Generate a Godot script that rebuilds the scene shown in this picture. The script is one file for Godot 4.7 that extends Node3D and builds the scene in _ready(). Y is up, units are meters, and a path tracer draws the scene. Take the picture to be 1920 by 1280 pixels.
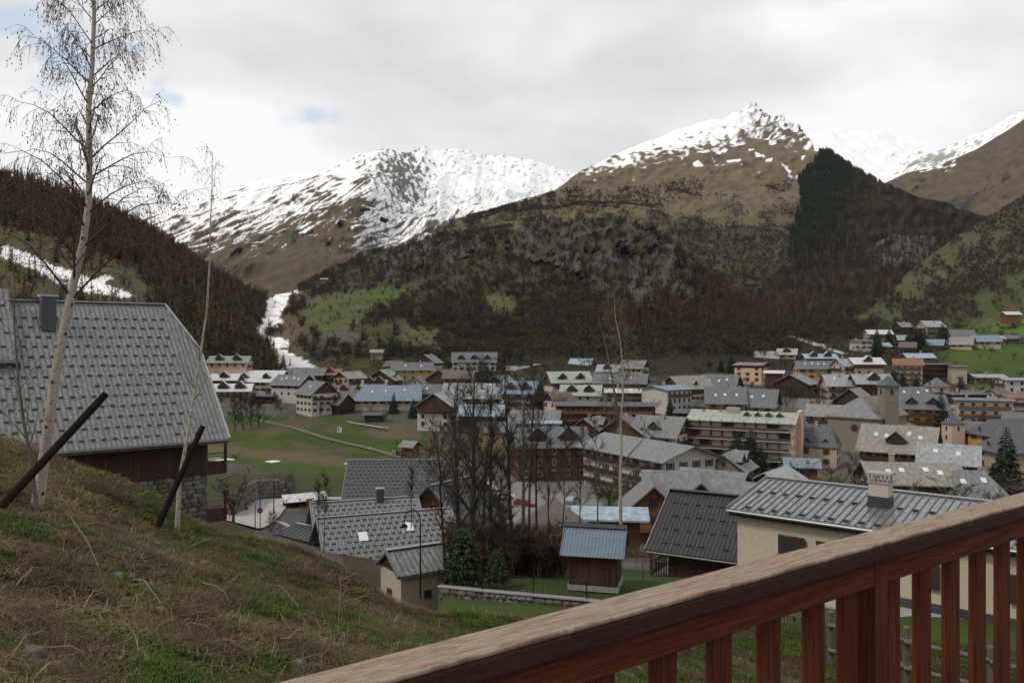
extends Node3D
# An alpine village seen from a balcony. Distances in metres; the balcony's eye height is EYE above the datum.
const F := 1550.0          # survey: bearing units per unit of tangent
const EYE := 40.0

var rng := RandomNumberGenerator.new()
var nz := FastNoiseLite.new()       # broad smooth noise
var nf := FastNoiseLite.new()       # fine noise
var nr := FastNoiseLite.new()       # ridged noise
var used := {}
var M := {}
var boxes := {}

func spot(px: float, py: float, d: float) -> Vector3:
	return Vector3((px - 960.0) / F * d, EYE + (640.0 - py) / F * d, -d)

class Shape:
	var v := PackedVector3Array()
	var n := PackedVector3Array()
	var c := PackedColorArray()
	var t := PackedVector2Array()
	var col := Color(1, 1, 1)
	func tri(a: Vector3, b: Vector3, d: Vector3) -> void:
		var m := (d - a).cross(b - a).normalized()
		v.append(a); v.append(b); v.append(d)
		n.append(m); n.append(m); n.append(m)
		c.append(col); c.append(col); c.append(col)
		t.append(Vector2.ZERO); t.append(Vector2.ZERO); t.append(Vector2.ZERO)
	func quad(a: Vector3, b: Vector3, d: Vector3, e: Vector3) -> void:
		var m := (d - a).cross(b - a)
		if m.length_squared() < 1e-14:
			m = (e - a).cross(d - a)
		m = m.normalized()
		var w := a.distance_to(b)
		var h := b.distance_to(d)
		v.append_array([a, b, d, a, d, e])
		n.append_array([m, m, m, m, m, m])
		c.append_array([col, col, col, col, col, col])
		t.append_array([Vector2(0, 0), Vector2(w, 0), Vector2(w, h), Vector2(0, 0), Vector2(w, h), Vector2(0, h)])
	func box(x: Transform3D, s: Vector3) -> void:
		var h := s * 0.5
		var p: Array[Vector3] = []
		for i in 8:
			p.append(x * Vector3(h.x if i & 1 else -h.x, h.y if i & 2 else -h.y, h.z if i & 4 else -h.z))
		quad(p[6], p[7], p[5], p[4])
		quad(p[3], p[2], p[0], p[1])
		quad(p[7], p[3], p[1], p[5])
		quad(p[2], p[6], p[4], p[0])
		quad(p[2], p[3], p[7], p[6])
		quad(p[4], p[5], p[1], p[0])
	func at(x: float, y: float, z: float, sx: float, sy: float, sz: float) -> void:
		box(Transform3D(Basis(), Vector3(x, y, z)), Vector3(sx, sy, sz))
	func bevel(x: Transform3D, s: Vector3, r: float) -> void:
		# a bar along x whose four long edges are chamfered twice
		var hy := s.y * 0.5
		var hz := s.z * 0.5
		var ring: Array[Vector2] = []
		for k in 4:
			var o := Vector2((hy - r) * (1.0 if k == 0 or k == 3 else -1.0), (hz - r) * (1.0 if k < 2 else -1.0))
			for j in 5:
				var a := PI * 0.5 * (float(k) + float(j) / 4.0)
				ring.append(o + Vector2(cos(a), sin(a)) * r)
		var m := ring.size()
		for j in m:
			var p := ring[j]
			var q := ring[(j + 1) % m]
			quad(x * Vector3(-s.x * 0.5, p.x, p.y), x * Vector3(s.x * 0.5, p.x, p.y), x * Vector3(s.x * 0.5, q.x, q.y), x * Vector3(-s.x * 0.5, q.x, q.y))
			tri(x * Vector3(-s.x * 0.5, 0, 0), x * Vector3(-s.x * 0.5, p.x, p.y), x * Vector3(-s.x * 0.5, q.x, q.y))
			tri(x * Vector3(s.x * 0.5, 0, 0), x * Vector3(s.x * 0.5, q.x, q.y), x * Vector3(s.x * 0.5, p.x, p.y))
	func beam(p: Vector3, q: Vector3, w: float, h: float, up := Vector3.UP) -> void:
		var x := (q - p)
		var l := x.length()
		x /= l
		var z := x.cross(up).normalized()
		var y := z.cross(x)
		box(Transform3D(Basis(x, y, z), (p + q) * 0.5), Vector3(l, h, w))
	func tube(p: PackedVector3Array, r: PackedFloat32Array, sides: int) -> void:
		var k := p.size()
		var ax := (p[k - 1] - p[0]).normalized()
		var s := ax.cross(Vector3(0.31, 0.2, 0.93)).normalized()
		var start := v.size()
		for i in k - 1:
			var d0 := (p[mini(i + 1, k - 1)] - p[maxi(i - 1, 0)]).normalized()
			var d1 := (p[mini(i + 2, k - 1)] - p[i]).normalized()
			var s0 := (s - d0 * s.dot(d0)).normalized()
			var s1 := (s - d1 * s.dot(d1)).normalized()
			var b0 := d0.cross(s0)
			var b1 := d1.cross(s1)
			for j in sides:
				var a0 := TAU * j / sides
				var a1 := TAU * (j + 1) / sides
				var e0 := s0 * cos(a0) + b0 * sin(a0)
				var e1 := s0 * cos(a1) + b0 * sin(a1)
				var g0 := s1 * cos(a0) + b1 * sin(a0)
				var g1 := s1 * cos(a1) + b1 * sin(a1)
				var A := p[i] + e0 * r[i]
				var B := p[i] + e1 * r[i]
				var C := p[i + 1] + g1 * r[i + 1]
				var D := p[i + 1] + g0 * r[i + 1]
				v.append_array([A, C, B, A, D, C])
				n.append_array([e0, g1, e1, e0, g0, g1])
				c.append_array([col, col, col, col, col, col])
				var u0 := float(j) / sides
				var u1 := float(j + 1) / sides
				var w0 := p[i].distance_to(p[0])
				var w1 := p[i + 1].distance_to(p[0])
				t.append_array([Vector2(u0, w0), Vector2(u1, w1), Vector2(u1, w0), Vector2(u0, w0), Vector2(u0, w1), Vector2(u1, w1)])
	func rod(a: Vector3, b: Vector3, r0: float, r1: float, sides := 6) -> void:
		tube(PackedVector3Array([a, b]), PackedFloat32Array([r0, r1]), sides)
		disc(b, (b - a).normalized(), r1, sides)
	func disc(o: Vector3, up: Vector3, r: float, sides: int) -> void:
		var s := up.cross(Vector3(0.31, 0.2, 0.93)).normalized()
		var b := up.cross(s)
		for j in sides:
			var a0 := TAU * j / sides
			var a1 := TAU * (j + 1) / sides
			tri(o, o + (s * cos(a1) + b * sin(a1)) * r, o + (s * cos(a0) + b * sin(a0)) * r)
	func blade(a: Vector3, b: Vector3, w: float, side: Vector3) -> void:
		tri(a - side * w, b, a + side * w)
	func prism(pts: PackedVector2Array, x: Transform3D, depth: float) -> void:
		# polygon in x, y pushed along z
		var idx := Geometry2D.triangulate_polygon(pts)
		var h := depth * 0.5
		for i in range(0, idx.size(), 3):
			var a := pts[idx[i]]
			var b := pts[idx[i + 1]]
			var d := pts[idx[i + 2]]
			if (b - a).cross(d - a) > 0.0:
				var s := b; b = d; d = s
			tri(x * Vector3(a.x, a.y, h), x * Vector3(b.x, b.y, h), x * Vector3(d.x, d.y, h))
			tri(x * Vector3(a.x, a.y, -h), x * Vector3(d.x, d.y, -h), x * Vector3(b.x, b.y, -h))
		var k := pts.size()
		var area := 0.0
		for i in k:
			area += pts[i].cross(pts[(i + 1) % k])
		for i in k:
			var p := pts[i]
			var q := pts[(i + 1) % k]
			if area > 0.0:
				var s2 := p; p = q; q = s2
			quad(x * Vector3(p.x, p.y, -h), x * Vector3(q.x, q.y, -h), x * Vector3(q.x, q.y, h), x * Vector3(p.x, p.y, h))
	func mesh() -> ArrayMesh:
		var a := []
		a.resize(Mesh.ARRAY_MAX)
		a[Mesh.ARRAY_VERTEX] = v
		a[Mesh.ARRAY_NORMAL] = n
		a[Mesh.ARRAY_COLOR] = c
		a[Mesh.ARRAY_TEX_UV] = t
		var m := ArrayMesh.new()
		if v.size():
			m.add_surface_from_arrays(Mesh.PRIMITIVE_TRIANGLES, a)
		return m

func numbered(called: String) -> String:
	var k: int = used.get(called, 0)
	used[called] = k + 1
	return called if k == 0 else "%s_%03d" % [called, k]

func tag(o: Node, label: String, category := "", group := "", kind := "") -> Node:
	o.set_meta("label", label)
	if category: o.set_meta("category", category)
	if group: o.set_meta("group", group)
	if kind: o.set_meta("kind", kind)
	return o

func thing(called: String, label: String, category: String, where := Vector3.ZERO, turn := 0.0, group := "") -> Node3D:
	var o := Node3D.new()
	o.name = numbered(called)
	add_child(o)
	o.position = where
	o.rotation.y = turn
	tag(o, label, category, group)
	return o

func part(parent: Node, called: String, mesh: Mesh, mat: Material, where := Vector3.ZERO) -> MeshInstance3D:
	var o := MeshInstance3D.new()
	o.name = called if parent != self else numbered(called)
	o.mesh = mesh
	o.material_override = mat
	o.position = where
	parent.add_child(o, true)
	return o

func structure(called: String, mesh: Mesh, mat: Material) -> MeshInstance3D:
	var o := part(self, called, mesh, mat)
	o.set_meta("kind", "structure")
	return o

func block(sx: float, sy: float, sz: float) -> Mesh:
	var key := "%.2f %.2f %.2f" % [sx, sy, sz]
	if not boxes.has(key):
		var s := Shape.new()
		s.at(0, 0, 0, sx, sy, sz)
		boxes[key] = s.mesh()
	return boxes[key]

func lin(r: float, g: float, b: float) -> Color:
	return Color(r, g, b).linear_to_srgb()

func noise_tex(freq: float, lo: float, hi: float, seed_: int, size := 256, octaves := 4) -> ImageTexture:
	var f := FastNoiseLite.new()
	f.noise_type = FastNoiseLite.TYPE_SIMPLEX_SMOOTH
	f.seed = seed_
	f.frequency = freq
	f.fractal_octaves = octaves
	var im := f.get_seamless_image(size, size, false, false, 0.1, true)
	im.convert(Image.FORMAT_RGB8)
	for y in size:
		for x in size:
			var g := lerpf(lo, hi, im.get_pixel(x, y).r)
			im.set_pixel(x, y, Color(g, g, g))
	return ImageTexture.create_from_image(im)

func mat(called: String, color: Color, rough := 0.85, metal := 0.0, tex: Texture2D = null, scale := 1.0, vert := false, world_tri := true) -> StandardMaterial3D:
	var m := StandardMaterial3D.new()
	m.resource_name = called
	m.albedo_color = color
	m.roughness = rough
	m.metallic = metal
	m.vertex_color_use_as_albedo = vert
	if tex:
		m.albedo_texture = tex
		m.uv1_triplanar = true
		m.uv1_world_triplanar = world_tri
		m.uv1_scale = Vector3.ONE * scale
	M[called] = m
	return m

func inside(poly: PackedVector2Array, x: float, y: float) -> bool:
	return Geometry2D.is_point_in_polygon(Vector2(x, y), poly)

func poly(a: Array) -> PackedVector2Array:
	var p := PackedVector2Array()
	for i in range(0, a.size(), 2):
		p.append(Vector2(a[i], a[i + 1]))
	return p

func along(row: Array, px: float) -> Vector2:
	# height mark and distance of a surveyed line at one bearing
	var k := row.size()
	if px <= row[0][0]:
		return Vector2(row[0][1], row[0][2])
	for i in k - 1:
		if px <= row[i + 1][0]:
			var t: float = (px - row[i][0]) / (row[i + 1][0] - row[i][0])
			return Vector2(lerpf(row[i][1], row[i + 1][1], t), lerpf(row[i][2], row[i + 1][2], t))
	return Vector2(row[k - 1][1], row[k - 1][2])

# ---------------------------------------------------------------- the lie of the land
const PROFILE_LEFT := [[0, -13.3], [40, -13.6], [50, -14.4], [60, -16.5], [75, -20.5], [95, -24.5], [120, -27], [150, -30], [185, -35], [240, -36], [300, -35.5], [345, -34.5], [370, -32.5], [392, -29.5], [425, -27], [450, -23.5], [520, -19], [620, -6], [760, 14], [900, 30]]
const PROFILE_RIGHT := [[0, -13.3], [40, -13.6], [50, -14.4], [60, -16.5], [75, -20.5], [95, -24.5], [120, -27], [150, -30], [185, -35], [240, -36], [265, -34.5], [300, -28.5], [350, -25.5], [400, -24], [440, -20.5], [570, -5], [640, 4], [760, 16], [900, 30]]
# the boulder wall along the outer edge of the road: bearing, distance, height
const BOULDERS := [[425, 128, 1.5], [433, 131, 2.6], [440, 136, 3.6], [455, 143, 4.3], [479, 172, 4.2], [510, 182, 3.7], [536, 188, 2.2], [548, 190, 0.8]]

func profile(t: Array, d: float) -> float:
	for i in t.size() - 1:
		if d <= t[i + 1][0] or i == t.size() - 2:
			var k: float = clampf((d - t[i][0]) / (t[i + 1][0] - t[i][0]), 0.0, 1.0)
			return lerpf(t[i][1], t[i + 1][1], k)
	return 0.0

func floor_at(x: float, d: float, bare := false) -> float:
	var b := x / maxf(d, 1.0)
	var y := lerpf(profile(PROFILE_LEFT, d), profile(PROFILE_RIGHT, d), smoothstep(-0.05, 0.06, b)) if d > 240.0 else profile(PROFILE_LEFT, d)
	# the hillside on the left that carries the big chalet
	var hill := -12.0 + (-18.0 - x) * 0.30 - maxf(0.0, d - 55.0) * 0.33
	if d > 30.0 and d < 400.0:
		var k := clampf(0.5 + 0.5 * (hill - y) / 3.0, 0.0, 1.0)
		y = lerpf(y, hill, k) + 3.0 * k * (1.0 - k)
	y -= 3.2 * smoothstep(-3.6, -5.2, x) * smoothstep(30.0, 42.0, d) * (1.0 - smoothstep(58.0, 84.0, d))
	if d > 125.0 and d < 260.0 and not bare:
		var px := 960.0 + b * F
		if px > 425.0 and px < 548.0:
			var w := along(BOULDERS, px)
			y += w.y * smoothstep(1.5, 4.0, d - w.x) * (1.0 - smoothstep(8.0, 50.0, d - w.x))
	return y

func ground(x: float, z: float) -> float:
	return EYE + floor_at(x, -z)

func bank_at(x: float, d: float) -> float:
	var xs := x if x < 4.0 else 4.0 + (x - 4.0) * 0.35
	var y := -3.16 - 0.35 * xs - 0.141 * d
	var crest := lerpf(16.3, 25.0, smoothstep(-2.0, 9.0, x))
	if d > crest:
		y -= (d - crest) * 0.25 + pow(minf(d - crest, 6.0), 1.6) * 0.22
	y -= (0.32 * exp(-(x + 6.1) * (x + 6.1) / 1.3) + 0.42 * exp(-(x + 2.1) * (x + 2.1) / 1.6)) * smoothstep(11.0, 15.0, d)
	y += nz.get_noise_2d(x * 9.0, d * 9.0) * 0.30 + nf.get_noise_2d(x * 14.0, d * 14.0) * 0.14 + nf.get_noise_2d(x * 60.0, d * 60.0) * 0.05
	return y

# A slope between surveyed lines, from its foot to its crest and a little way down behind.
class Slope:
	var p := PackedVector3Array()
	var s := PackedVector2Array()
	var nu := 0
	var nv := 0
	func point(u: float, v: float) -> Vector3:
		var x := clampf(u * (nu - 1), 0.0, nu - 1.001)
		var y := clampf(v * (nv - 1), 0.0, nv - 1.001)
		var i := int(x)
		var j := int(y)
		var a := p[j * nu + i].lerp(p[j * nu + i + 1], x - i)
		var b := p[(j + 1) * nu + i].lerp(p[(j + 1) * nu + i + 1], x - i)
		return a.lerp(b, y - j)
	func mark(u: float, v: float) -> Vector2:
		var i := int(clampf(u * (nu - 1), 0.0, nu - 2.0))
		var j := int(clampf(v * (nv - 1), 0.0, nv - 2.0))
		return s[j * nu + i]

func slope(called: String, rows: Array, nu: int, nv: int, relief: Callable, paint: Callable, mat_: Material) -> Slope:
	var g := Slope.new()
	var back := 6
	g.nu = nu
	g.nv = nv
	var total := nv + back
	var pos := PackedVector3Array()
	pos.resize(nu * total)
	var survey := PackedVector2Array()
	survey.resize(nu * total)
	var k := rows.size()
	for i in nu:
		var u := float(i) / (nu - 1)
		var pts: Array[Vector3] = []
		for r in rows:
			var px: float = lerpf(r[0][0], r[r.size() - 1][0], u)
			var m := along(r, px)
			pts.append(spot(px, m.x, m.y))
		for j in total:
			var q: Vector3
			if j < nv:
				var v := float(j) / (nv - 1) * (k - 1)
				var a := mini(int(v), k - 2)
				q = pts[a].cubic_interpolate(pts[a + 1], pts[maxi(a - 1, 0)], pts[mini(a + 2, k - 1)], v - a)
				survey[j * nu + i] = Vector2(960.0 + q.x / -q.z * F, 640.0 - (q.y - EYE) / -q.z * F)
				q = relief.call(q, u, float(j) / (nv - 1), survey[j * nu + i])
			else:
				var b := float(j - nv + 1)
				q = pos[(nv - 1) * nu + i]
				q += Vector3(q.x, 0, q.z).normalized() * b * -q.z * 0.03 + Vector3.DOWN * b * b * -q.z * 0.006
				survey[j * nu + i] = survey[(nv - 1) * nu + i]
			pos[j * nu + i] = q
	var nor := PackedVector3Array()
	nor.resize(nu * total)
	var col := PackedColorArray()
	col.resize(nu * total)
	for j in total:
		for i in nu:
			var a := pos[j * nu + mini(i + 1, nu - 1)] - pos[j * nu + maxi(i - 1, 0)]
			var b := pos[mini(j + 1, total - 1) * nu + i] - pos[maxi(j - 1, 0) * nu + i]
			var m := a.cross(b).normalized()
			if m.y < 0.0: m = -m
			nor[j * nu + i] = m
			col[j * nu + i] = paint.call(pos[j * nu + i], survey[j * nu + i], m, float(j) / (nv - 1))
	var idx := PackedInt32Array()
	idx.resize((nu - 1) * (total - 1) * 6)
	var w := 0
	for j in total - 1:
		for i in nu - 1:
			var o := j * nu + i
			idx[w] = o; idx[w + 1] = o + nu; idx[w + 2] = o + nu + 1
			idx[w + 3] = o; idx[w + 4] = o + nu + 1; idx[w + 5] = o + 1
			w += 6
	var arr := []
	arr.resize(Mesh.ARRAY_MAX)
	arr[Mesh.ARRAY_VERTEX] = pos
	arr[Mesh.ARRAY_NORMAL] = nor
	arr[Mesh.ARRAY_COLOR] = col
	arr[Mesh.ARRAY_INDEX] = idx
	var me := ArrayMesh.new()
	me.add_surface_from_arrays(Mesh.PRIMITIVE_TRIANGLES, arr)
	structure(called, me, mat_)
	g.p = pos
	g.s = survey
	return g

func mixc(a: Color, b: Color, t: float) -> Color:
	return a.lerp(b, clampf(t, 0.0, 1.0))

const SNOW := Color(0.8, 0.81, 0.825)
const DRY := Color(0.125, 0.098, 0.062)
const DRY_DARK := Color(0.072, 0.058, 0.04)
const MEADOW := Color(0.075, 0.105, 0.028)
const MEADOW_BRIGHT := Color(0.115, 0.175, 0.035)  # brighter green; on the right-hand fields it also paints in sunshine
const SCRUB := Color(0.04, 0.034, 0.026)
const ROCK := Color(0.13, 0.122, 0.112)
const ROCK_DARK := Color(0.05, 0.047, 0.044)

var piste := poly([526, 546, 562, 545, 566, 549, 541, 553, 537, 572, 524, 592, 528, 603, 508, 612, 490, 613, 497, 627, 520, 632, 541, 640, 545, 652, 524, 655, 546, 662, 575, 676, 596, 694, 522, 696, 517, 668, 508, 650, 489, 640, 479, 615, 497, 596, 500, 578, 498, 562])
var strip_a := poly([0, 455, 40, 470, 85, 488, 105, 497, 120, 500, 150, 515, 190, 531, 235, 548, 264, 558, 235, 559, 170, 546, 120, 536, 60, 504, 0, 482])
var strip_b := poly([190, 518, 215, 520, 192, 531, 160, 527])
var strip_c := poly([216, 446, 236, 447, 246, 453, 222, 453])

func wob(m: Vector2, amount: float, f := 1.0) -> Vector2:
	return m + Vector2(nf.get_noise_2d(m.x * 3.0 * f, m.y * 3.0 * f), nf.get_noise_2d(m.x * 3.0 * f + 500.0, m.y * 3.0 * f)) * amount

func relief_far(q: Vector3, amp: float, f: float) -> float:
	return nr.get_noise_2d(q.x * f, q.z * f + q.y * f * 0.6) * amp

func make_land() -> void:
	var grain := noise_tex(0.04, 0.72, 1.0, 5, 256, 5)
	mat("hill_soil", Color.WHITE, 0.95, 0.0, grain, 0.02, true)
	mat("mountain", Color.WHITE, 0.9, 0.0, null, 1.0, true)
	M.mountain.metallic_specular = 0.2
	M.hill_soil.metallic_specular = 0.2
	# ---- far snow mountain on the left, with a rocky spur coming towards the village
	slope("snow_mountain", [
		[[180, 660, 1500], [450, 610, 1400], [560, 570, 1400], [700, 530, 1600], [900, 480, 2000], [1150, 460, 2500]],
		[[200, 540, 2300], [450, 490, 2200], [600, 474, 2300], [720, 460, 2500], [850, 440, 2700], [1150, 400, 3500]],
		[[220, 460, 3300], [420, 420, 3200], [560, 400, 3200], [700, 366, 3300], [850, 376, 3800], [1150, 360, 4600]],
		[[240, 420, 4600], [300, 396, 4600], [340, 374, 4600], [400, 362, 4600], [470, 344, 4700], [545, 327, 4800], [590, 321, 4800], [622, 318, 4700], [650, 302, 4500], [668, 292, 4400], [700, 284, 4400], [718, 277, 4400], [740, 281, 4500], [765, 287, 4700], [782, 281, 4800], [796, 274, 4800], [812, 283, 4900], [850, 280, 5000], [880, 282, 5100], [905, 290, 5200], [950, 293, 5300], [1000, 300, 5300], [1060, 320, 5400], [1150, 350, 5400]]],
		430, 170,
		func(q: Vector3, _u, v: float, m: Vector2) -> Vector3:
			var env := sin(PI * clampf(v, 0.0, 1.0))
			var line := lerpf(610.0, 728.0, v)
			var dx: float = (m.x - line) / (60.0 if m.x > line else 100.0)
			var spur := exp(-dx * dx) * env * 260.0
			var k := relief_far(q, 48.0, 0.11) * (0.25 + env) + nf.get_noise_2d(q.x * 0.35, q.y * 0.5 + q.z * 0.2) * 16.0 * (0.3 + env)
			var out := -Vector3(q.x, 0, q.z).normalized()
			return q + out * (spur + k * 2.2) + Vector3.UP * k * (0.16 if v > 0.985 else 0.45),
		func(q: Vector3, m: Vector2, nrm: Vector3, v: float) -> Color:
			var line := lerpf(610.0, 728.0, v)
			var east := smoothstep(-10.0, 50.0, m.x - line)
			var top := 362.0 + 62.0 * smoothstep(700.0, 330.0, m.x) + 78.0 * east
			var streak := nf.get_noise_2d(m.x * 1.6 + m.y * 2.4, (m.y * 2.6 + m.x * 0.9) * 3.4) * 1.7 + nz.get_noise_2d(m.x * 2.2, m.y * 4.2) * 0.6
			var s := smoothstep(-0.2, 0.16, (top + 12.0 - m.y) / 95.0 + streak * 0.95)
			if m.x < 700.0 and m.y > 470.0: s *= smoothstep(500.0, 470.0, m.y)
			var crag := 0.0
			var heart := Vector2((m.x - 752.0) / 34.0, (m.y - 340.0) / 48.0).length()
			crag = smoothstep(0.06, 0.36, nf.get_noise_2d(m.x * 5.0 - m.y * 1.4, m.y * 3.1) * 1.3 + nr.get_noise_2d(m.x * 2.0, m.y * 1.2) * 0.25 + 0.72 - heart * 0.55)
			var high := smoothstep(800.0, 850.0, m.x) * smoothstep(0.24, 0.42, nf.get_noise_2d(m.x * 3.0 + m.y * 2.0, m.y * 4.0)) * smoothstep(365.0, 330.0, m.y) * 0.6
			crag = maxf(crag, high)
			if m.x > 640.0 and m.y > 355.0:
				crag = maxf(crag, smoothstep(0.1, 0.34, nf.get_noise_2d(m.x * 9.0 + m.y * 11.0, m.y * 4.0 - m.x * 2.6) + (m.y - 430.0) / 420.0) * 0.8 * east)
			crag = maxf(crag, smoothstep(0.93, 1.0, v) * smoothstep(0.2, 0.4, nf.get_noise_2d(m.x * 6.0, 3.0)) * (1.0 if m.x > 640.0 else 0.0))
			var bare := mixc(DRY * 0.85, DRY_DARK, 0.5 + nf.get_noise_2d(m.x * 2.0, m.y * 3.0) + smoothstep(440.0, 520.0, m.y) * 0.4)
			bare = mixc(bare, ROCK * 0.6, east * 0.7)
			if Vector2((m.x - 562.0) / 26.0, (m.y - 460.0 + (m.x - 562.0) * 0.1) / 9.0).length() + nf.get_noise_2d(m.x * 6.0, m.y * 6.0) < 1.0:
				bare = Color(0.02, 0.028, 0.018)
			var c := mixc(bare, SNOW, s)
			return mixc(c, mixc(ROCK * 1.25, ROCK * 0.6, 0.5 + nf.get_noise_2d(m.x * 9.0, m.y * 9.0) * 1.5), crag),
		M.mountain)
	# ---- snow range seen between and behind, far off
	for far in [["far_snow_range", [[[1380, 400, 5200], [1500, 400, 5200], [1740, 400, 5200]], [[1380, 320, 6200], [1560, 300, 6200], [1740, 310, 6200]], [[1380, 262, 7200], [1500, 252, 7200], [1560, 240, 7200], [1640, 246, 7200], [1740, 262, 7200]]], 0.62],
			["snow_ridge", [[[1640, 400, 3800], [1800, 380, 3800], [2400, 300, 3800]], [[1660, 345, 4300], [1800, 320, 4300], [2400, 180, 4300]], [[1676, 326, 5000], [1694, 316, 5000], [1722, 296, 5000], [1770, 279, 5000], [1800, 266, 5000], [1835, 254, 5000], [1870, 234, 5000], [1920, 202, 5000], [2000, 150, 5000], [2400, -40, 5000]]], 0.2]]:
		slope(far[0], far[1], 150, 60,
			func(q: Vector3, _u, v: float, _m) -> Vector3:
				var k := relief_far(q, 30.0, 0.1) + nf.get_noise_2d(q.x * 0.3, q.z * 0.3 + q.y * 0.3) * 12.0
				return q + Vector3.UP * k * (0.15 if v > 0.98 else 0.6) + Vector3.BACK * k,
			func(_q, m: Vector2, _n, _v) -> Color:
				var r := nf.get_noise_2d(m.x * 4.0 - m.y * 3.0, m.y * 3.5)
				var low := smoothstep(60.0, 0.0, Vector2((m.x - 1745.0) * 0.6, (m.y - 300.0) * 2.0).length()) * 0.5
				return mixc(SNOW, ROCK, smoothstep(far[2], far[2] + 0.14, r + low) * 0.8),
			M.mountain)
	# ---- brown mountain at the right edge
	slope("brown_mountain", [
		[[1600, 470, 1900], [1750, 460, 1800], [1850, 470, 1700], [2400, 420, 1700]],
		[[1640, 390, 2400], [1750, 385, 2300], [1850, 350, 2200], [2400, 150, 2200]],
		[[1662, 342, 3000], [1700, 324, 3000], [1760, 311, 2900], [1830, 280, 2800], [1880, 250, 2700], [1920, 224, 2700], [2000, 160, 2700], [2400, -80, 2700]]],
		200, 90,
		func(q: Vector3, _u, v: float, _m) -> Vector3:
			var k := relief_far(q, 45.0, 0.16) * sin(PI * v) + nf.get_noise_2d(q.x * 0.5, q.z * 0.5) * 9.0
			return q + Vector3.BACK * k * 1.5 + Vector3.UP * k * 0.4,
		func(_q, m: Vector2, _n, _v) -> Color:
			var c := mixc(DRY * 0.85, DRY_DARK, 0.45 + nf.get_noise_2d(m.x * 2.2 - m.y * 2.0, m.y * 3.0) * 1.2)
			var gully := smoothstep(22.0, 4.0, absf(m.y - 388.0 + (m.x - 1800.0) * 0.25 + nf.get_noise_2d(m.x * 3.0, 0.0) * 14.0)) * smoothstep(1730.0, 1770.0, m.x) * smoothstep(1850.0, 1810.0, m.x)
			c = mixc(c, Color(0.05, 0.05, 0.05), gully)
			if m.y < 322.0 and m.x < 1790.0: c = mixc(c, SNOW, smoothstep(0.1, 0.3, nf.get_noise_2d(m.x * 3.0, m.y * 8.0)))
			return c,
		M.mountain)
	# ---- the grassy mountain with the snowy peak and the planted spur
	var planted := poly([1540, 286, 1600, 318, 1700, 370, 1850, 418, 1780, 470, 1700, 520, 1640, 570, 1615, 620, 1570, 645, 1430, 645, 1440, 540, 1480, 500, 1468, 468, 1487, 420, 1502, 372, 1500, 330])
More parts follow.
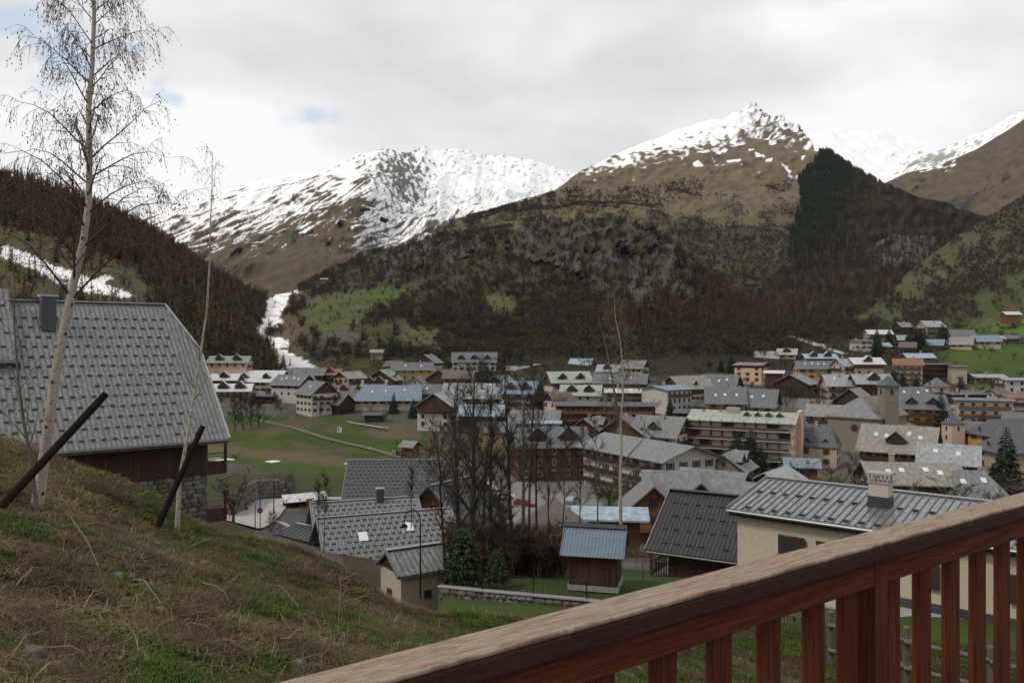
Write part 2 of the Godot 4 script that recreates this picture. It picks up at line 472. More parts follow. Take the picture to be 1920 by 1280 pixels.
	var peak := slope("peak_mountain", [
		[[760, 600, 950], [950, 600, 1000], [1150, 600, 1000], [1300, 600, 1000], [1460, 650, 860], [1600, 650, 860], [1680, 600, 950], [1880, 470, 1600]],
		[[790, 490, 1300], [950, 460, 1350], [1150, 445, 1400], [1300, 485, 1400], [1450, 520, 1300], [1600, 520, 1300], [1700, 480, 1400], [1885, 440, 1700]],
		[[815, 444, 1750], [950, 407, 1900], [1100, 368, 2100], [1300, 362, 2200], [1450, 356, 2100], [1540, 400, 1900], [1700, 414, 1800], [1890, 436, 1800]],
		[[830, 434, 2000], [1000, 380, 2300], [1100, 335, 2500], [1250, 292, 2700], [1400, 276, 2700], [1535, 290, 2400], [1600, 324, 2300], [1700, 374, 2100], [1895, 434, 1900]],
		[[850, 430, 2050], [1000, 376, 2350], [1060, 346, 2600], [1090, 320, 2700], [1150, 292, 3000], [1200, 270, 3100], [1235, 258, 3200], [1270, 243, 3300], [1300, 236, 3350], [1330, 225, 3400], [1352, 224, 3450], [1372, 213, 3550], [1392, 205, 3600], [1408, 198, 3600], [1418, 208, 3600], [1432, 212, 3600], [1445, 221, 3600], [1462, 219, 3550], [1480, 234, 3500], [1500, 254, 3300], [1530, 286, 2500], [1600, 321, 2350], [1700, 372, 2150], [1900, 432, 1950]]],
		480, 240,
		func(q: Vector3, _u, v: float, m: Vector2) -> Vector3:
			var env := sin(PI * clampf(v, 0.0, 1.0))
			var craggy := smoothstep(1340.0, 1400.0, m.x) * smoothstep(1540.0, 1490.0, m.x) * smoothstep(0.72, 0.9, v)
			var k := relief_far(q, 34.0, 0.16) * (0.2 + env) + nf.get_noise_2d(q.x * 0.55, q.z * 0.5 + q.y * 0.3) * 11.0 + craggy * nr.get_noise_2d(q.x * 0.5, q.y * 0.5) * 45.0
			var cliff := smoothstep(60.0, 20.0, Vector2((m.x - 1690.0) * 0.8, (m.y - 485.0) * 1.4).length()) * nr.get_noise_2d(q.x * 0.9, q.y * 0.4) * 18.0
			return q + Vector3.BACK * (k * 1.3 + cliff) + Vector3.UP * k * (0.2 if v > 0.985 else 0.4),
		func(q: Vector3, m: Vector2, _n, v: float) -> Color:
			var w := wob(m, 9.0)
			var c := mixc(DRY * 1.1, DRY_DARK * 1.15, 0.3 + nf.get_noise_2d(m.x * 2.0 + m.y, m.y * 2.6) * 1.1)
			c = mixc(c, Color(0.085, 0.082, 0.035), smoothstep(360.0, 430.0, m.y) * (0.5 + nz.get_noise_2d(m.x * 2.0, m.y * 3.0)))
			c = mixc(c, SCRUB * 1.15, smoothstep(395.0, 455.0, m.y + nz.get_noise_2d(m.x * 2.0, m.y * 2.0) * 50.0 + nf.get_noise_2d(m.x * 4.0, m.y * 5.0) * 40.0))
			var olive := nf.get_noise_2d(m.x * 3.0, m.y * 4.5) + nz.get_noise_2d(m.x * 5.0, m.y * 7.0) * 0.7
			if m.y > 400.0: c = mixc(c, Color(0.085, 0.08, 0.038), smoothstep(0.05, 0.35, olive) * 0.7)
			var edge := 318.0
			if m.x < 1400.0: edge = lerpf(352.0, 282.0, clampf((m.x - 1080.0) / 320.0, 0.0, 1.0))
			else: edge = lerpf(272.0, 288.0, clampf((m.x - 1400.0) / 130.0, 0.0, 1.0))
			var streak := nf.get_noise_2d(m.x * 2.2 + m.y * 1.5, m.y * 5.0 - m.x * 0.8) * 1.2 + nz.get_noise_2d(m.x * 2.0, m.y * 4.0) * 0.6
			var s := smoothstep(-0.2, 0.16, (edge - 26.0 - m.y) / 34.0 + streak * 1.1)
			s *= smoothstep(1085.0, 1110.0, m.x + nf.get_noise_2d(m.x, m.y * 3.0) * 20.0)
			var patch := smoothstep(0.34, 0.42, nz.get_noise_2d(m.x * 2.6 + 90.0, m.y * 5.0)) * smoothstep(330.0, 318.0, m.y) * smoothstep(1240.0, 1280.0, m.x) * smoothstep(1525.0, 1510.0, m.x)
			c = mixc(c, SNOW, maxf(s, patch))
			var crag := smoothstep(0.1, 0.34, nf.get_noise_2d(m.x * 5.0 + m.y * 3.0, m.y * 4.0) + smoothstep(30.0, 8.0, absf(m.x - 1440.0 - (m.y - 230.0) * 0.7)) * 0.28 - 0.06) * smoothstep(1390.0, 1420.0, m.x) * smoothstep(290.0, 262.0, m.y)
			c = mixc(c, mixc(ROCK, ROCK_DARK, 0.4), crag)
			if inside(planted, w.x, w.y): c = mixc(SCRUB * 0.8, Color(0.06, 0.052, 0.036), 0.35 + olive * 1.2)
			var cl := smoothstep(62.0, 34.0, Vector2((m.x - 1690.0) * 0.72, (m.y - 480.0) * 1.3).length() + nf.get_noise_2d(m.x * 3.0, m.y * 3.0) * 26.0)
			c = mixc(c, mixc(ROCK * 0.75, ROCK_DARK, 0.5 + nf.get_noise_2d(m.x * 8.0, m.y * 5.0)), cl)
			if m.y > 495.0 and m.y < 520.0 and m.x > 1360.0 and m.x < 1450.0: c = mixc(c, MEADOW * 0.7, smoothstep(-0.1, 0.2, nf.get_noise_2d(m.x * 2.0, m.y * 4.0)))
			return c,
		M.mountain)
	# ---- the rocky wooded hill behind the village
	var crags := poly([955, 440, 1010, 415, 1150, 405, 1210, 420, 1250, 450, 1300, 500, 1320, 560, 1270, 600, 1200, 590, 1120, 560, 1080, 510, 1000, 490, 950, 475])
	var lawn_a := poly([575, 562, 640, 548, 690, 546, 700, 575, 672, 610, 640, 632, 580, 622, 560, 600])
	var lawn_b := poly([690, 540, 760, 534, 764, 548, 745, 566, 700, 574])
	var lawn_c := poly([905, 553, 950, 556, 972, 572, 958, 588, 918, 584])
	var dry_a := poly([760, 612, 830, 615, 900, 640, 940, 665, 780, 668, 745, 640])
	var rocks_b := poly([660, 470, 720, 478, 880, 440, 930, 440, 900, 470, 830, 500, 720, 510])
	var hill := slope("wooded_hill", [
		[[440, 730, 520], [600, 712, 530], [800, 712, 530], [1000, 712, 530], [1200, 710, 530], [1380, 705, 540], [1520, 690, 600]],
		[[455, 655, 620], [600, 640, 630], [800, 648, 640], [1000, 640, 660], [1200, 622, 690], [1380, 622, 700], [1500, 645, 690]],
		[[490, 596, 800], [600, 574, 850], [800, 560, 850], [1000, 540, 850], [1200, 520, 850], [1330, 560, 800], [1480, 632, 750]],
		[[515, 552, 1050], [545, 548, 1050], [600, 516, 1100], [700, 472, 1150], [830, 440, 1200], [900, 443, 1150], [960, 437, 1100], [1020, 414, 1050], [1080, 416, 1000], [1150, 406, 980], [1200, 418, 960], [1250, 445, 940], [1300, 490, 900], [1340, 530, 880], [1400, 580, 840], [1450, 608, 800], [1490, 630, 780]]],
		400, 190,
		func(q: Vector3, _u, v: float, m: Vector2) -> Vector3:
			var env := sin(PI * clampf(v, 0.0, 1.0))
			var k := nz.get_noise_2d(q.x * 0.8, q.z * 0.8) * 16.0 * env + nf.get_noise_2d(q.x * 1.2, q.z * 1.2) * 3.0
			var w := wob(m, 16.0)
			var steep := 0.0
			if inside(crags, w.x, w.y) or inside(rocks_b, w.x, w.y): steep = nr.get_noise_2d(q.x * 1.6, q.y * 0.9) * 22.0 + nf.get_noise_2d(q.x * 4.0, q.y * 2.5) * 6.0
			if inside(piste, m.x, m.y): k *= 0.2
			return q + Vector3.BACK * (k + steep) + Vector3.UP * k * 0.35,
		func(q: Vector3, m: Vector2, n: Vector3, _v) -> Color:
			var w := wob(m, 14.0)
			var c := mixc(SCRUB * 0.9, Color(0.05, 0.045, 0.027), 0.5 + nz.get_noise_2d(m.x * 2.0, m.y * 3.0) * 1.3)
			c = mixc(c, Color(0.058, 0.062, 0.027), smoothstep(0.15, 0.45, nz.get_noise_2d(m.x * 1.4 + 40.0, m.y * 2.6)) * 0.7)
			if inside(crags, w.x, w.y) or inside(rocks_b, w.x, w.y):
				var r := nf.get_noise_2d(m.x * 5.0, m.y * 3.2) + nr.get_noise_2d(m.x * 3.0, m.y * 2.0) * 0.4
				r += nf.get_noise_2d(m.x * 13.0, m.y * 8.0) * 0.8
				c = mixc(c, mixc(ROCK_DARK * 0.8, ROCK * 0.6, 0.4 + r), smoothstep(-0.1, 0.2, r * 0.6 + nz.get_noise_2d(m.x * 2.0, m.y * 2.0)))
			var tex := nf.get_noise_2d(m.x * 3.0, m.y * 6.0)
			if inside(lawn_a, w.x, w.y): c = mixc(MEADOW * 0.75, DRY * 0.8, 0.32 + tex * 0.9)
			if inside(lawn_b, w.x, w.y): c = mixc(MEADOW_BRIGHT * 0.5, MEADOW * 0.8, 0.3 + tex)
			if inside(lawn_c, w.x, w.y): c = mixc(MEADOW * 0.75, DRY * 0.8, 0.4 + tex)
			if inside(dry_a, w.x, w.y): c = mixc(DRY * 0.75, MEADOW * 0.8, 0.4 + tex)
			if m.y > 600.0 and m.x > 540.0 and m.x < 760.0 and not inside(lawn_a, w.x, w.y): c = mixc(c, mixc(DRY * 0.6, MEADOW * 0.6, 0.5 + tex), 0.6)
			var rr := Vector2((m.x - 640.0) / 60.0, (m.y - 634.0) / 9.0).length()
			c = mixc(c, ROCK * 0.7, smoothstep(1.0, 0.6, rr + tex * 0.8) * 0.8)
			w = wob(m, 5.0, 1.6)
			if m.x < 700.0 and m.y > 550.0 and m.x < 620.0: c = mixc(c, DRY * 0.8, smoothstep(60.0, 20.0, absf(m.x - 530.0)))
			if inside(piste, w.x, w.y): c = mixc(SNOW * 0.9, Color(0.55, 0.47, 0.4), smoothstep(0.15, 0.4, nf.get_noise_2d(m.x * 2.0, m.y * 6.0)))
			return c,
		M.mountain)
	# ---- the forest slope on the left
	var open_a := poly([-400, 380, 0, 425, 120, 446, 240, 500, 300, 548, 290, 590, 0, 580, -400, 560])
	var left := slope("forest_slope", [
		[[-500, 880, 130], [0, 850, 200], [200, 810, 290], [400, 792, 390], [480, 772, 440], [560, 760, 470]],
		[[-500, 580, 330], [0, 575, 400], [200, 575, 450], [400, 610, 520], [480, 648, 560], [520, 668, 570]],
		[[-500, 400, 480], [0, 425, 560], [200, 455, 620], [350, 505, 680], [450, 573, 750], [502, 605, 780]],
		[[-500, 140, 600], [0, 326, 680], [100, 356, 700], [200, 392, 730], [300, 446, 780], [400, 512, 840], [470, 550, 900], [516, 560, 950]]],
		240, 130,
		func(q: Vector3, _u, v: float, m: Vector2) -> Vector3:
			var k := nz.get_noise_2d(q.x * 0.8, q.z * 0.8) * 10.0 * sin(PI * v) + nf.get_noise_2d(q.x * 1.5, q.z * 1.5) * 1.5
			return q + Vector3.BACK * k + Vector3.UP * k * 0.3,
		func(q: Vector3, m: Vector2, _n, _v) -> Color:
			var w := wob(m, 14.0)
			var tex := nf.get_noise_2d(m.x * 3.0, m.y * 6.0)
			var c := mixc(SCRUB, Color(0.06, 0.045, 0.028), 0.5 + tex)
			if inside(open_a, w.x, w.y): c = mixc(DRY * 0.72, MEADOW * 0.8, 0.35 + tex)
			w = wob(m, 4.0, 2.0)
			if inside(strip_a, w.x, w.y) and nf.get_noise_2d(m.x * 2.0, m.y * 9.0) < 0.34: c = SNOW * 0.92
			if inside(strip_b, w.x, w.y) or inside(strip_c, w.x, w.y): c = SNOW * 0.9
			w = wob(m, 5.0, 1.6)
			if inside(piste, w.x, w.y): c = SNOW * 0.9
			return c,
		M.mountain)
	# ---- the grass slope on the right
	var right := slope("grass_slope", [
		[[1470, 690, 590], [1650, 672, 600], [1800, 690, 580], [1920, 705, 540], [2500, 720, 450]],
		[[1520, 650, 720], [1660, 628, 740], [1800, 606, 760], [1920, 600, 700], [2500, 500, 600]],
		[[1590, 604, 900], [1680, 564, 1000], [1800, 500, 1050], [1920, 468, 1000], [2500, 230, 850]],
		[[1632, 566, 1050], [1700, 512, 1200], [1815, 428, 1450], [1870, 398, 1450], [1920, 368, 1400], [2500, 60, 1200]]],
		260, 140,
		func(q: Vector3, _u, v: float, m: Vector2) -> Vector3:
			var k := nz.get_noise_2d(q.x * 0.6, q.z * 0.6) * 14.0 * sin(PI * v) + nf.get_noise_2d(q.x * 1.2, q.z * 1.2) * 2.0
			return q + Vector3.BACK * k + Vector3.UP * k * 0.3,
		func(q: Vector3, m: Vector2, _n, _v) -> Color:
			var tex := nf.get_noise_2d(m.x * 2.5 + m.y * 2.0, m.y * 5.0)
			var c := mixc(MEADOW * 0.6, DRY * 0.6, 0.3 + tex * 0.9 + smoothstep(560.0, 420.0, m.y) * 0.3)
			var band := (m.y - 640.0) + (m.x - 1620.0) * 0.72
			c = mixc(c, SCRUB * 1.1, smoothstep(75.0, 25.0, absf(band - 30.0 + nz.get_noise_2d(m.x * 2.0, m.y * 2.0) * 60.0)) * 0.8)
			c = mixc(c, DRY * 0.8, smoothstep(14.0, 5.0, absf(m.y - 520.0 + (m.x - 1740.0) * 0.25 + tex * 10.0)) * 0.5)
			if m.y > 590.0: c = mixc(c, MEADOW_BRIGHT * 0.75, smoothstep(1820.0, 1880.0, m.x) * 0.8 * smoothstep(590.0, 612.0, m.y + tex * 20.0))  # patch of sunshine painted into the grass colour
			return c,
		M.mountain)
	plant_woods(peak, hill, left, right, planted, crags, open_a, [lawn_a, lawn_b, lawn_c, dry_a])
	valley_floor()
	grass_bank()

# ---------------------------------------------------------------- woods on the hillsides
func conifer_mesh(seed_: int, layers: int, per: int, wide: float, gap: float) -> ArrayMesh:
	var r := RandomNumberGenerator.new()
	r.seed = seed_
	var s := Shape.new()
	s.col = Color(0.35, 0.3, 0.27)
	s.rod(Vector3.ZERO, Vector3(0, 0.95, 0), 0.016, 0.003, 4)
	for i in layers:
		var h := lerpf(0.10, 0.99, pow(float(i) / layers, 0.95))
		var reach := wide * (1.0 - h) * r.randf_range(0.85, 1.15) + 0.012
		for j in per:
			if r.randf() < gap: continue
			var a := TAU * (j + r.randf_range(-0.4, 0.4)) / per + i * 1.3
			var out := Vector3(cos(a), 0, sin(a))
			var side := Vector3(-out.z, 0, out.x)
			var len := reach * r.randf_range(0.7, 1.2)
			var root := Vector3(0, h + 0.03, 0)
			var tip := out * len + Vector3(0, h - len * r.randf_range(0.1, 0.5), 0)
			var w := len * r.randf_range(0.28, 0.45)
			var g := r.randf_range(0.75, 1.2)
			s.col = Color(g, g, g)
			var mid := root.lerp(tip, 0.55)
			s.tri(root, mid + side * w + Vector3.DOWN * 0.02, tip)
			s.tri(root, tip, mid - side * w + Vector3.DOWN * 0.02)
	return s.mesh()

func bare_mesh(seed_: int, twigs: int, wide: float) -> ArrayMesh:
	var r := RandomNumberGenerator.new()
	r.seed = seed_
	var s := Shape.new()
	s.col = Color(0.9, 0.9, 0.9)
	s.rod(Vector3.ZERO, Vector3(0.01, 0.6, 0), 0.022, 0.006, 4)
	for i in 9:
		var a := r.randf() * TAU
		var h := r.randf_range(0.15, 0.45)
		var tip := Vector3(cos(a) * wide * r.randf_range(0.5, 0.9), r.randf_range(0.55, 0.92), sin(a) * wide * r.randf_range(0.5, 0.9))
		s.rod(Vector3(0, h, 0), tip, 0.011, 0.002, 3)
		for k in twigs / 9:
			var p := Vector3(0, h, 0).lerp(tip, r.randf_range(0.3, 1.0))
			var q := p + Vector3(r.randf_range(-1, 1) * wide * 0.5, r.randf_range(-0.02, 0.22), r.randf_range(-1, 1) * wide * 0.5)
			var g := r.randf_range(0.8, 1.25)
			s.col = Color(g, g, g)
			s.blade(p, q, r.randf_range(0.008, 0.02), Vector3(r.randf_range(-1, 1), r.randf_range(-0.4, 0.4), r.randf_range(-1, 1)).normalized())
	return s.mesh()

func scatter_node(called: String, mesh: Mesh, mat_: Material, xf: Array, cols: Array, label: String, category: String) -> void:
	if xf.is_empty(): return
	var m := MultiMesh.new()
	m.transform_format = MultiMesh.TRANSFORM_3D
	m.use_colors = true
	m.mesh = mesh
	m.instance_count = xf.size()
	for i in xf.size():
		m.set_instance_transform(i, xf[i])
		m.set_instance_color(i, cols[i])
	var o := MultiMeshInstance3D.new()
	o.multimesh = m
	o.material_override = mat_
	o.name = numbered(called)
	add_child(o, true)
	tag(o, label, category, "", "stuff")

func upright(p: Vector3, h: float, wide := 1.0) -> Transform3D:
	var b := Basis(Vector3.UP, rng.randf() * TAU) * Basis(Vector3.RIGHT, rng.randf_range(-0.05, 0.05))
	return Transform3D(b.scaled(Vector3(h * wide, h, h * wide)), p)

func plant_woods(peak: Slope, hill: Slope, left: Slope, right: Slope, planted: PackedVector2Array, crags: PackedVector2Array, open_a: PackedVector2Array, lawns: Array) -> void:
	mat("foliage", Color.WHITE, 0.9, 0.0, null, 1.0, true)
	M.foliage.metallic_specular = 0.15
	var spruce := [conifer_mesh(11, 12, 7, 0.19, 0.05), conifer_mesh(12, 11, 7, 0.22, 0.05)]
	var larch := [conifer_mesh(21, 13, 6, 0.17, 0.3), conifer_mesh(22, 12, 6, 0.2, 0.35)]
	var bare := [bare_mesh(31, 100, 0.36), bare_mesh(32, 90, 0.44), bare_mesh(33, 80, 0.52)]
	M["spruce_far"] = spruce
	M["bare_far"] = bare
	M["larch_far"] = larch
	var C_SPRUCE := Color(0.018, 0.028, 0.016)
	var C_LARCH := Color(0.074, 0.05, 0.031)
	var C_BARE := Color(0.074, 0.06, 0.049)
	var C_BUD := Color(0.085, 0.075, 0.03)
	var lots := {}
	var put := func(lot: String, kind: String, p: Vector3, h: float, c: Color, wide := 1.0):
		var key := lot + "|" + kind + "|" + str(rng.randi() % 2)
		if not lots.has(key): lots[key] = [[], []]
		var k := rng.randf_range(0.7, 1.35)
		lots[key][0].append(upright(p + Vector3.DOWN * h * 0.04, h, wide))
		lots[key][1].append(Color(c.r * k, c.g * k * rng.randf_range(0.95, 1.05), c.b * k))
	# the planted spur: dark spruce above, larch below and along the right edge
	for i in 80000:
		var u := rng.randf_range(0.5, 1.0)
		var v := rng.randf_range(0.02, 0.998)
		var m := peak.mark(u, v)
		if m.x < 1420.0 or not inside(planted, m.x + nf.get_noise_2d(m.x * 3.0, m.y * 3.0) * 12.0, m.y): continue
		if Vector2((m.x - 1690.0) * 0.75, (m.y - 482.0) * 1.35).length() + nf.get_noise_2d(m.x * 4.0, m.y * 4.0) * 26.0 < 46.0 and rng.randf() < 0.88: continue
		if rng.randf() < 0.3: continue
		var p := peak.point(u, v)
		var dark := smoothstep(-20.0, 40.0, 1620.0 - m.x - (m.y - 330.0) * 0.45 + nz.get_noise_2d(m.x * 3.0, m.y * 3.0) * 50.0) * smoothstep(520.0, 440.0, m.y)
		if rng.randf() < dark: put.call("planted_spur_wood", "spruce", p, rng.randf_range(13.0, 22.0), C_SPRUCE)
		elif m.y > 470.0 and rng.randf() < 0.45: put.call("planted_spur_wood", "bare", p, rng.randf_range(8.0, 13.0), C_BARE * 0.9)
		else: put.call("planted_spur_wood", "larch", p, rng.randf_range(12.0, 19.0), (C_LARCH * 0.8).lerp(C_BARE * 0.75, clampf(rng.randf() * 0.6 + 0.3 + nz.get_noise_2d(m.x * 4.0, m.y * 4.0), 0.0, 1.0)) * clampf(1.0 + nz.get_noise_2d(m.x * 5.0 + 9.0, m.y * 6.0) * 1.3, 0.5, 1.6))
	# bushes and lone trees on the grassy mountain
	for i in 46000:
		var u := rng.randf_range(0.02, 0.66)
		var v := rng.randf_range(0.05, 0.78)
		var m := peak.mark(u, v)
		if inside(planted, m.x, m.y): continue
		var band := smoothstep(26.0, 8.0, absf(m.y - lerpf(402.0, 372.0, clampf((m.x - 900.0) / 330.0, 0.0, 1.0)) + nz.get_noise_2d(m.x * 2.0, 7.0) * 16.0)) * smoothstep(1330.0, 1290.0, m.x)
		var low := smoothstep(385.0, 455.0, m.y + nz.get_noise_2d(m.x * 2.0, m.y * 2.0) * 70.0)
		var tuft := smoothstep(14.0, 8.0, absf(m.y - 352.0 + (m.x - 1450.0) * 0.28)) * smoothstep(1425.0, 1435.0, m.x) * smoothstep(1492.0, 1485.0, m.x)
		var k := maxf(maxf(band, low * 0.85), tuft) * smoothstep(-0.4, 0.05, nz.get_noise_2d(m.x * 3.0, m.y * 4.0) + 0.15)
		if rng.randf() > k: continue
		put.call("mountain_scrub", "bare", peak.point(u, v), rng.randf_range(4.0, 9.0), C_BARE * (0.6 if band > 0.4 or tuft > 0.3 else 0.8), 1.25)
	# the rocky hill behind the village
	for i in 34000:
		var u := rng.randf()
		var v := rng.randf_range(0.02, 0.995)
		var m := hill.mark(u, v)
		var w := wob(m, 12.0)
		if inside(piste, m.x + 4.0, m.y) or inside(piste, m.x - 4.0, m.y - 4.0): continue
		var k := 0.62 + nz.get_noise_2d(m.x * 3.0, m.y * 4.0) * 1.1
		if inside(crags, w.x, w.y): k = 0.22 + nz.get_noise_2d(m.x * 4.0, m.y * 4.0)
		if m.y > 560.0: k += 0.2
		if m.x < 760.0 and m.y > 600.0: k = 0.1 + nz.get_noise_2d(m.x * 4.0, m.y * 4.0) * 0.8
		for l in lawns:
			if inside(l, w.x, w.y): k *= 0.05
		if m.x < 560.0 and m.y < 660.0: k *= 0.5
		if rng.randf() > k: continue
		var p := hill.point(u, v)
		var larchy := smoothstep(1040.0, 1180.0, m.x) * smoothstep(500.0, 590.0, m.y)
		if rng.randf() < larchy * 0.6: put.call("rocky_hill_wood", "larch", p, rng.randf_range(9.0, 16.0), C_LARCH * rng.randf_range(0.55, 0.9))
		elif rng.randf() < 0.03: put.call("rocky_hill_wood", "spruce", p, rng.randf_range(8.0, 14.0), C_SPRUCE)
		else: put.call("rocky_hill_wood", "bare", p, rng.randf_range(4.0, 8.5), C_BUD * 0.6 if rng.randf() < 0.15 else C_BARE * rng.randf_range(0.6, 0.95), 1.15)
	# the forest slope on the left
	for i in 9000:
		var u := rng.randf_range(0.3, 1.0)
		var v := rng.randf_range(0.02, 1.0)
		var m := left.mark(u, v)
		var w := wob(m, 14.0)
		if inside(piste, m.x + 5.0, m.y) or inside(piste, m.x - 5.0, m.y): continue
		if inside(open_a, w.x, w.y) and rng.randf() > 0.12: continue
		if inside(strip_a, m.x, m.y) or inside(strip_b, m.x, m.y) or inside(strip_a, m.x, m.y - 10.0): continue
		var p := left.point(u, v)
		if rng.randf() < (0.6 if m.y > 520.0 else 0.35): put.call("left_slope_forest", "bare", p, rng.randf_range(7.0, 12.0), C_BARE * 0.85 if rng.randf() < 0.75 else C_BUD, 1.1)
		elif rng.randf() < 0.14: put.call("left_slope_forest", "spruce", p, rng.randf_range(10.0, 16.0), C_SPRUCE * 1.2)
		else: put.call("left_slope_forest", "larch", p, rng.randf_range(6.5, 17.0), Color(0.082, 0.056, 0.035) * rng.randf_range(0.5, 1.3))
	# the gully and hedges on the right slope
	for i in 20000:
		var u := rng.randf_range(0.0, 0.6)
		var v := rng.randf_range(0.05, 0.99)
		var m := right.mark(u, v)
		var band := (m.y - 640.0) + (m.x - 1620.0) * 0.72
		var k := smoothstep(85.0, 20.0, absf(band - 35.0 + nz.get_noise_2d(m.x * 2.0, m.y * 2.0) * 90.0)) + smoothstep(0.2, 0.42, nz.get_noise_2d(m.x * 3.0 + 30.0, m.y * 4.0)) * 0.45
		if m.y < 440.0: k = 0.9
		if m.y > 640.0: k *= 0.3
		if m.y > 560.0 and m.y < 620.0: k *= 0.6
		if rng.randf() > k: continue
		put.call("right_slope_scrub", "bare", right.point(u, v), rng.randf_range(3.0, 7.0), C_BARE * rng.randf_range(0.6, 0.95) if rng.randf() < 0.8 else C_BUD * 0.7, 1.2)
	var says := {"planted_spur_wood": "dense dark forest covering the steep spur below the snowy peak", "mountain_scrub": "leafless scrub in bands across the brown grassy mountain", "rocky_hill_wood": "leafless and larch woodland covering the rocky hill behind the village",
		"left_slope_forest": "brown larch forest on the slope beside the snow piste", "right_slope_scrub": "leafless scrub and hedges on the green slope at the right"}
	var type_word := {"spruce": "spruce", "larch": "larch", "bare": "leafless"}
	for key in lots:
		var b: PackedStringArray = key.split("|")
		var meshes: Array = {"spruce": spruce, "larch": larch, "bare": bare}[b[1]]
		scatter_node(b[0] + "_" + type_word[b[1]], meshes[int(b[2])], M.foliage, lots[key][0], lots[key][1], says[b[0]] + ", the " + type_word[b[1]] + " trees", "wood")

# ---------------------------------------------------------------- valley floor, meadow
func paint_floor(q: Vector3, m: Vector2, d: float) -> Color:
	var tex := nf.get_noise_2d(q.x * 4.0, q.z * 4.0)
	var broad := nz.get_noise_2d(q.x * 1.5, q.z * 1.5)
	var yards := mixc(Color(0.13, 0.128, 0.12), Color(0.075, 0.08, 0.042), 0.3 + broad * 1.4 + tex * 0.5)      # lanes and gardens
	var lawn := mixc(Color(0.058, 0.1, 0.025), DRY * 0.8, 0.25 + tex * 0.6)
	var waste := mixc(DRY * 0.62, MEADOW * 0.8, 0.3 + tex * 0.8 + broad * 0.8)
	var c := mixc(lawn, yards, smoothstep(52.0, 66.0, d + tex * 8.0))
	var w := wob(m, 14.0)
	if inside(car_park, w.x, w.y): c = mixc(Color(0.27, 0.265, 0.255), Color(0.2, 0.195, 0.185), 0.5 + tex + broad)
	c = mixc(c, waste, smoothstep(780.0, 690.0, w.x) * smoothstep(58.0, 70.0, d) * smoothstep(232.0, 214.0, d + broad * 14.0))
	w = wob(m, 4.0)
	if inside(asphalt, w.x, w.y): c = mixc(Color(0.085, 0.085, 0.088), Color(0.11, 0.108, 0.104), 0.5 + tex)
	# the ski meadow
	w = wob(m, 8.0)
	if inside(ski_meadow, w.x, w.y):
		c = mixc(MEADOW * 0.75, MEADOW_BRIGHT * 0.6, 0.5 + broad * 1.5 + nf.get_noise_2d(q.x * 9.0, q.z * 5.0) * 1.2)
		c = mixc(c, DRY, smoothstep(0.05, 0.4, nf.get_noise_2d(q.x * 2.0, q.z * 1.0) + 0.05) * 0.75)
		var track := absf(m.y - lerpf(842.0, 872.0, clampf((m.x - 400.0) / 300.0, 0.0, 1.0)) + tex * 5.0)
		c = mixc(c, DRY * 1.15, smoothstep(13.0, 5.0, track) * smoothstep(720.0, 660.0, m.x))
		var yard := Vector2((m.x - 745.0) / 60.0, (m.y - 808.0) / 16.0).length() + tex * 0.5
		c = mixc(c, DRY * 1.1, smoothstep(1.1, 0.7, yard))
	if d > 400.0:
		var up := mixc(MEADOW * 0.62, SCRUB * 1.3, 0.6 + broad + tex * 0.6)
		up = mixc(up, mixc(MEADOW_BRIGHT * 0.7, MEADOW * 0.85, 0.25 + broad + tex * 0.5), smoothstep(1740.0, 1800.0, w.x))  # sunlit fields at the right: the sun is put into the green
		if m.x < 760.0 and m.x > 600.0: up = mixc(MEADOW * 0.75, DRY * 0.6, 0.5 + tex)
		if w.x > 820.0: up = mixc(up, SCRUB * 0.9, smoothstep(820.0, 880.0, w.x) * smoothstep(1560.0 + clampf(d - 560.0, 0.0, 130.0), 1480.0 + clampf(d - 560.0, 0.0, 130.0), w.x) * 0.9)
		c = mixc(c, up, smoothstep(430.0, 470.0, d + broad * 60.0) if m.x < 1800.0 else smoothstep(400.0, 420.0, d))
		w = wob(m, 5.0, 1.6)
		if inside(piste, w.x, w.y): c = SNOW * 0.9
	return c

var car_park := poly([900, 900, 1000, 880, 1110, 900, 1130, 960, 1080, 1000, 960, 1010, 880, 960])
var asphalt := poly([480, 960, 520, 950, 560, 956, 590, 985, 640, 1040, 640, 1080, 520, 1060, 470, 990])
var ski_meadow := poly([396, 790, 470, 776, 540, 782, 640, 785, 700, 792, 790, 806, 830, 820, 832, 850, 760, 880, 640, 892, 560, 888, 460, 868, 380, 862])

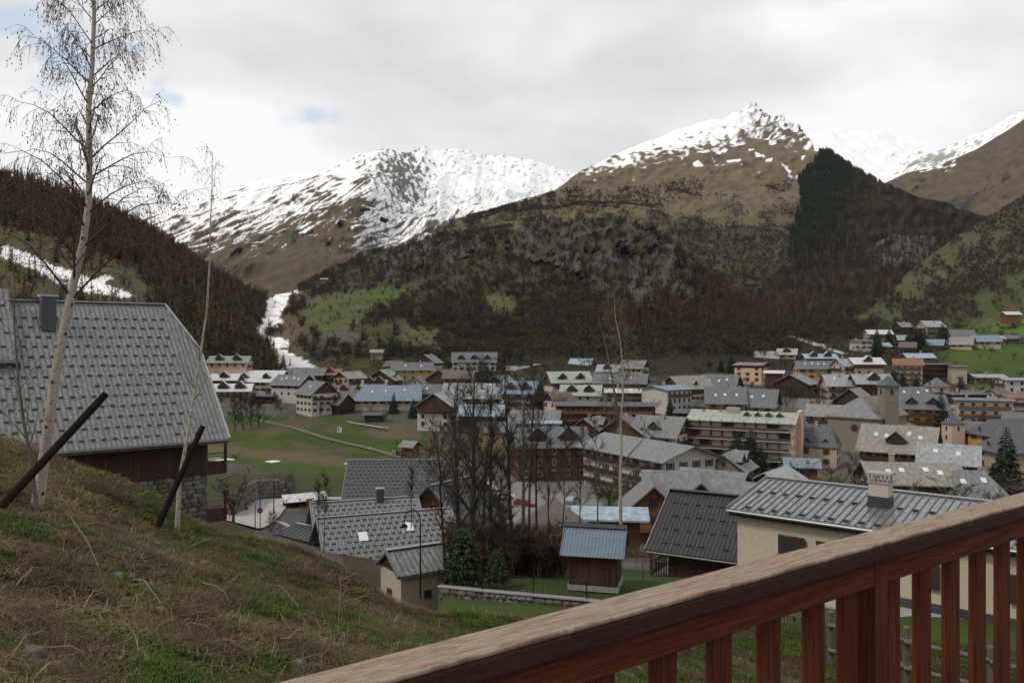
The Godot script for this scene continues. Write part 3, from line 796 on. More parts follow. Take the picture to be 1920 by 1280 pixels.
func valley_floor() -> void:
	var nu := 640
	var nv := 280
	var pos := PackedVector3Array()
	var nor := PackedVector3Array()
	var col := PackedColorArray()
	var idx := PackedInt32Array()
	for j in nv:
		var d := 18.0 * pow(780.0 / 18.0, float(j) / (nv - 1))
		for i in nu:
			var px := lerpf(-900.0, 2900.0, float(i) / (nu - 1))
			var x := (px - 960.0) / F * d
			var q := Vector3(x, ground(x, -d), -d)
			var m := Vector2(px, 640.0 - (q.y - EYE) / d * F)
			q.y += nf.get_noise_2d(x * 2.0, d * 2.0) * 0.25
			pos.append(q)
			nor.append(Vector3(-(floor_at(x + 0.5, d) - floor_at(x - 0.5, d)), 1.0, floor_at(x, d + 0.5) - floor_at(x, d - 0.5)).normalized())
			col.append(paint_floor(q, m, d))
	for j in nv - 1:
		for i in nu - 1:
			var o := j * nu + i
			idx.append_array([o, o + nu, o + nu + 1, o, o + nu + 1, o + 1])
	var arr := []
	arr.resize(Mesh.ARRAY_MAX)
	arr[Mesh.ARRAY_VERTEX] = pos
	arr[Mesh.ARRAY_NORMAL] = nor
	arr[Mesh.ARRAY_COLOR] = col
	arr[Mesh.ARRAY_INDEX] = idx
	var me := ArrayMesh.new()
	me.add_surface_from_arrays(Mesh.PRIMITIVE_TRIANGLES, arr)
	mat("soil", Color.WHITE, 0.95, 0.0, noise_tex(0.05, 0.7, 1.0, 8, 256, 5), 0.35, true)
	M.soil.metallic_specular = 0.2
	structure("ground", me, M.soil)

# ---------------------------------------------------------------- the grass bank below the balcony
func bank_color(x: float, d: float) -> Color:
	var tex := nf.get_noise_2d(x * 30.0, d * 30.0)
	var broad := nz.get_noise_2d(x * 14.0, d * 14.0)
	return mixc(Color(0.078, 0.055, 0.036), Color(0.052, 0.05, 0.024), 0.2 + broad * 0.8 + tex * 0.7)

func grass_bank() -> void:
	var s := PackedVector3Array()
	var nor := PackedVector3Array()
	var col := PackedColorArray()
	var idx := PackedInt32Array()
	var nu := 260
	var nv := 200
	for j in nv:
		var d := 1.5 + 44.0 * pow(float(j) / (nv - 1), 1.6)
		for i in nu:
			var x := lerpf(-30.0, 24.0, float(i) / (nu - 1))
			var y := bank_at(x, d)
			y = maxf(y, floor_at(x, d) - 0.6)
			s.append(Vector3(x, EYE + y, -d))
			var gx := (bank_at(x + 0.08, d) - bank_at(x - 0.08, d)) / 0.16
			var gd := (bank_at(x, d + 0.08) - bank_at(x, d - 0.08)) / 0.16
			nor.append(Vector3(-gx, 1.0, gd).normalized())
			col.append(bank_color(x, d))
	for j in nv - 1:
		for i in nu - 1:
			var o := j * nu + i
			idx.append_array([o, o + nu, o + nu + 1, o, o + nu + 1, o + 1])
	var arr := []
	arr.resize(Mesh.ARRAY_MAX)
	arr[Mesh.ARRAY_VERTEX] = s
	arr[Mesh.ARRAY_NORMAL] = nor
	arr[Mesh.ARRAY_COLOR] = col
	arr[Mesh.ARRAY_INDEX] = idx
	var me := ArrayMesh.new()
	me.add_surface_from_arrays(Mesh.PRIMITIVE_TRIANGLES, arr)
	mat("bank_soil", Color.WHITE, 0.95, 0.0, noise_tex(0.06, 0.55, 1.0, 9, 256, 5), 1.3, true)
	M.bank_soil.metallic_specular = 0.15
	structure("bank", me, M.bank_soil)

func tuft_mesh(seed_: int, blades: int, tall: float, spread: float, lean: float, wide: float) -> ArrayMesh:
	var r := RandomNumberGenerator.new()
	r.seed = seed_
	var s := Shape.new()
	for i in blades:
		var a := r.randf() * TAU
		var root := Vector3(r.randf_range(-1, 1), 0, r.randf_range(-1, 1)) * spread
		root.y = -0.02
		var out := Vector3(cos(a), 0, sin(a))
		var h := tall * r.randf_range(0.45, 1.1)
		var l := lean * r.randf_range(0.2, 1.3) * h
		var mid := root + Vector3.UP * h * 0.6 + out * l * 0.4
		var tip := root + Vector3.UP * h * (0.95 - 0.5 * minf(lean, 1.0)) + out * l
		var side := Vector3(-out.z, 0, out.x)
		var w := wide * r.randf_range(0.6, 1.3)
		var g := r.randf_range(0.65, 1.3)
		s.col = Color(g, g * r.randf_range(0.93, 1.05), g)
		s.quad(root - side * w, mid - side * w * 0.8, mid + side * w * 0.8, root + side * w)
		s.tri(mid - side * w * 0.8, tip, mid + side * w * 0.8)
	return s.mesh()

func grow_grass() -> void:
	# matted straw, short green blades, dead leaf litter and low weeds; which grows where changes within a pace
	var dry := [tuft_mesh(1, 16, 0.12, 0.10, 2.2, 0.0034), tuft_mesh(2, 14, 0.18, 0.12, 2.6, 0.003), tuft_mesh(3, 18, 0.07, 0.11, 2.8, 0.0045)]
	var green := [tuft_mesh(5, 18, 0.075, 0.08, 0.9, 0.004), tuft_mesh(6, 12, 0.13, 0.07, 0.9, 0.0045)]
	var litter := [tuft_mesh(7, 12, 0.05, 0.14, 3.2, 0.012)]
	var lots := {}
	for i in 260000:
		var d := sqrt(lerpf(9.0, 27.0 * 27.0, rng.randf()))
		var x := rng.randf_range(-0.9, 0.75) * d - 1.0
		var crest := lerpf(16.3, 25.0, smoothstep(-2.0, 9.0, x))
		if d > crest + 1.5: continue
		if x > 14.0: continue
		var y := bank_at(x, d)
		if y < floor_at(x, d) - 0.3: continue
		var broad := nz.get_noise_2d(x * 22.0, d * 22.0)
		var small := nf.get_noise_2d(x * 46.0, d * 46.0)
		var tiny := nf.get_noise_2d(x * 130.0 + 31.0, d * 130.0)
		var right_side := smoothstep(-9.0, 3.0, x)
		var greenness := 0.24 + right_side * 0.26 + broad * 0.9 + small * 1.5 + tiny * 0.5 + smoothstep(13.0, 16.0, d) * 0.2
		var bare := nf.get_noise_2d(x * 34.0 + 170.0, d * 34.0) * 1.2 + broad * 0.3
		if bare < -0.26 and rng.randf() < 0.82: continue
		var key: String
		var c: Color
		var k := rng.randf_range(0.7, 1.25)
		if rng.randf() < clampf((greenness - 0.25) * 2.2, 0.02, 0.97):
			key = "green%d" % (rng.randi() % 2)
			c = mixc(Color(0.045, 0.09, 0.018), Color(0.11, 0.14, 0.034), 0.5 + tiny * 1.4)
		elif bare < -0.1 and rng.randf() < 0.6:
			key = "litter0"
			c = mixc(Color(0.11, 0.072, 0.045), Color(0.2, 0.15, 0.11), rng.randf())
		else:
			key = "dry%d" % (rng.randi() % 3)
			c = mixc(Color(0.10, 0.078, 0.045), Color(0.27, 0.215, 0.12), clampf(0.42 + small * 1.6 + tiny * 1.2 + rng.randf_range(-0.3, 0.3), 0.0, 1.0))
		if not lots.has(key): lots[key] = [[], []]
		var n := Vector3(0.35, 1.0, -0.14).normalized()
		var b := Basis(n, rng.randf() * TAU) * Basis(Quaternion(Vector3.UP, n))
		lots[key][0].append(Transform3D(b.scaled(Vector3.ONE * rng.randf_range(0.55, 1.25) * (1.0 + maxf(0.0, small) * 0.6)), Vector3(x, EYE + y, -d)))
		lots[key][1].append(Color(c.r * k, c.g * k, c.b * k))
	for key in lots:
		var kind: String = key.substr(0, key.length() - 1)
		var meshes: Array = {"green": green, "dry": dry, "litter": litter}[kind]
		var says: Dictionary = {"green": "short fresh green grass on the bank below the railing", "dry": "dry straw coloured grass matted over the bank below the railing", "litter": "dead brown leaf litter on bare spots of the bank"}
		scatter_node({"green": "green_grass", "dry": "dry_grass", "litter": "leaf_litter"}[kind], meshes[int(key.substr(key.length() - 1))], M.foliage, lots[key][0], lots[key][1], says[kind], "grass")

# ---------------------------------------------------------------- houses
func make_palette() -> void:
	var plaster := noise_tex(0.03, 0.9, 1.0, 41, 256, 5)
	var metal := noise_tex(0.025, 0.66, 1.06, 42, 256, 6)
	var timber := Image.create(256, 256, false, Image.FORMAT_RGB8)
	var fn := FastNoiseLite.new()
	fn.seed = 4
	fn.frequency = 0.03
	for y in 256:
		for x in 256:
			var g := 0.8 + 0.28 * fn.get_noise_2d(x * 5.0, y * 0.5) + 0.1 * fn.get_noise_2d(x * 20.0, y * 2.0)
			timber.set_pixel(x, y, Color(g, g * 0.985, g * 0.97))
	var tim := ImageTexture.create_from_image(timber)
	var stone := noise_tex(0.09, 0.45, 1.0, 43, 256, 3)
	M["tex_metal"] = metal
	M["tex_plaster"] = plaster
	M["tex_timber"] = tim
	M["tex_stone"] = stone
	for w in [["white", 0.44, 0.42, 0.395], ["pinkwhite", 0.42, 0.36, 0.315], ["cream", 0.38, 0.33, 0.25], ["beige", 0.33, 0.265, 0.195], ["yellow", 0.37, 0.275, 0.125], ["ochre", 0.42, 0.27, 0.09], ["pink", 0.48, 0.33, 0.26], ["peach", 0.54, 0.38, 0.27], ["grey_wall", 0.36, 0.37, 0.375]]:
		mat(w[0], lin(w[1], w[2], w[3]), 0.9, 0.0, plaster, 0.12)
	for w in [["wood_dark", 0.042, 0.021, 0.014], ["wood_red", 0.082, 0.03, 0.017], ["wood_brown", 0.105, 0.052, 0.026], ["wood_orange", 0.22, 0.085, 0.03], ["wood_grey", 0.14, 0.115, 0.09], ["wood_maroon", 0.06, 0.018, 0.014]]:
		mat(w[0], lin(w[1], w[2], w[3]), 0.75, 0.0, tim, 0.5)
	for w in [["stone", 0.36, 0.31, 0.24], ["stone_grey", 0.2, 0.19, 0.175]]:
		mat(w[0], lin(w[1], w[2], w[3]), 0.95, 0.0, stone, 0.35)
	for w in [["roof_grey", 0.125, 0.13, 0.14, 0.5], ["roof_mid", 0.175, 0.18, 0.185, 0.5], ["roof_light", 0.30, 0.31, 0.32, 0.45], ["roof_white", 0.56, 0.575, 0.59, 0.5], ["roof_dark", 0.055, 0.057, 0.063, 0.5], ["roof_blue", 0.17, 0.235, 0.30, 0.45], ["roof_sky", 0.3, 0.38, 0.45, 0.45], ["roof_green", 0.22, 0.25, 0.215, 0.6], ["roof_pale_green", 0.35, 0.38, 0.31, 0.6], ["roof_lauze", 0.195, 0.175, 0.14, 0.85], ["roof_slate", 0.085, 0.09, 0.1, 0.6], ["roof_rust", 0.24, 0.12, 0.055, 0.8], ["roof_brown", 0.13, 0.10, 0.085, 0.7], ["roof_tan", 0.25, 0.235, 0.205, 0.6]]:
		mat(w[0], lin(w[1], w[2], w[3]), w[4], 0.0, metal, 0.14)
	mat("glass_dark", lin(0.03, 0.033, 0.036), 0.12)
	mat("skylight_glass", lin(0.72, 0.76, 0.8), 0.12, 0.85)
	mat("frame_white", lin(0.55, 0.53, 0.5), 0.6)
	mat("frame_brown", lin(0.07, 0.035, 0.02), 0.7)
	mat("shutter_red", lin(0.13, 0.04, 0.022), 0.7)
	mat("shutter_orange", lin(0.26, 0.095, 0.03), 0.7)
	mat("concrete", lin(0.3, 0.29, 0.275), 0.9, 0.0, plaster, 0.3)
	mat("zinc", lin(0.3, 0.31, 0.32), 0.35, 0.6)
	mat("black_iron", lin(0.018, 0.016, 0.016), 0.5, 0.3)
	mat("gutter", lin(0.1, 0.09, 0.085), 0.4, 0.5)

func roof_mesh(L: float, W: float, H: float, rise: float, og: float, oe: float, hip_l: float, hip_r: float, hip_drop: float, thick := 0.2) -> ArrayMesh:
	# closed gable roof; hip_l / hip_r draw the ridge in, hip_drop (0..1) lifts the hip's foot (0 = full hip)
	var s := Shape.new()
	var k := rise / (W * 0.5)
	var hx := L * 0.5 + og
	var hz := W * 0.5 + oe
	var ye := H - oe * k
	var yr := H + rise
	var layer := func(dy: float) -> Array:
		return [Vector3(-hx, ye + dy, hz), Vector3(hx, ye + dy, hz), Vector3(-hx, ye + dy, -hz), Vector3(hx, ye + dy, -hz), Vector3(-hx + hip_l, yr + dy, 0), Vector3(hx - hip_r, yr + dy, 0)]
	var t: Array = layer.call(thick)
	var b: Array = layer.call(0.0)
	var half := func(q: Array, i: int, r: int) -> Vector3:
		return (q[i] as Vector3).lerp(q[r], hip_drop)
	for side in 2:
		var a0: int = 0 if side == 0 else 3
		var a1: int = 1 if side == 0 else 2
		var r0: int = 4 if side == 0 else 5
		var r1: int = 5 if side == 0 else 4
		# the verge runs up to the hip's foot, then turns in
		s.quad(t[r0], t[r1], t[a1], t[a0])
		s.quad(b[a0], b[a1], b[r1], b[r0])
		s.quad(t[a0], t[a1], b[a1], b[a0])
	for e in [[0, 2, 4, hip_l], [3, 1, 5, hip_r]]:
		if e[3] > 0.0:
			s.tri(t[e[0]], t[e[1]], t[e[2]])
			s.tri(b[e[1]], b[e[0]], b[e[2]])
			s.quad(t[e[1]], t[e[0]], b[e[0]], b[e[1]])
		else:
			s.quad(t[e[1]], t[e[2]], b[e[2]], b[e[1]])
			s.quad(t[e[2]], t[e[0]], b[e[0]], b[e[2]])
	return s.mesh()

func wall_mesh(L: float, W: float, H: float, rise: float, hip_l: float, hip_r: float, under := 1.5) -> ArrayMesh:
	var s := Shape.new()
	s.at(0, (H - under) * 0.5, 0, L, H + under, W)
	for e in [[-1.0, hip_l], [1.0, hip_r]]:
		if e[1] <= 0.0:
			s.prism(PackedVector2Array([Vector2(-W * 0.5, H), Vector2(W * 0.5, H), Vector2(0, H + rise - 0.02)]), Transform3D(Basis(Vector3.UP, PI * 0.5), Vector3(e[0] * (L * 0.5 - 0.2), 0, 0)), 0.4)
	return s.mesh()

func faces_eye(o: Node3D, at: Vector3, n: Vector3) -> bool:
	var x := o.transform
	return (x.basis * n).dot(Vector3(0, EYE, 0) - x * at) > 0.0

func add_window(o: Node3D, at: Vector3, turn: float, w: float, h: float, near: bool, shutter: String, frame: String) -> void:
	var b := Basis(Vector3.UP, turn)
	var out := b * Vector3(0, 0, 1)
	if near:
		var f := part(o, "window", block(w + 0.16, h + 0.16, 0.1), M[frame], at + out * 0.03)
		f.rotation.y = turn
		part(f, "pane", block(w * 0.44, h - 0.06, 0.06), M.glass_dark, Vector3(-w * 0.24, 0, 0.035))
		part(f, "pane", block(w * 0.44, h - 0.06, 0.06), M.glass_dark, Vector3(w * 0.24, 0, 0.035))
	else:
		var g := part(o, "window", block(w, h, 0.1), M.glass_dark, at + out * 0.03)
		g.rotation.y = turn
	if shutter:
		for k in [-1.0, 1.0]:
			var sh := part(o, "shutter", block(w * 0.48, h + 0.1, 0.08), M[shutter], at + out * 0.07 + b * Vector3(k * w * 0.78, 0, 0))
			sh.rotation.y = turn

func house(label: String, px: float, d: float, ridge_py: float, yaw: float, L: float, W: float, pitch: float, wall: String, roof: String, opt := {}) -> Node3D:
	var x := (px - 960.0) / F * d
	if pitch > 19.0 and pitch < 34.0 and d > 180.0: pitch += 5.0
	var rise := W * 0.5 * tan(deg_to_rad(pitch))
	var top := EYE + (640.0 - ridge_py) / F * d
	var yb: float = ground(x, -d)
	if opt.has("base"): yb = EYE + (640.0 - opt.base) / F * d
	var H := top - yb - rise - 0.2
	if H < 2.4:
		yb -= 2.4 - H
		H = 2.4
	var most: float = opt.get("most", 9.5)
	if H > most:
		yb += H - most
		H = most
	var o := thing(opt.get("name", "house"), label, opt.get("cat", "house"), Vector3(x, yb, -d), deg_to_rad(yaw), opt.get("group", "houses of the village"))
	fit_house(o, L, W, H, rise, wall, roof, d, opt)
	return o

func fit_house(o: Node3D, L: float, W: float, H: float, rise: float, wall: String, roof: String, d: float, opt: Dictionary) -> void:
	var r := RandomNumberGenerator.new()
	r.seed = int(o.position.x * 13.0 + o.position.z * 7.0) + 1000
	var near := d < 285.0
	var hl: float = opt.get("hip_l", 0.0)
	var hr: float = opt.get("hip_r", 0.0)
	var og: float = opt.get("og", 1.0)
	var oe: float = opt.get("oe", 1.1)
	part(o, "wall", wall_mesh(L, W, H, rise, hl, hr, opt.get("under", 4.0)), M[wall])
	part(o, "roof", roof_mesh(L, W, H, rise, og, oe, hl, hr, 0.0), M[roof])
	var k := rise / (W * 0.5)
	# timber cladding: on the gables, and on the upper part of the walls
	if opt.has("clad"):
		var from: float = H - opt.get("clad_h", 0.0)
		for e in [-1.0, 1.0]:
			if (hl if e < 0.0 else hr) > 0.0: continue
			var s := Shape.new()
			var g := PackedVector2Array([Vector2(-W * 0.5 - 0.06, from), Vector2(W * 0.5 + 0.06, from), Vector2(W * 0.5 + 0.06, H - 0.05), Vector2(0, H + rise - 0.06), Vector2(-W * 0.5 - 0.06, H - 0.05)])
			if from > H - 0.1: g = PackedVector2Array([Vector2(-W * 0.5, H), Vector2(W * 0.5, H), Vector2(0, H + rise - 0.06)])
			s.prism(g, Transform3D(Basis(Vector3.UP, PI * 0.5), Vector3(e * (L * 0.5 + 0.03), 0, 0)), 0.16)
			part(o, "gable_cladding", s.mesh(), M[opt.clad])
		if opt.get("clad_h", 0.0) > 0.1:
			for e in [-1.0, 1.0]:
				part(o, "cladding", block(L + 0.2, opt.clad_h, 0.14), M[opt.clad], Vector3(0, H - opt.clad_h * 0.5 - 0.03, e * (W * 0.5 + 0.04)))
	# windows on the sides that face the balcony
	var shutter: String = opt.get("shut", ["", "", "shutter_red", "frame_brown"][r.randi() % 4])
	var frame: String = opt.get("frame", ["frame_brown", "frame_white"][r.randi() % 2])
	var step: float = opt.get("step", r.randf_range(2.6, 3.7))
	var ww: float = opt.get("ww", [0.9, 1.1, 1.3][r.randi() % 3])
	var wh: float = opt.get("wh", [1.1, 1.3, 1.5][r.randi() % 3])
	var opt2 := opt.duplicate()
	if not opt.has("bal") and not opt.has("gbal") and L > 8.0 and not opt.has("hip_l"):
		var kind: String = ["wood_dark", "wood_brown", "wood_red", "wood_dark"][r.randi() % 4]
		if r.randf() < 0.5: opt2["bal"] = kind
		if r.randf() < 0.5: opt2["gbal"] = kind
		opt2["bal_rows"] = 1 + r.randi() % 2
	if not opt.has("dorm") and not opt.has("hip_l") and not opt.has("sky") and L > 9.5 and rise > 1.8 and d > 185.0 and d < 560.0 and r.randf() < 0.55:
		opt2["dorm"] = 1 + r.randi() % 2
		opt2["dorm_w"] = r.randf_range(3.2, 4.6)
		opt2["dorm_mat"] = ["wood_dark", "wood_brown", "wood_red"][r.randi() % 3]
	opt = opt2
	var storey := 2.8
	if not opt.get("blind", false):
		for f in [[Vector3(0, 0, 1), 0.0, L, W * 0.5, hl + hr > -1.0], [Vector3(0, 0, -1), PI, L, W * 0.5, true], [Vector3(1, 0, 0), PI * 0.5, W, L * 0.5, false], [Vector3(-1, 0, 0), -PI * 0.5, W, L * 0.5, false]]:
			var n: Vector3 = f[0]
			var dist: float = f[3] + (0.1 if opt.has("clad") else 0.0)
			if not faces_eye(o, n * dist, n): continue
			var len: float = f[2]
			var gable: bool = absf(n.x) > 0.5
			if opt.get("plain_gable", false) and gable: continue
			var cols := maxi(1, int((len - 1.2) / step))
			var rows := maxi(1, int((H - 0.2) / storey))
			rows = mini(rows, opt.get("rows", 4))
			var side := Basis(Vector3.UP, f[1]) * Vector3.RIGHT
			if gable and rise > 2.2 and not opt.get("no_attic", false):
				add_window(o, n * dist + Vector3.UP * (H + rise * 0.3), f[1], 0.9, 1.0, near, "", frame)
			for row in rows:
				var wy := H - storey * row - 1.55
				if wy < 0.7: continue
				for cidx in cols:
					if r.randf() < opt.get("skip", 0.12): continue
					var off := (cidx - (cols - 1) * 0.5) * (len / cols)
					add_window(o, n * dist + side * off + Vector3.UP * wy, f[1], ww, wh, near, shutter, frame)
				if opt.has("bal") and not gable and row < opt.get("bal_rows", 3) and n.z * (1.0 if opt.get("bal_front", true) else -1.0) > 0.0:
					add_balcony(o, n * (dist + 0.55) + Vector3.UP * (wy - 1.1), f[1], len * 0.94, opt.bal)
				if opt.has("gbal") and gable and row < opt.get("bal_rows", 3):
					add_balcony(o, n * (dist + 0.5) + Vector3.UP * (wy - 1.1), f[1], len * 0.9, opt.gbal)
	# rooflights on the visible slope
	for s in [1.0, -1.0]:
		if not faces_eye(o, Vector3(0, H + rise, s * W * 0.25), Vector3(0, 1, s * k).normalized()): continue
		var tilt := atan(k)
		var count: int = opt.get("sky", 0)
		for i in count:
			var fx := (i + 0.5) / count - 0.5 + r.randf_range(-0.05, 0.05)
			var fz := r.randf_range(0.35, 0.6)
			var sl := part(o, "skylight", block(0.9, 0.12, 1.2), M.skylight_glass, Vector3(fx * L * 0.8, H + rise * (1.0 - fz) + 0.25, s * W * 0.5 * fz))
			sl.rotation.x = s * tilt
		for i in opt.get("dorm", 0):
			var fx: float = (i + 0.5) / opt.dorm - 0.5
			add_dormer(o, Vector3(fx * L * 0.9, H + rise * 0.12, s * W * 0.5 * 0.82), 0.0 if s > 0.0 else PI, opt.get("dorm_w", 2.4), W * 0.3, opt.get("dorm_mat", "wood_dark"), roof)
		if opt.get("sky", 0) or opt.get("dorm", 0): break
	for i in opt.get("chim", 1 if r.randf() < 0.6 else 0):
		var fx := r.randf_range(-0.32, 0.32)
		var fz := r.randf_range(-0.16, 0.16)
		var cy := H + rise * (1.0 - absf(fz) * 2.0)
		var ch := part(o, "chimney", block(0.8, 1.7, 0.7), M[opt.get("chim_mat", "beige")], Vector3(fx * L, cy + 0.75, fz * W))
		part(ch, "cap", block(1.0, 0.14, 0.9), M.concrete, Vector3(0, 0.92, 0))

func add_balcony(o: Node3D, at: Vector3, turn: float, len: float, m: String) -> void:
	var b := part(o, "balcony", block(len, 0.16, 1.1), M[m] if m != "white_slab" else M.white, at)
	b.rotation.y = turn
	part(b, "railing", block(len, 0.85, 0.07), M[m] if m != "white_slab" else M.frame_brown, Vector3(0, 0.52, 0.5))

func add_dormer(o: Node3D, at: Vector3, turn: float, w: float, deep: float, m: String, roof: String) -> void:
	var s := Shape.new()
	var h := w * 0.42
	s.prism(PackedVector2Array([Vector2(-w * 0.5, 0), Vector2(w * 0.5, 0), Vector2(w * 0.5, h), Vector2(0, h + w * 0.45), Vector2(-w * 0.5, h)]), Transform3D(Basis(), Vector3(0, 0, -deep * 0.5)), deep)
	var dm := part(o, "dormer", s.mesh(), M[m], at)
	dm.rotation.y = turn
	var r := Shape.new()
	for k in [-1.0, 1.0]:
		r.beam(Vector3(k * w * 0.31, h + w * 0.20, 0.35), Vector3(k * w * 0.31, h + w * 0.20, -deep), w * 0.82, 0.1, Vector3(k * 0.67, 0.74, 0))
	part(dm, "dormer_roof", r.mesh(), M[roof])
	part(dm, "window", block(w * 0.4, h * 0.9, 0.1), M.glass_dark, Vector3(0, h * 0.6, 0.02))

# seams and snow stops on one slope of a metal roof; origin at the ridge end, u along the ridge, s down the slope
func roof_seams(parent: Node, origin: Vector3, u: Vector3, s: Vector3, ulen: float, slen: float, gap: float, high: float, wide: float, m: Material, singly: bool, narrow := 0.0) -> void:
	var n := u.cross(s).normalized()
	if n.y < 0.0: n = -n
	var all := Shape.new()
	var count := int(ulen / gap)
	for i in count + 1:
		var o := origin + u * (i * gap) + n * high * 0.5
		var l := slen
		if singly:
			var one := Shape.new()
			one.beam(Vector3.ZERO, s * l, wide, high, n)
			part(parent, "seam", one.mesh(), m, o)
		else:
			all.beam(o, o + s * l, wide, high, n)
	if not singly:
		part(parent, "standing_seams", all.mesh(), m).set_meta("kind", "stuff")

func roof_stops(parent: Node, origin: Vector3, u: Vector3, s: Vector3, ulen: float, rows: Array, gap: float, size: Vector3, m: Material, singly: bool, most := 295) -> void:
	var n := u.cross(s).normalized()
	if n.y < 0.0: n = -n
	var b := Basis(u, n, u.cross(n))
	var me := block(size.x, size.y, size.z)
	var all := Shape.new()
	var made := 0
	for r in rows.size():
		var count := int(ulen / gap)
		for i in count:
			if rng.randf() < 0.02: continue
			var p: Vector3 = origin + u * ((i + 0.5 + (0.5 if r % 2 else 0.0)) * gap + rng.randf_range(-0.015, 0.015)) + s * (float(rows[r]) + rng.randf_range(-0.03, 0.03)) + n * size.y * 0.5
			if singly and made < most:
				var o := part(parent, "snow_stop", me, m, p)
				o.basis = b
				made += 1
			else:
				all.box(Transform3D(b, p), size)
	if all.v.size():
		part(parent, "snow_stops", all.mesh(), m).set_meta("kind", "stuff")

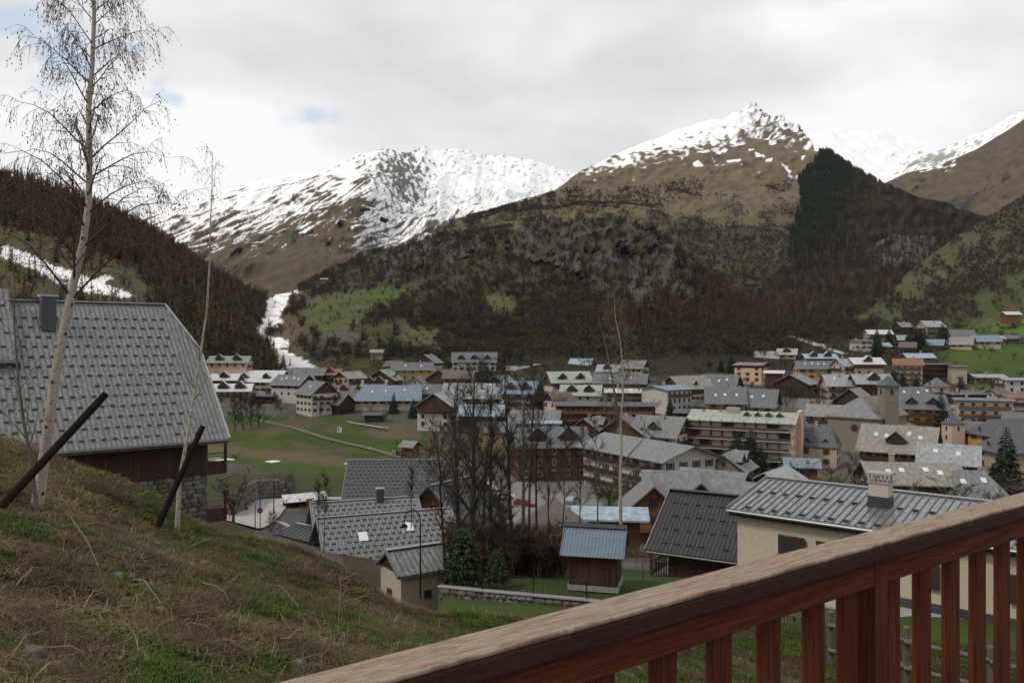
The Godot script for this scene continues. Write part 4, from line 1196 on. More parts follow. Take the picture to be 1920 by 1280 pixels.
# ---------------------------------------------------------------- the village
func make_village() -> void:
	var D := "wood_dark"
	var R := "wood_red"
	var B := "wood_brown"
	# [label, bearing, distance, ridge mark, turn, length, width, pitch, wall, roof, more]
	var list := [
		["pink walled house with long grey green roof below the forest slope", 432, 430, 667, 0, 20, 10, 25, "pink", "roof_green", {"rows": 1}],
		["small timber house with white metal roof beside the chalet eaves", 424, 415, 700, 0, 13, 9, 25, B, "roof_white", {}],
		["low beige house with broad white roof left of the large white hotel", 437, 392, 719, 8, 17, 11, 22, "beige", "roof_white", {}],
		["large pinkish white hotel with white roof and two dark dormers", 488, 425, 694, -12, 27, 13, 32, "pinkwhite", "roof_white", {"clad": D, "dorm": 2, "dorm_w": 4.0, "skip": 0.3, "cat": "hotel"}],
		["grey roofed house with four bright skylights beside the white hotel", 550, 400, 702, -25, 17, 12, 35, "white", "roof_grey", {"sky": 4, "clad": D, "clad_h": 1.6}],
		["white house with brown gable and steep grey roof above the meadow", 594, 372, 714, -48, 14, 13, 38, "white", "roof_grey", {"clad": R, "sky": 1}],
		["long dark grey barn roof at the foot of the snow piste", 577, 452, 689, 0, 19, 12, 25, B, "roof_grey", {"sky": 1, "name": "barn", "cat": "barn"}],
		["small house with rusty orange roof right of the snow piste", 623, 452, 691, -10, 10, 9, 25, "wood_orange", "roof_rust", {}],
		["cream house with tan roof and brown gable behind the rusty roof", 656, 440, 696, 50, 12, 12, 22, "cream", "roof_tan", {"clad": B}],
		["yellowish house with low grey roof left of the long blue roof", 641, 402, 722, -20, 15, 10, 25, "yellow", "roof_grey", {}],
		["long cream building with hipped blue metal roof and three skylights", 727, 385, 722, 4, 30, 15, 38, "cream", "roof_blue", {"hip_l": 5.0, "sky": 3, "rows": 3, "skip": 0.25, "shut": "shutter_red"}],
		["dark red gabled chalet with grey green roof behind the blue roof", 720, 430, 692, 80, 14, 15, 28, R, "roof_green", {}],
		["yellow house with two skylights below the wooden gabled chalet", 772, 452, 679, 12, 22, 11, 28, "yellow", "roof_grey", {"sky": 2}],
		["tall chalet with reddish wooden gable at the wood's edge", 803, 475, 664, 75, 13, 12, 30, "cream", "roof_grey", {"clad": R, "clad_h": 2.0}],
		["small cream gabled house in front of the yellow house", 783, 410, 706, 80, 9, 10, 30, "cream", "roof_grey", {}],
		["large white chalet with dark dormers standing highest in the village centre", 890, 520, 660, 0, 27, 14, 38, "white", "roof_grey", {"dorm": 3, "dorm_w": 4.0, "clad": D}],
		["brown gabled house with purplish brown roof below the white chalet", 835, 420, 692, 70, 15, 14, 28, R, "roof_brown", {}],
		["cream house with plain grey roof right of the blue roof", 803, 392, 720, 0, 15, 10, 30, "cream", "roof_grey", {"sky": 1}],
		["chalet with red wooden gable and white lower wall behind bare trees", 826, 330, 735, 75, 15, 14, 28, "white", "roof_light", {"clad": R, "clad_h": 3.2, "gbal": R, "bal_rows": 1}],
		["long white building with light metal roof behind the bare trees", 890, 352, 718, -8, 25, 14, 32, "white", "roof_light", {"clad": D, "sky": 2}],
		["white block with blue roof and dark balconies behind the bare trees", 976, 345, 714, -10, 14, 12, 35, "white", "roof_blue", {"bal": D}],
		["low grey house with grey green roof at the hill's foot", 970, 500, 686, 0, 13, 9, 20, "grey_wall", "roof_green", {}],
		["cream house with pale grey roof beside the grey green roof", 1023, 505, 682, 0, 13, 10, 22, "cream", "roof_light", {"sky": 1}],
		["peach house with pale blue roof alone at the hill's foot", 1091, 500, 672, -25, 13, 10, 30, "peach", "roof_sky", {"chim": 1}],
		["brown and peach apartment chalet with pale green cross gabled roof", 1065, 402, 696, 15, 20, 13, 30, "peach", "roof_pale_green", {"clad": B, "clad_h": 2.0, "bal": B, "dorm": 2, "dorm_w": 4.2, "dorm_mat": "wood_brown"}],
		["white house with pale green roof below the apartment chalet", 1090, 350, 721, -10, 16, 11, 28, "white", "roof_pale_green", {"clad": R}],
		["timber house with white flat roof and orange wooden gable", 1180, 330, 728, -8, 18, 9, 14, B, "roof_white", {"clad": "wood_orange"}],
		["wide dark maroon block with orange balconies behind the birch", 1135, 292, 753, -5, 34, 12, 8, "wood_maroon", "roof_dark", {"bal": "wood_orange", "step": 3.6, "cat": "apartment block"}],
		["grey walled house with pale roof behind the forked birch top", 1142, 450, 683, -20, 11, 9, 30, "grey_wall", "roof_light", {}],
		["cream house with steep mid grey roof right of the birch top", 1190, 432, 675, -30, 12, 10, 35, "cream", "roof_mid", {"clad": D}],
		["dark timber house with broad grey roof behind the birch", 1165, 392, 700, -15, 24, 12, 28, D, "roof_grey", {"sky": 2}],
		["brown chalet with long dark grey roof beyond the parking area", 1030, 215, 800, 10, 18, 11, 30, B, "roof_grey", {"under": 3.0}],
		["large white chalet with dark balconies and wide grey roof", 1212, 195, 822, -60, 30, 15, 18, "white", "roof_mid", {"bal": D, "most": 11.0, "step": 3.4, "og": 1.6, "oe": 1.8, "skip": 0.2, "chim": 0, "no_attic": true}],
		["brown gabled timber chalet behind the large white chalet", 1168, 236, 776, 75, 14, 14, 32, B, "roof_mid", {}],
		["peach house with red brown gable left of the long apartment block", 1240, 242, 779, -35, 14, 12, 38, "peach", "roof_mid", {"clad": R}],
		["white building with blank end wall and flat blue roof", 1250, 322, 722, 38, 14, 13, 10, "white", "roof_blue", {"plain_gable": true, "skip": 0.0, "most": 11.5, "rows": 4, "step": 2.3}],
		["four storey cream building with red brown top floor and tan roof", 1288, 350, 704, 35, 19, 12, 32, "cream", "roof_tan", {"clad": R, "clad_h": 2.8, "skip": 0.0, "most": 11.5, "rows": 4, "step": 2.5, "dorm": 1}],
		["pink house with steep grey roof and three skylights in the village middle", 1352, 365, 702, -30, 15, 12, 33, "pink", "roof_grey", {"sky": 3, "clad": R}],
		["peach house with low grey roof beside the four storey building", 1335, 354, 717, -20, 12, 10, 30, "peach", "roof_grey", {}],
		["yellow terrace house with slate blue roof and balconies", 1360, 300, 725, -12, 13, 14, 30, "yellow", "roof_grey", {"bal": B, "sky": 3}],
		["cream terrace house with slate blue roof and maroon gable", 1424, 298, 729, -26, 12, 14, 32, "cream", "roof_grey", {"clad": "wood_maroon", "bal": B, "sky": 2}],
		["peach tower block with maroon side below the rock face", 1411, 430, 679, -35, 14, 14, 10, "peach", "roof_grey", {"clad": "wood_maroon", "clad_h": 1.2}],
		["stone house with light blue grey roof under the dark hill", 1441, 530, 658, -30, 15, 12, 28, "stone", "roof_light", {}],
		["cream house with pale green roof beside the stone house", 1477, 525, 653, -25, 11, 9, 30, "cream", "roof_pale_green", {"clad": B}],
		["long low house with sky blue roof near the far road", 1536, 510, 663, 0, 19, 9, 22, B, "roof_sky", {}],
		["row of yellow houses with grey roof and four skylights", 1525, 440, 676, -5, 18, 11, 28, "yellow", "roof_grey", {"sky": 4}],
		["dark wide gabled barn with mid grey roof above the hedge", 1492, 375, 701, 55, 15, 15, 22, D, "roof_mid", {"name": "barn", "cat": "barn"}],
		["narrow red brown house with white flat roof beside the barn", 1452, 400, 694, -20, 8, 7, 15, R, "roof_white", {}],
		["cream house with steep slate roof, orange dormers and red shutters", 1535, 240, 795, -28, 11, 10, 48, "cream", "roof_slate", {"hip_l": 2.6, "hip_r": 2.6, "dorm": 2, "dorm_mat": "wood_orange", "dorm_w": 1.6, "shut": "shutter_red", "og": 0.4, "oe": 0.4}],
		["orange timber kiosk with blue metal roof below the apartment block", 1503, 207, 858, -15, 7, 6, 20, "wood_orange", "roof_blue", {"name": "kiosk", "cat": "kiosk", "chim": 0}],
		["pinkish house with grey roof and skylights left of the church", 1530, 330, 748, -40, 12, 10, 38, "pinkwhite", "roof_grey", {"sky": 2}],
		["pink house with tan roof against the church's left corner", 1552, 292, 758, -40, 12, 9, 35, "pink", "roof_tan", {}],
		["brown and beige house with white roof behind the church square", 1622, 430, 670, 0, 15, 11, 22, "beige", "roof_white", {"clad": B, "clad_h": 2.5}],
		["cream house with steep light roof beside the white roofed house", 1584, 430, 672, 20, 9, 9, 35, "cream", "roof_light", {}],
		["beige house with light grey roof up behind the church", 1576, 346, 702, -5, 13, 11, 35, "beige", "roof_light", {"sky": 2}],
		["dark timber house with light grey roof left of the bell tower", 1632, 340, 701, -3, 14, 11, 25, D, "roof_light", {}],
		["dark gabled barn with grey roof just behind the church nave", 1603, 315, 727, 50, 11, 12, 38, D, "roof_mid", {"name": "barn", "cat": "barn"}],
		["cream house with long grey roof and skylights right of the bell tower", 1714, 322, 725, -5, 18, 10, 30, "cream", "roof_grey", {"sky": 3}],
		["yellow house with steep grey roof against the church's right side", 1724, 292, 738, -15, 15, 12, 35, "ochre", "roof_grey", {"shut": "shutter_red"}],
		["pink tower house with pointed grey pyramid roof behind the church", 1757, 322, 707, 8, 6, 6, 45, "pink", "roof_grey", {"hip_l": 3.5, "hip_r": 3.5, "og": 0.5, "oe": 0.5, "chim": 0}],
		["flat roofed maroon building with long balconies", 1744, 440, 681, 0, 19, 12, 3, "wood_maroon", "roof_dark", {"bal": "wood_maroon", "cat": "apartment block"}],
		["blank cream block beside the flat maroon building", 1794, 430, 685, -12, 7, 10, 3, "cream", "roof_grey", {"blind": true, "chim": 0}],
		["peach house with rusty orange roof left of the maroon building", 1702, 432, 672, -20, 13, 11, 22, "peach", "roof_rust", {"bal": B}],
		["white hotel with rows of orange wooden balconies", 1843, 290, 746, -24, 17, 13, 3, "white", "roof_grey", {"bal": "wood_orange", "most": 11.5, "skip": 0.0, "cat": "hotel", "name": "hotel"}],
		["maroon walled house with dark flat roof left of the balcony hotel", 1802, 312, 735, 10, 14, 10, 5, "wood_maroon", "roof_dark", {}],
		["small cream tower house with pointed slate roof in front of the hotel", 1788, 258, 778, 10, 4.6, 4.6, 45, "peach", "roof_slate", {"hip_l": 2.6, "hip_r": 2.6, "og": 0.3, "oe": 0.3, "chim": 0, "shut": ""}],
		["pink house with grey roof joined to the small tower house", 1815, 262, 789, -28, 8, 7, 35, "pink", "roof_grey", {"shut": "shutter_red"}],
		["ochre yellow house with hipped slate roof at the right edge", 1893, 252, 785, 5, 19, 11, 35, "ochre", "roof_slate", {"hip_l": 4.5, "hip_r": 4.5, "shut": "shutter_red"}],
		["beige house with hipped slate roof behind the tall spruce", 1908, 216, 810, 0, 15, 10, 38, "beige", "roof_slate", {"hip_l": 4.0, "hip_r": 4.0}],
		["big chalet with tan grey roof, five skylights and maroon gable", 1688, 195, 797, -34, 15, 13, 32, "white", "roof_tan", {"sky": 5, "clad": "wood_maroon", "clad_h": 2.6, "bal": D, "shut": "shutter_orange", "dorm": 1, "dorm_w": 4.0, "step": 3.2}],
		["maroon timber house with light metal roof and two skylights", 1780, 172, 832, -30, 10, 9, 33, "wood_maroon", "roof_light", {"sky": 2, "chim": 0}],
		["long low house with tan roof and a row of skylights", 1706, 150, 866, -8, 15, 10, 28, B, "roof_tan", {"sky": 4, "chim": 1}],
		["house with hipped mid grey roof at the end of the long low house", 1818, 146, 881, -8, 8, 9, 36, "cream", "roof_mid", {"hip_l": 2.6, "hip_r": 2.6, "sky": 2, "chim": 0}],
		["old stone house with grey roof right of the large white chalet", 1368, 195, 846, 60, 10, 9, 35, "stone", "roof_mid", {"chim": 0}],
		["small brown house with light grey roof before the stone house", 1455, 140, 878, 52, 9, 8, 30, B, "roof_light", {"chim": 0}],
		["white house with brown roof up at the right edge", 1869, 330, 728, 40, 12, 9, 35, "white", "roof_brown", {}],
		["cream house with brown roof behind the balcony hotel", 1829, 346, 731, -20, 9, 8, 35, "cream", "roof_brown", {}],
		["white house with tiny red brown bars near the far road", 1615, 560, 637, 0, 12, 9, 5, "white", "roof_green", {}],
		["cream house with long white roof in the upper hamlet", 1647, 600, 618, 0, 17, 9, 25, "cream", "roof_white", {}],
		["dark timber chalet at the top left of the upper hamlet", 1693, 640, 604, 20, 11, 9, 30, D, "roof_mid", {}],
		["cream house with broad light roof at the top of the hamlet", 1745, 640, 601, 15, 17, 12, 30, "cream", "roof_light", {}],
		["brown house with light roof in the hamlet's middle row", 1697, 570, 628, -10, 10, 8, 30, B, "roof_light", {}],
		["small brown house with brown roof at the hamlet's lower edge", 1703, 540, 641, -30, 9, 8, 30, B, "roof_brown", {}],
		["red timber house with blue roof in the upper hamlet", 1752, 570, 636, -35, 12, 10, 35, R, "roof_blue", {}],
		["narrow cream house with tan roof in the upper hamlet", 1772, 590, 632, -40, 10, 9, 38, "cream", "roof_tan", {}],
		["cream house with steep tan roof beside the blue roofed farmhouse", 1806, 570, 631, -40, 13, 12, 38, "cream", "roof_tan", {}],
		["cream farmhouse with wide blue roof above the green meadow", 1846, 575, 628, -10, 17, 12, 28, "cream", "roof_blue", {}],
		["grey timber barn with grey roof above the blue roofed farmhouse", 1802, 620, 618, -10, 16, 12, 30, "wood_grey", "roof_grey", {"name": "barn", "cat": "barn"}],
		["tiny grey shed right of the blue roofed farmhouse", 1870, 600, 629, -10, 8, 7, 25, "wood_grey", "roof_light", {"name": "shed", "cat": "shed", "chim": 0}],
		["tiny brown hut on the green meadow at the right", 1899, 600, 628, -20, 8, 6, 28, B, "roof_grey", {"name": "hut", "cat": "hut", "chim": 0}],
		["orange timber chalet with white roof high on the bright meadow", 1896, 680, 584, 0, 12, 8, 22, "wood_orange", "roof_white", {"base": 598.0}],
		["small brown house with pale blue roof by the far road", 1655, 550, 642, 10, 8, 7, 25, B, "roof_sky", {}],
		["small white house with white roof under the cliff", 1491, 640, 636, 40, 10, 8, 30, "white", "roof_white", {}],
		["low grey house with pale blue roof above the maroon building", 1721, 470, 662, 0, 15, 9, 20, "wood_grey", "roof_sky", {}],
		["low grey building with light roof near the right meadow", 1850, 430, 701, -5, 15, 9, 15, "grey_wall", "roof_light", {}],
		["little white house with balcony alone on the slope", 707, 572, 655, 0, 8, 6, 22, "white", "roof_tan", {"bal": "white_slab", "chim": 0}],
		["tiny green roofed cabin on the wooded hill beside the piste", 608, 1000, 521, 0, 8, 5, 25, "wood_grey", "roof_green", {"most": 3.0, "blind": true, "name": "cabin", "cat": "cabin", "chim": 0}],
		["orange timber chalet wing with balconies, gable towards the fence lawn", 1222, 108, 899, 84, 8, 6.4, 42, "wood_orange", "roof_mid", {"gbal": "wood_orange", "bal_rows": 3, "chim": 0, "cat": "chalet"}],
		["orange timber chalet under the largest pale grey roof behind the dark roof", 1283, 118, 882, -10, 10, 9, 33, "wood_orange", "roof_mid", {"chim": 0, "cat": "chalet"}],
		["small orange gable wing peeking over the dark roof", 1314, 106, 895, 78, 6, 4.6, 42, "wood_orange", "roof_mid", {"chim": 0, "cat": "chalet"}],
		["pale roofed chalet right behind the small orange gable", 1338, 128, 880, -35, 9, 9, 33, "wood_orange", "roof_mid", {"chim": 0, "cat": "chalet"}],
		["orange gabled annex with grey roof beside the metal roofed house", 1398, 106, 902, -38, 8, 8, 30, "wood_orange", "roof_mid", {"chim": 0, "cat": "chalet"}],
		["low kiosk with pale blue flat roof behind the blue roofed shed", 1143, 92, 949, -6, 6.5, 5, 12, "wood_brown", "roof_sky", {"chim": 0, "name": "kiosk", "cat": "kiosk"}],
		["dark timber house with brown roof hidden behind bare trees", 1012, 66, 953, 74, 8, 5.4, 34, "wood_dark", "roof_brown", {"chim": 0}],
	]
	list.append_array([
		["dark flat roofed garage in front of the white hotel", 495, 398, 739, -6, 12, 8, 8, D, "roof_dark", {"name": "garage", "cat": "garage", "chim": 0, "rows": 1}],
		["dark brown gabled house behind bare trees right of the white gable", 633, 374, 738, -32, 11, 10, 32, D, "roof_brown", {}],
		["low beige house with green grey roof under the dark red gable", 703, 408, 712, 0, 11, 8, 25, "beige", "roof_green", {"rows": 1}],
		["pink house with brown roof beside the purplish brown roof", 862, 410, 695, -10, 14, 9, 28, "pink", "roof_brown", {}],
		["dark gabled house with green roof left of the spruce", 940, 432, 703, 60, 12, 11, 32, D, "roof_green", {}],
		["brown house with pale blue lower roof among the bare trees", 905, 318, 758, -6, 16, 10, 28, B, "roof_sky", {}],
		["small yellow house glimpsed between the bare trunks", 930, 262, 790, 10, 10, 8, 25, "yellow", "roof_grey", {}],
		["grey house with broad mid grey roof behind the tall slender tree", 1005, 287, 768, -10, 16, 11, 28, "grey_wall", "roof_mid", {}],
		["little white annex with pale blue flat roof by the car park", 1022, 262, 788, -5, 9, 7, 6, "white", "roof_sky", {"chim": 0}],
		["small peach gable below the cross gabled apartment chalet", 1048, 330, 735, 30, 9, 9, 30, "peach", "roof_brown", {"clad": R}],
		["dark timber gable left of the brown gabled chalet", 1110, 262, 781, 60, 11, 11, 30, D, "roof_mid", {}],
		["small red hut between the peach house and the terrace houses", 1318, 315, 752, -20, 7, 6, 20, R, "roof_dark", {"name": "hut", "cat": "hut", "chim": 0}],
		["dark low garage below the four storey building", 1290, 300, 766, -10, 9, 7, 15, D, "roof_slate", {"name": "garage", "cat": "garage", "chim": 0}],
		["long low white building at the far right edge", 1906, 380, 708, 0, 14, 9, 8, "white", "roof_light", {"chim": 0}],
		["white house with rusty red roof at the right edge", 1915, 300, 739, -5, 12, 9, 10, "white", "roof_rust", {}],
		["maroon gabled house cut by the right edge", 1914, 272, 772, -30, 9, 8, 32, "wood_maroon", "roof_grey", {}],
		["small brown chalet with brown roof above the grey skylight house", 530, 430, 694, 30, 9, 8, 30, B, "roof_brown", {"clad": D}],
		["tiny timber barn above the yellow house with skylights", 740, 470, 676, -20, 9, 7, 30, D, "roof_brown", {"name": "barn", "cat": "barn", "chim": 0}],
		["brown chalet with grey roof right of the white hotel's gable", 565, 428, 697, 40, 9, 9, 32, B, "roof_mid", {"clad": R}],
		["cream cottage with brown roof at the meadow's top edge", 668, 392, 731, -40, 9, 8, 34, "cream", "roof_brown", {"clad": B}],
		["low dark shed between the blue roof and the ski meadow", 702, 352, 772, 5, 8, 5, 18, D, "roof_dark", {"name": "shed", "cat": "shed", "chim": 0, "blind": true}],
		["brown chalet with light roof behind the red gabled chalet", 862, 362, 728, 20, 12, 10, 30, B, "roof_light", {"clad": D}],
	])
	for h in list:
		house(h[0], h[1], h[2], h[3], h[4], h[5], h[6], h[7], h[8], h[9], h[10])
	church()
	apartments()
	hotel_sign()

func church() -> void:
	var d := 268.0
	var p := spot(1627, 745, d)
	var o := thing("church", "grey stone church with lauze roof, round window and square bell tower", "church", Vector3(p.x, ground(p.x, -d), -d), deg_to_rad(46.0))
	var L := 24.0
	var W := 16.0
	var rise := 5.5
	var H := p.y - o.position.y - rise
	part(o, "wall", wall_mesh(L, W, H, rise, 5.0, 0.0, 3.0), M.stone)
	part(o, "roof", roof_mesh(L, W, H, rise, 0.7, 0.7, 5.0, 0.0, 0.0, 0.3), M.roof_lauze)
	# the slate hip lies over the west end
	var s := Shape.new()
	var hx := L * 0.5 + 0.75
	var hz := W * 0.5 + 0.75
	var ye := H - 0.7 * rise / 8.0 + 0.36
	s.tri(Vector3(-hx, ye, -hz), Vector3(-hx + 5.0, H + rise + 0.36, 0), Vector3(-hx, ye, hz))
	s.quad(Vector3(-hx + 5.0, H + rise + 0.36, 0), Vector3(-hx + 8.0, H + rise + 0.36, 0), Vector3(-hx + 4.0, ye, hz), Vector3(-hx, ye, hz))
	part(o, "slate_hip", s.mesh(), M.roof_mid)
	var side := Shape.new()
	side.prism(PackedVector2Array([Vector2(0, 0), Vector2(5.0, 0), Vector2(5.0, H - 5.5), Vector2(0, H - 3.0)]), Transform3D(Basis(Vector3.UP, -PI * 0.5), Vector3(1.5, 0, W * 0.5)), L - 5.0)
	part(o, "aisle", side.mesh(), M.stone)
	var ar := Shape.new()
	ar.beam(Vector3(-8.6, H - 3.6, W * 0.5 + 2.5), Vector3(11.6, H - 3.6, W * 0.5 + 2.5), 6.4, 0.3, Vector3(0, 0.9, 0.43))
	part(o, "aisle_roof", ar.mesh(), M.roof_lauze)
	for i in 4:
		part(o, "buttress", block(1.1, H - 6.5, 1.0), M.stone_grey, Vector3(-7.0 + i * 5.4, (H - 6.5) * 0.5, W * 0.5 + 5.3))
	for i in 3:
		part(o, "window", block(1.2, 2.2, 0.2), M.glass_dark, Vector3(-4.4 + i * 5.4, 2.6, W * 0.5 + 5.02))
	var ring := Shape.new()
	ring.rod(Vector3(0.1, 0, 0), Vector3(-0.12, 0, 0), 1.35, 1.35, 16)
	var oc := part(o, "round_window", ring.mesh(), M.stone_grey, Vector3(-L * 0.5, H - 3.4, 0.6))
	var gl := Shape.new()
	gl.rod(Vector3(0.1, 0, 0), Vector3(-0.16, 0, 0), 1.0, 1.0, 16)
	part(oc, "pane", gl.mesh(), M.glass_dark)
	part(o, "side_window", block(0.2, 3.0, 1.1), M.glass_dark, Vector3(-L * 0.5 - 0.02, 4.6, 6.2))
	# bell tower
	var tb := spot(1666, 722, 258.0)
	var t := o.to_local(tb) if o.is_inside_tree() else o.transform.affine_inverse() * tb
	var tw := 4.5
	var sh := Shape.new()
	sh.at(0, -10.0, 0, tw, 20.0, tw)
	var tower := part(o, "bell_tower", sh.mesh(), M.stone, Vector3(t.x, t.y, t.z))
	tower.rotation.y = deg_to_rad(-44.0)
	var py := Shape.new()
	var e := tw * 0.5 + 0.45
	for i in 4:
		var b := Basis(Vector3.UP, PI * 0.5 * i)
		py.tri(b * Vector3(-e, 0, e), Vector3(0, 3.1, 0), b * Vector3(e, 0, e))
		py.quad(b * Vector3(-e, 0, e), b * Vector3(e, 0, e), b * Vector3(e, -0.25, e), b * Vector3(-e, -0.25, e))
	part(tower, "spire", py.mesh(), M.roof_slate)
	for i in 4:
		var b := Basis(Vector3.UP, PI * 0.5 * i)
		for k in [0.0]:
			var w := part(tower, "belfry_opening", block(0.9, 1.7, 0.16), M.glass_dark, b * Vector3(k, -1.9, tw * 0.5 + 0.02))
			w.rotation.y = PI * 0.5 * i
	var cl := Shape.new()
	cl.rod(Vector3(0, 0, 0), Vector3(0, 0, 0.12), 0.55, 0.55, 16)
	part(tower, "clock_face", cl.mesh(), M.roof_tan, Vector3(0, -4.9, tw * 0.5))

func apartments() -> void:
	var d := 240.0
	var p := spot(1396, 770, d)
	var o := thing("apartment_block", "long apartment block with white balcony bays and pale green roof", "apartment block", Vector3(p.x, ground(p.x, -d), -d), deg_to_rad(-27.0))
	var L := 29.0
	var W := 12.0
	var rise := 2.0
	var H := p.y - o.position.y - rise - 0.2
	part(o, "wall", wall_mesh(L, W, H, rise, 0, 0, 4.0), M.peach)
	part(o, "roof", roof_mesh(L, W, H, rise, 0.9, 1.6, 0, 0, 0), M.roof_pale_green)
	var floors := 5
	for k in floors:
		var y := H - 2.75 * (k + 1)
		var b := part(o, "balcony", block(L - 1.0, 0.18, 1.6), M.white, Vector3(-0.4, y, W * 0.5 + 0.8))
		part(b, "railing", block(L - 1.0, 0.75, 0.05), M.frame_brown, Vector3(0, 0.55, 0.76))
		for i in 9:
			var x := -L * 0.5 + 1.6 + i * 3.15
			var dark := (i * 7 + k * 5) % 4 == 1
			part(o, "bay", block(2.8, 2.3, 0.1), M.frame_brown if dark else M.white, Vector3(x, y + 1.3, W * 0.5 + 0.04))
			if dark:
				part(o, "window", block(2.3, 1.9, 0.06), M.glass_dark, Vector3(x, y + 1.2, W * 0.5 + 0.1))
	for i in 9:
		part(o, "divider", block(0.16, 2.75 * floors, 1.4), M.frame_brown, Vector3(-L * 0.5 + 0.05 + i * 3.15, H - 2.75 * floors * 0.5, W * 0.5 + 0.7))
	part(o, "stair_tower", block(1.2, H + rise + 2.6, W * 0.5), M.peach, Vector3(L * 0.5 + 0.62, (H + rise + 2.6) * 0.5 - 2.0, -W * 0.22))
	for i in 5:
		part(o, "small_window", block(0.1, 0.9, 0.6), M.glass_dark, Vector3(L * 0.5 + 0.03, H - 1.5 - 2.75 * i, W * 0.36))
	for i in 4:
		add_dormer(o, Vector3(1.5 + i * 3.0, H + rise * 0.35, W * 0.3), 0.0, 1.9, 2.4, "wood_grey", "roof_pale_green")
	part(o, "lift_housing", block(3.6, 1.6, 2.6), M.concrete, Vector3(-3.0, H + rise + 0.3, 0.8))
	for i in 3:
		part(o, "vent", block(0.7, 1.0, 0.7), M.zinc, Vector3(-11.5 + i * 5.0, H + rise * 0.8 + 0.4, 1.4))

func hotel_sign() -> void:
	var p := spot(1786, 772, 288.0)
	var o := thing("hotel_sign", "white panel with small dark tree emblem left of the balcony hotel", "sign", Vector3(p.x, ground(p.x, -288.0), p.z))
	var h := p.y - o.position.y
	part(o, "panel", block(3.4, 5.2, 0.25), M.white, Vector3(0, h, 0))
	part(o, "post", block(0.3, h, 0.2), M.zinc, Vector3(-1.2, h * 0.5 - 1.4, -0.2))
	part(o, "post", block(0.3, h, 0.2), M.zinc, Vector3(1.2, h * 0.5 - 1.4, -0.2))
	var e := Shape.new()
	for k in [-1.0, 1.0]:
		e.beam(Vector3(0, 0.5, 0), Vector3(k * 0.95, 0.42, 0), 0.05, 0.2, Vector3.UP)
	e.beam(Vector3(0, -0.4, 0), Vector3(0, 0.55, 0), 0.05, 0.2, Vector3.RIGHT)
	part(o, "emblem", e.mesh(), M.frame_brown, Vector3(0, h + 0.6, 0.15))

# ---------------------------------------------------------------- the near houses
func rock_mesh(seed_: int) -> ArrayMesh:
	var r := RandomNumberGenerator.new()
	r.seed = seed_
	var s := Shape.new()
	var ring := []
	for k in 3:
		var y: float = [-0.5, 0.0, 0.5][k]
		var row: Array[Vector3] = []
		for j in 6:
			var a := TAU * (j + 0.5 * (k % 2)) / 6.0
			var rad: float = [0.42, 0.56, 0.40][k] * r.randf_range(0.82, 1.15)
			row.append(Vector3(cos(a) * rad, y * r.randf_range(0.85, 1.0), sin(a) * rad))
		ring.append(row)
	for k in 2:
		for j in 6:
			var a: Vector3 = ring[k][j]
			var b: Vector3 = ring[k][(j + 1) % 6]
			var c: Vector3 = ring[k + 1][(j + (1 if k % 2 else 0)) % 6]
			var d: Vector3 = ring[k + 1][(j + (2 if k % 2 else 1)) % 6]
			if k % 2 == 0:
				s.tri(a, c, b)
				s.tri(b, c, d)
			else:
				s.tri(a, c, b)
				s.tri(b, c, d)
	for j in 6:
		s.tri(Vector3(0, 0.52, 0), ring[2][(j + 1) % 6], ring[2][j])
		s.tri(Vector3(0, -0.5, 0), ring[0][j], ring[0][(j + 1) % 6])
	return s.mesh()

func stone_mats() -> Array:
	if not M.has("stones"):
		var a := []
		for c in [[0.24, 0.225, 0.2], [0.17, 0.16, 0.145], [0.28, 0.245, 0.2], [0.2, 0.17, 0.135], [0.32, 0.305, 0.285]]:
			a.append(mat("stone_%d" % a.size(), lin(c[0], c[1], c[2]), 0.95, 0.0, M.tex_stone, 1.4))
		M["stones"] = a
		M["rocks"] = [rock_mesh(1), rock_mesh(2), rock_mesh(3), rock_mesh(4)]
	return M.stones

# stones of a wall face: from a to b (feet), outwards n, courses up to h0..h1
func lay_stones(parent: Node, a: Vector3, b: Vector3, n: Vector3, h0: float, h1: float, w: float, h: float, most: int, from := 0.0) -> void:
	var mats := stone_mats()
	var u := (b - a)
	var len := u.length()
	u /= len
	var y := from
	var made := 0
	while y < maxf(h0, h1) and made < most:
		var x := rng.randf_range(0.0, w * 0.5)
		var ch := h * rng.randf_range(0.8, 1.25)
		while x < len and made < most:
			var sw := w * rng.randf_range(0.6, 1.5)
			var lim := lerpf(h0, h1, x / len)
			if y + ch * 0.5 < lim and x + sw < len + w * 0.15:
				var o := part(parent, "stone", M.rocks[rng.randi() % 4], mats[rng.randi() % mats.size()], a + u * (x + sw * 0.5) + Vector3.UP * (y + ch * 0.5) + n * rng.randf_range(-0.03, 0.03))
				var bs := Basis(u, Vector3.UP, u.cross(Vector3.UP)) * Basis(Vector3.BACK, rng.randf_range(-0.12, 0.12))
				o.basis = bs * Basis.from_scale(Vector3(sw * 1.04, ch * 1.02, w * 0.55))
				made += 1
			x += sw
		y += ch

func planks(parent: Node, a: Vector3, b: Vector3, h: float, n: Vector3, wide: float, names: Array, called := "plank") -> void:
	# upright boards from a to b, h tall
	var u := b - a
	var len := u.length()
	u /= len
	var count := maxi(1, int(round(len / wide)))
	var w := len / count
	var bs := Basis(u, Vector3.UP, u.cross(Vector3.UP))
	for i in count:
		var o := part(parent, called, block(snappedf(w - 0.012, 0.001), snappedf(h, 0.01), 0.03), M[names[rng.randi() % names.size()]], a + u * (w * (i + 0.5)) + Vector3.UP * h * 0.5 + n * rng.randf_range(0.0, 0.008))
		o.basis = bs

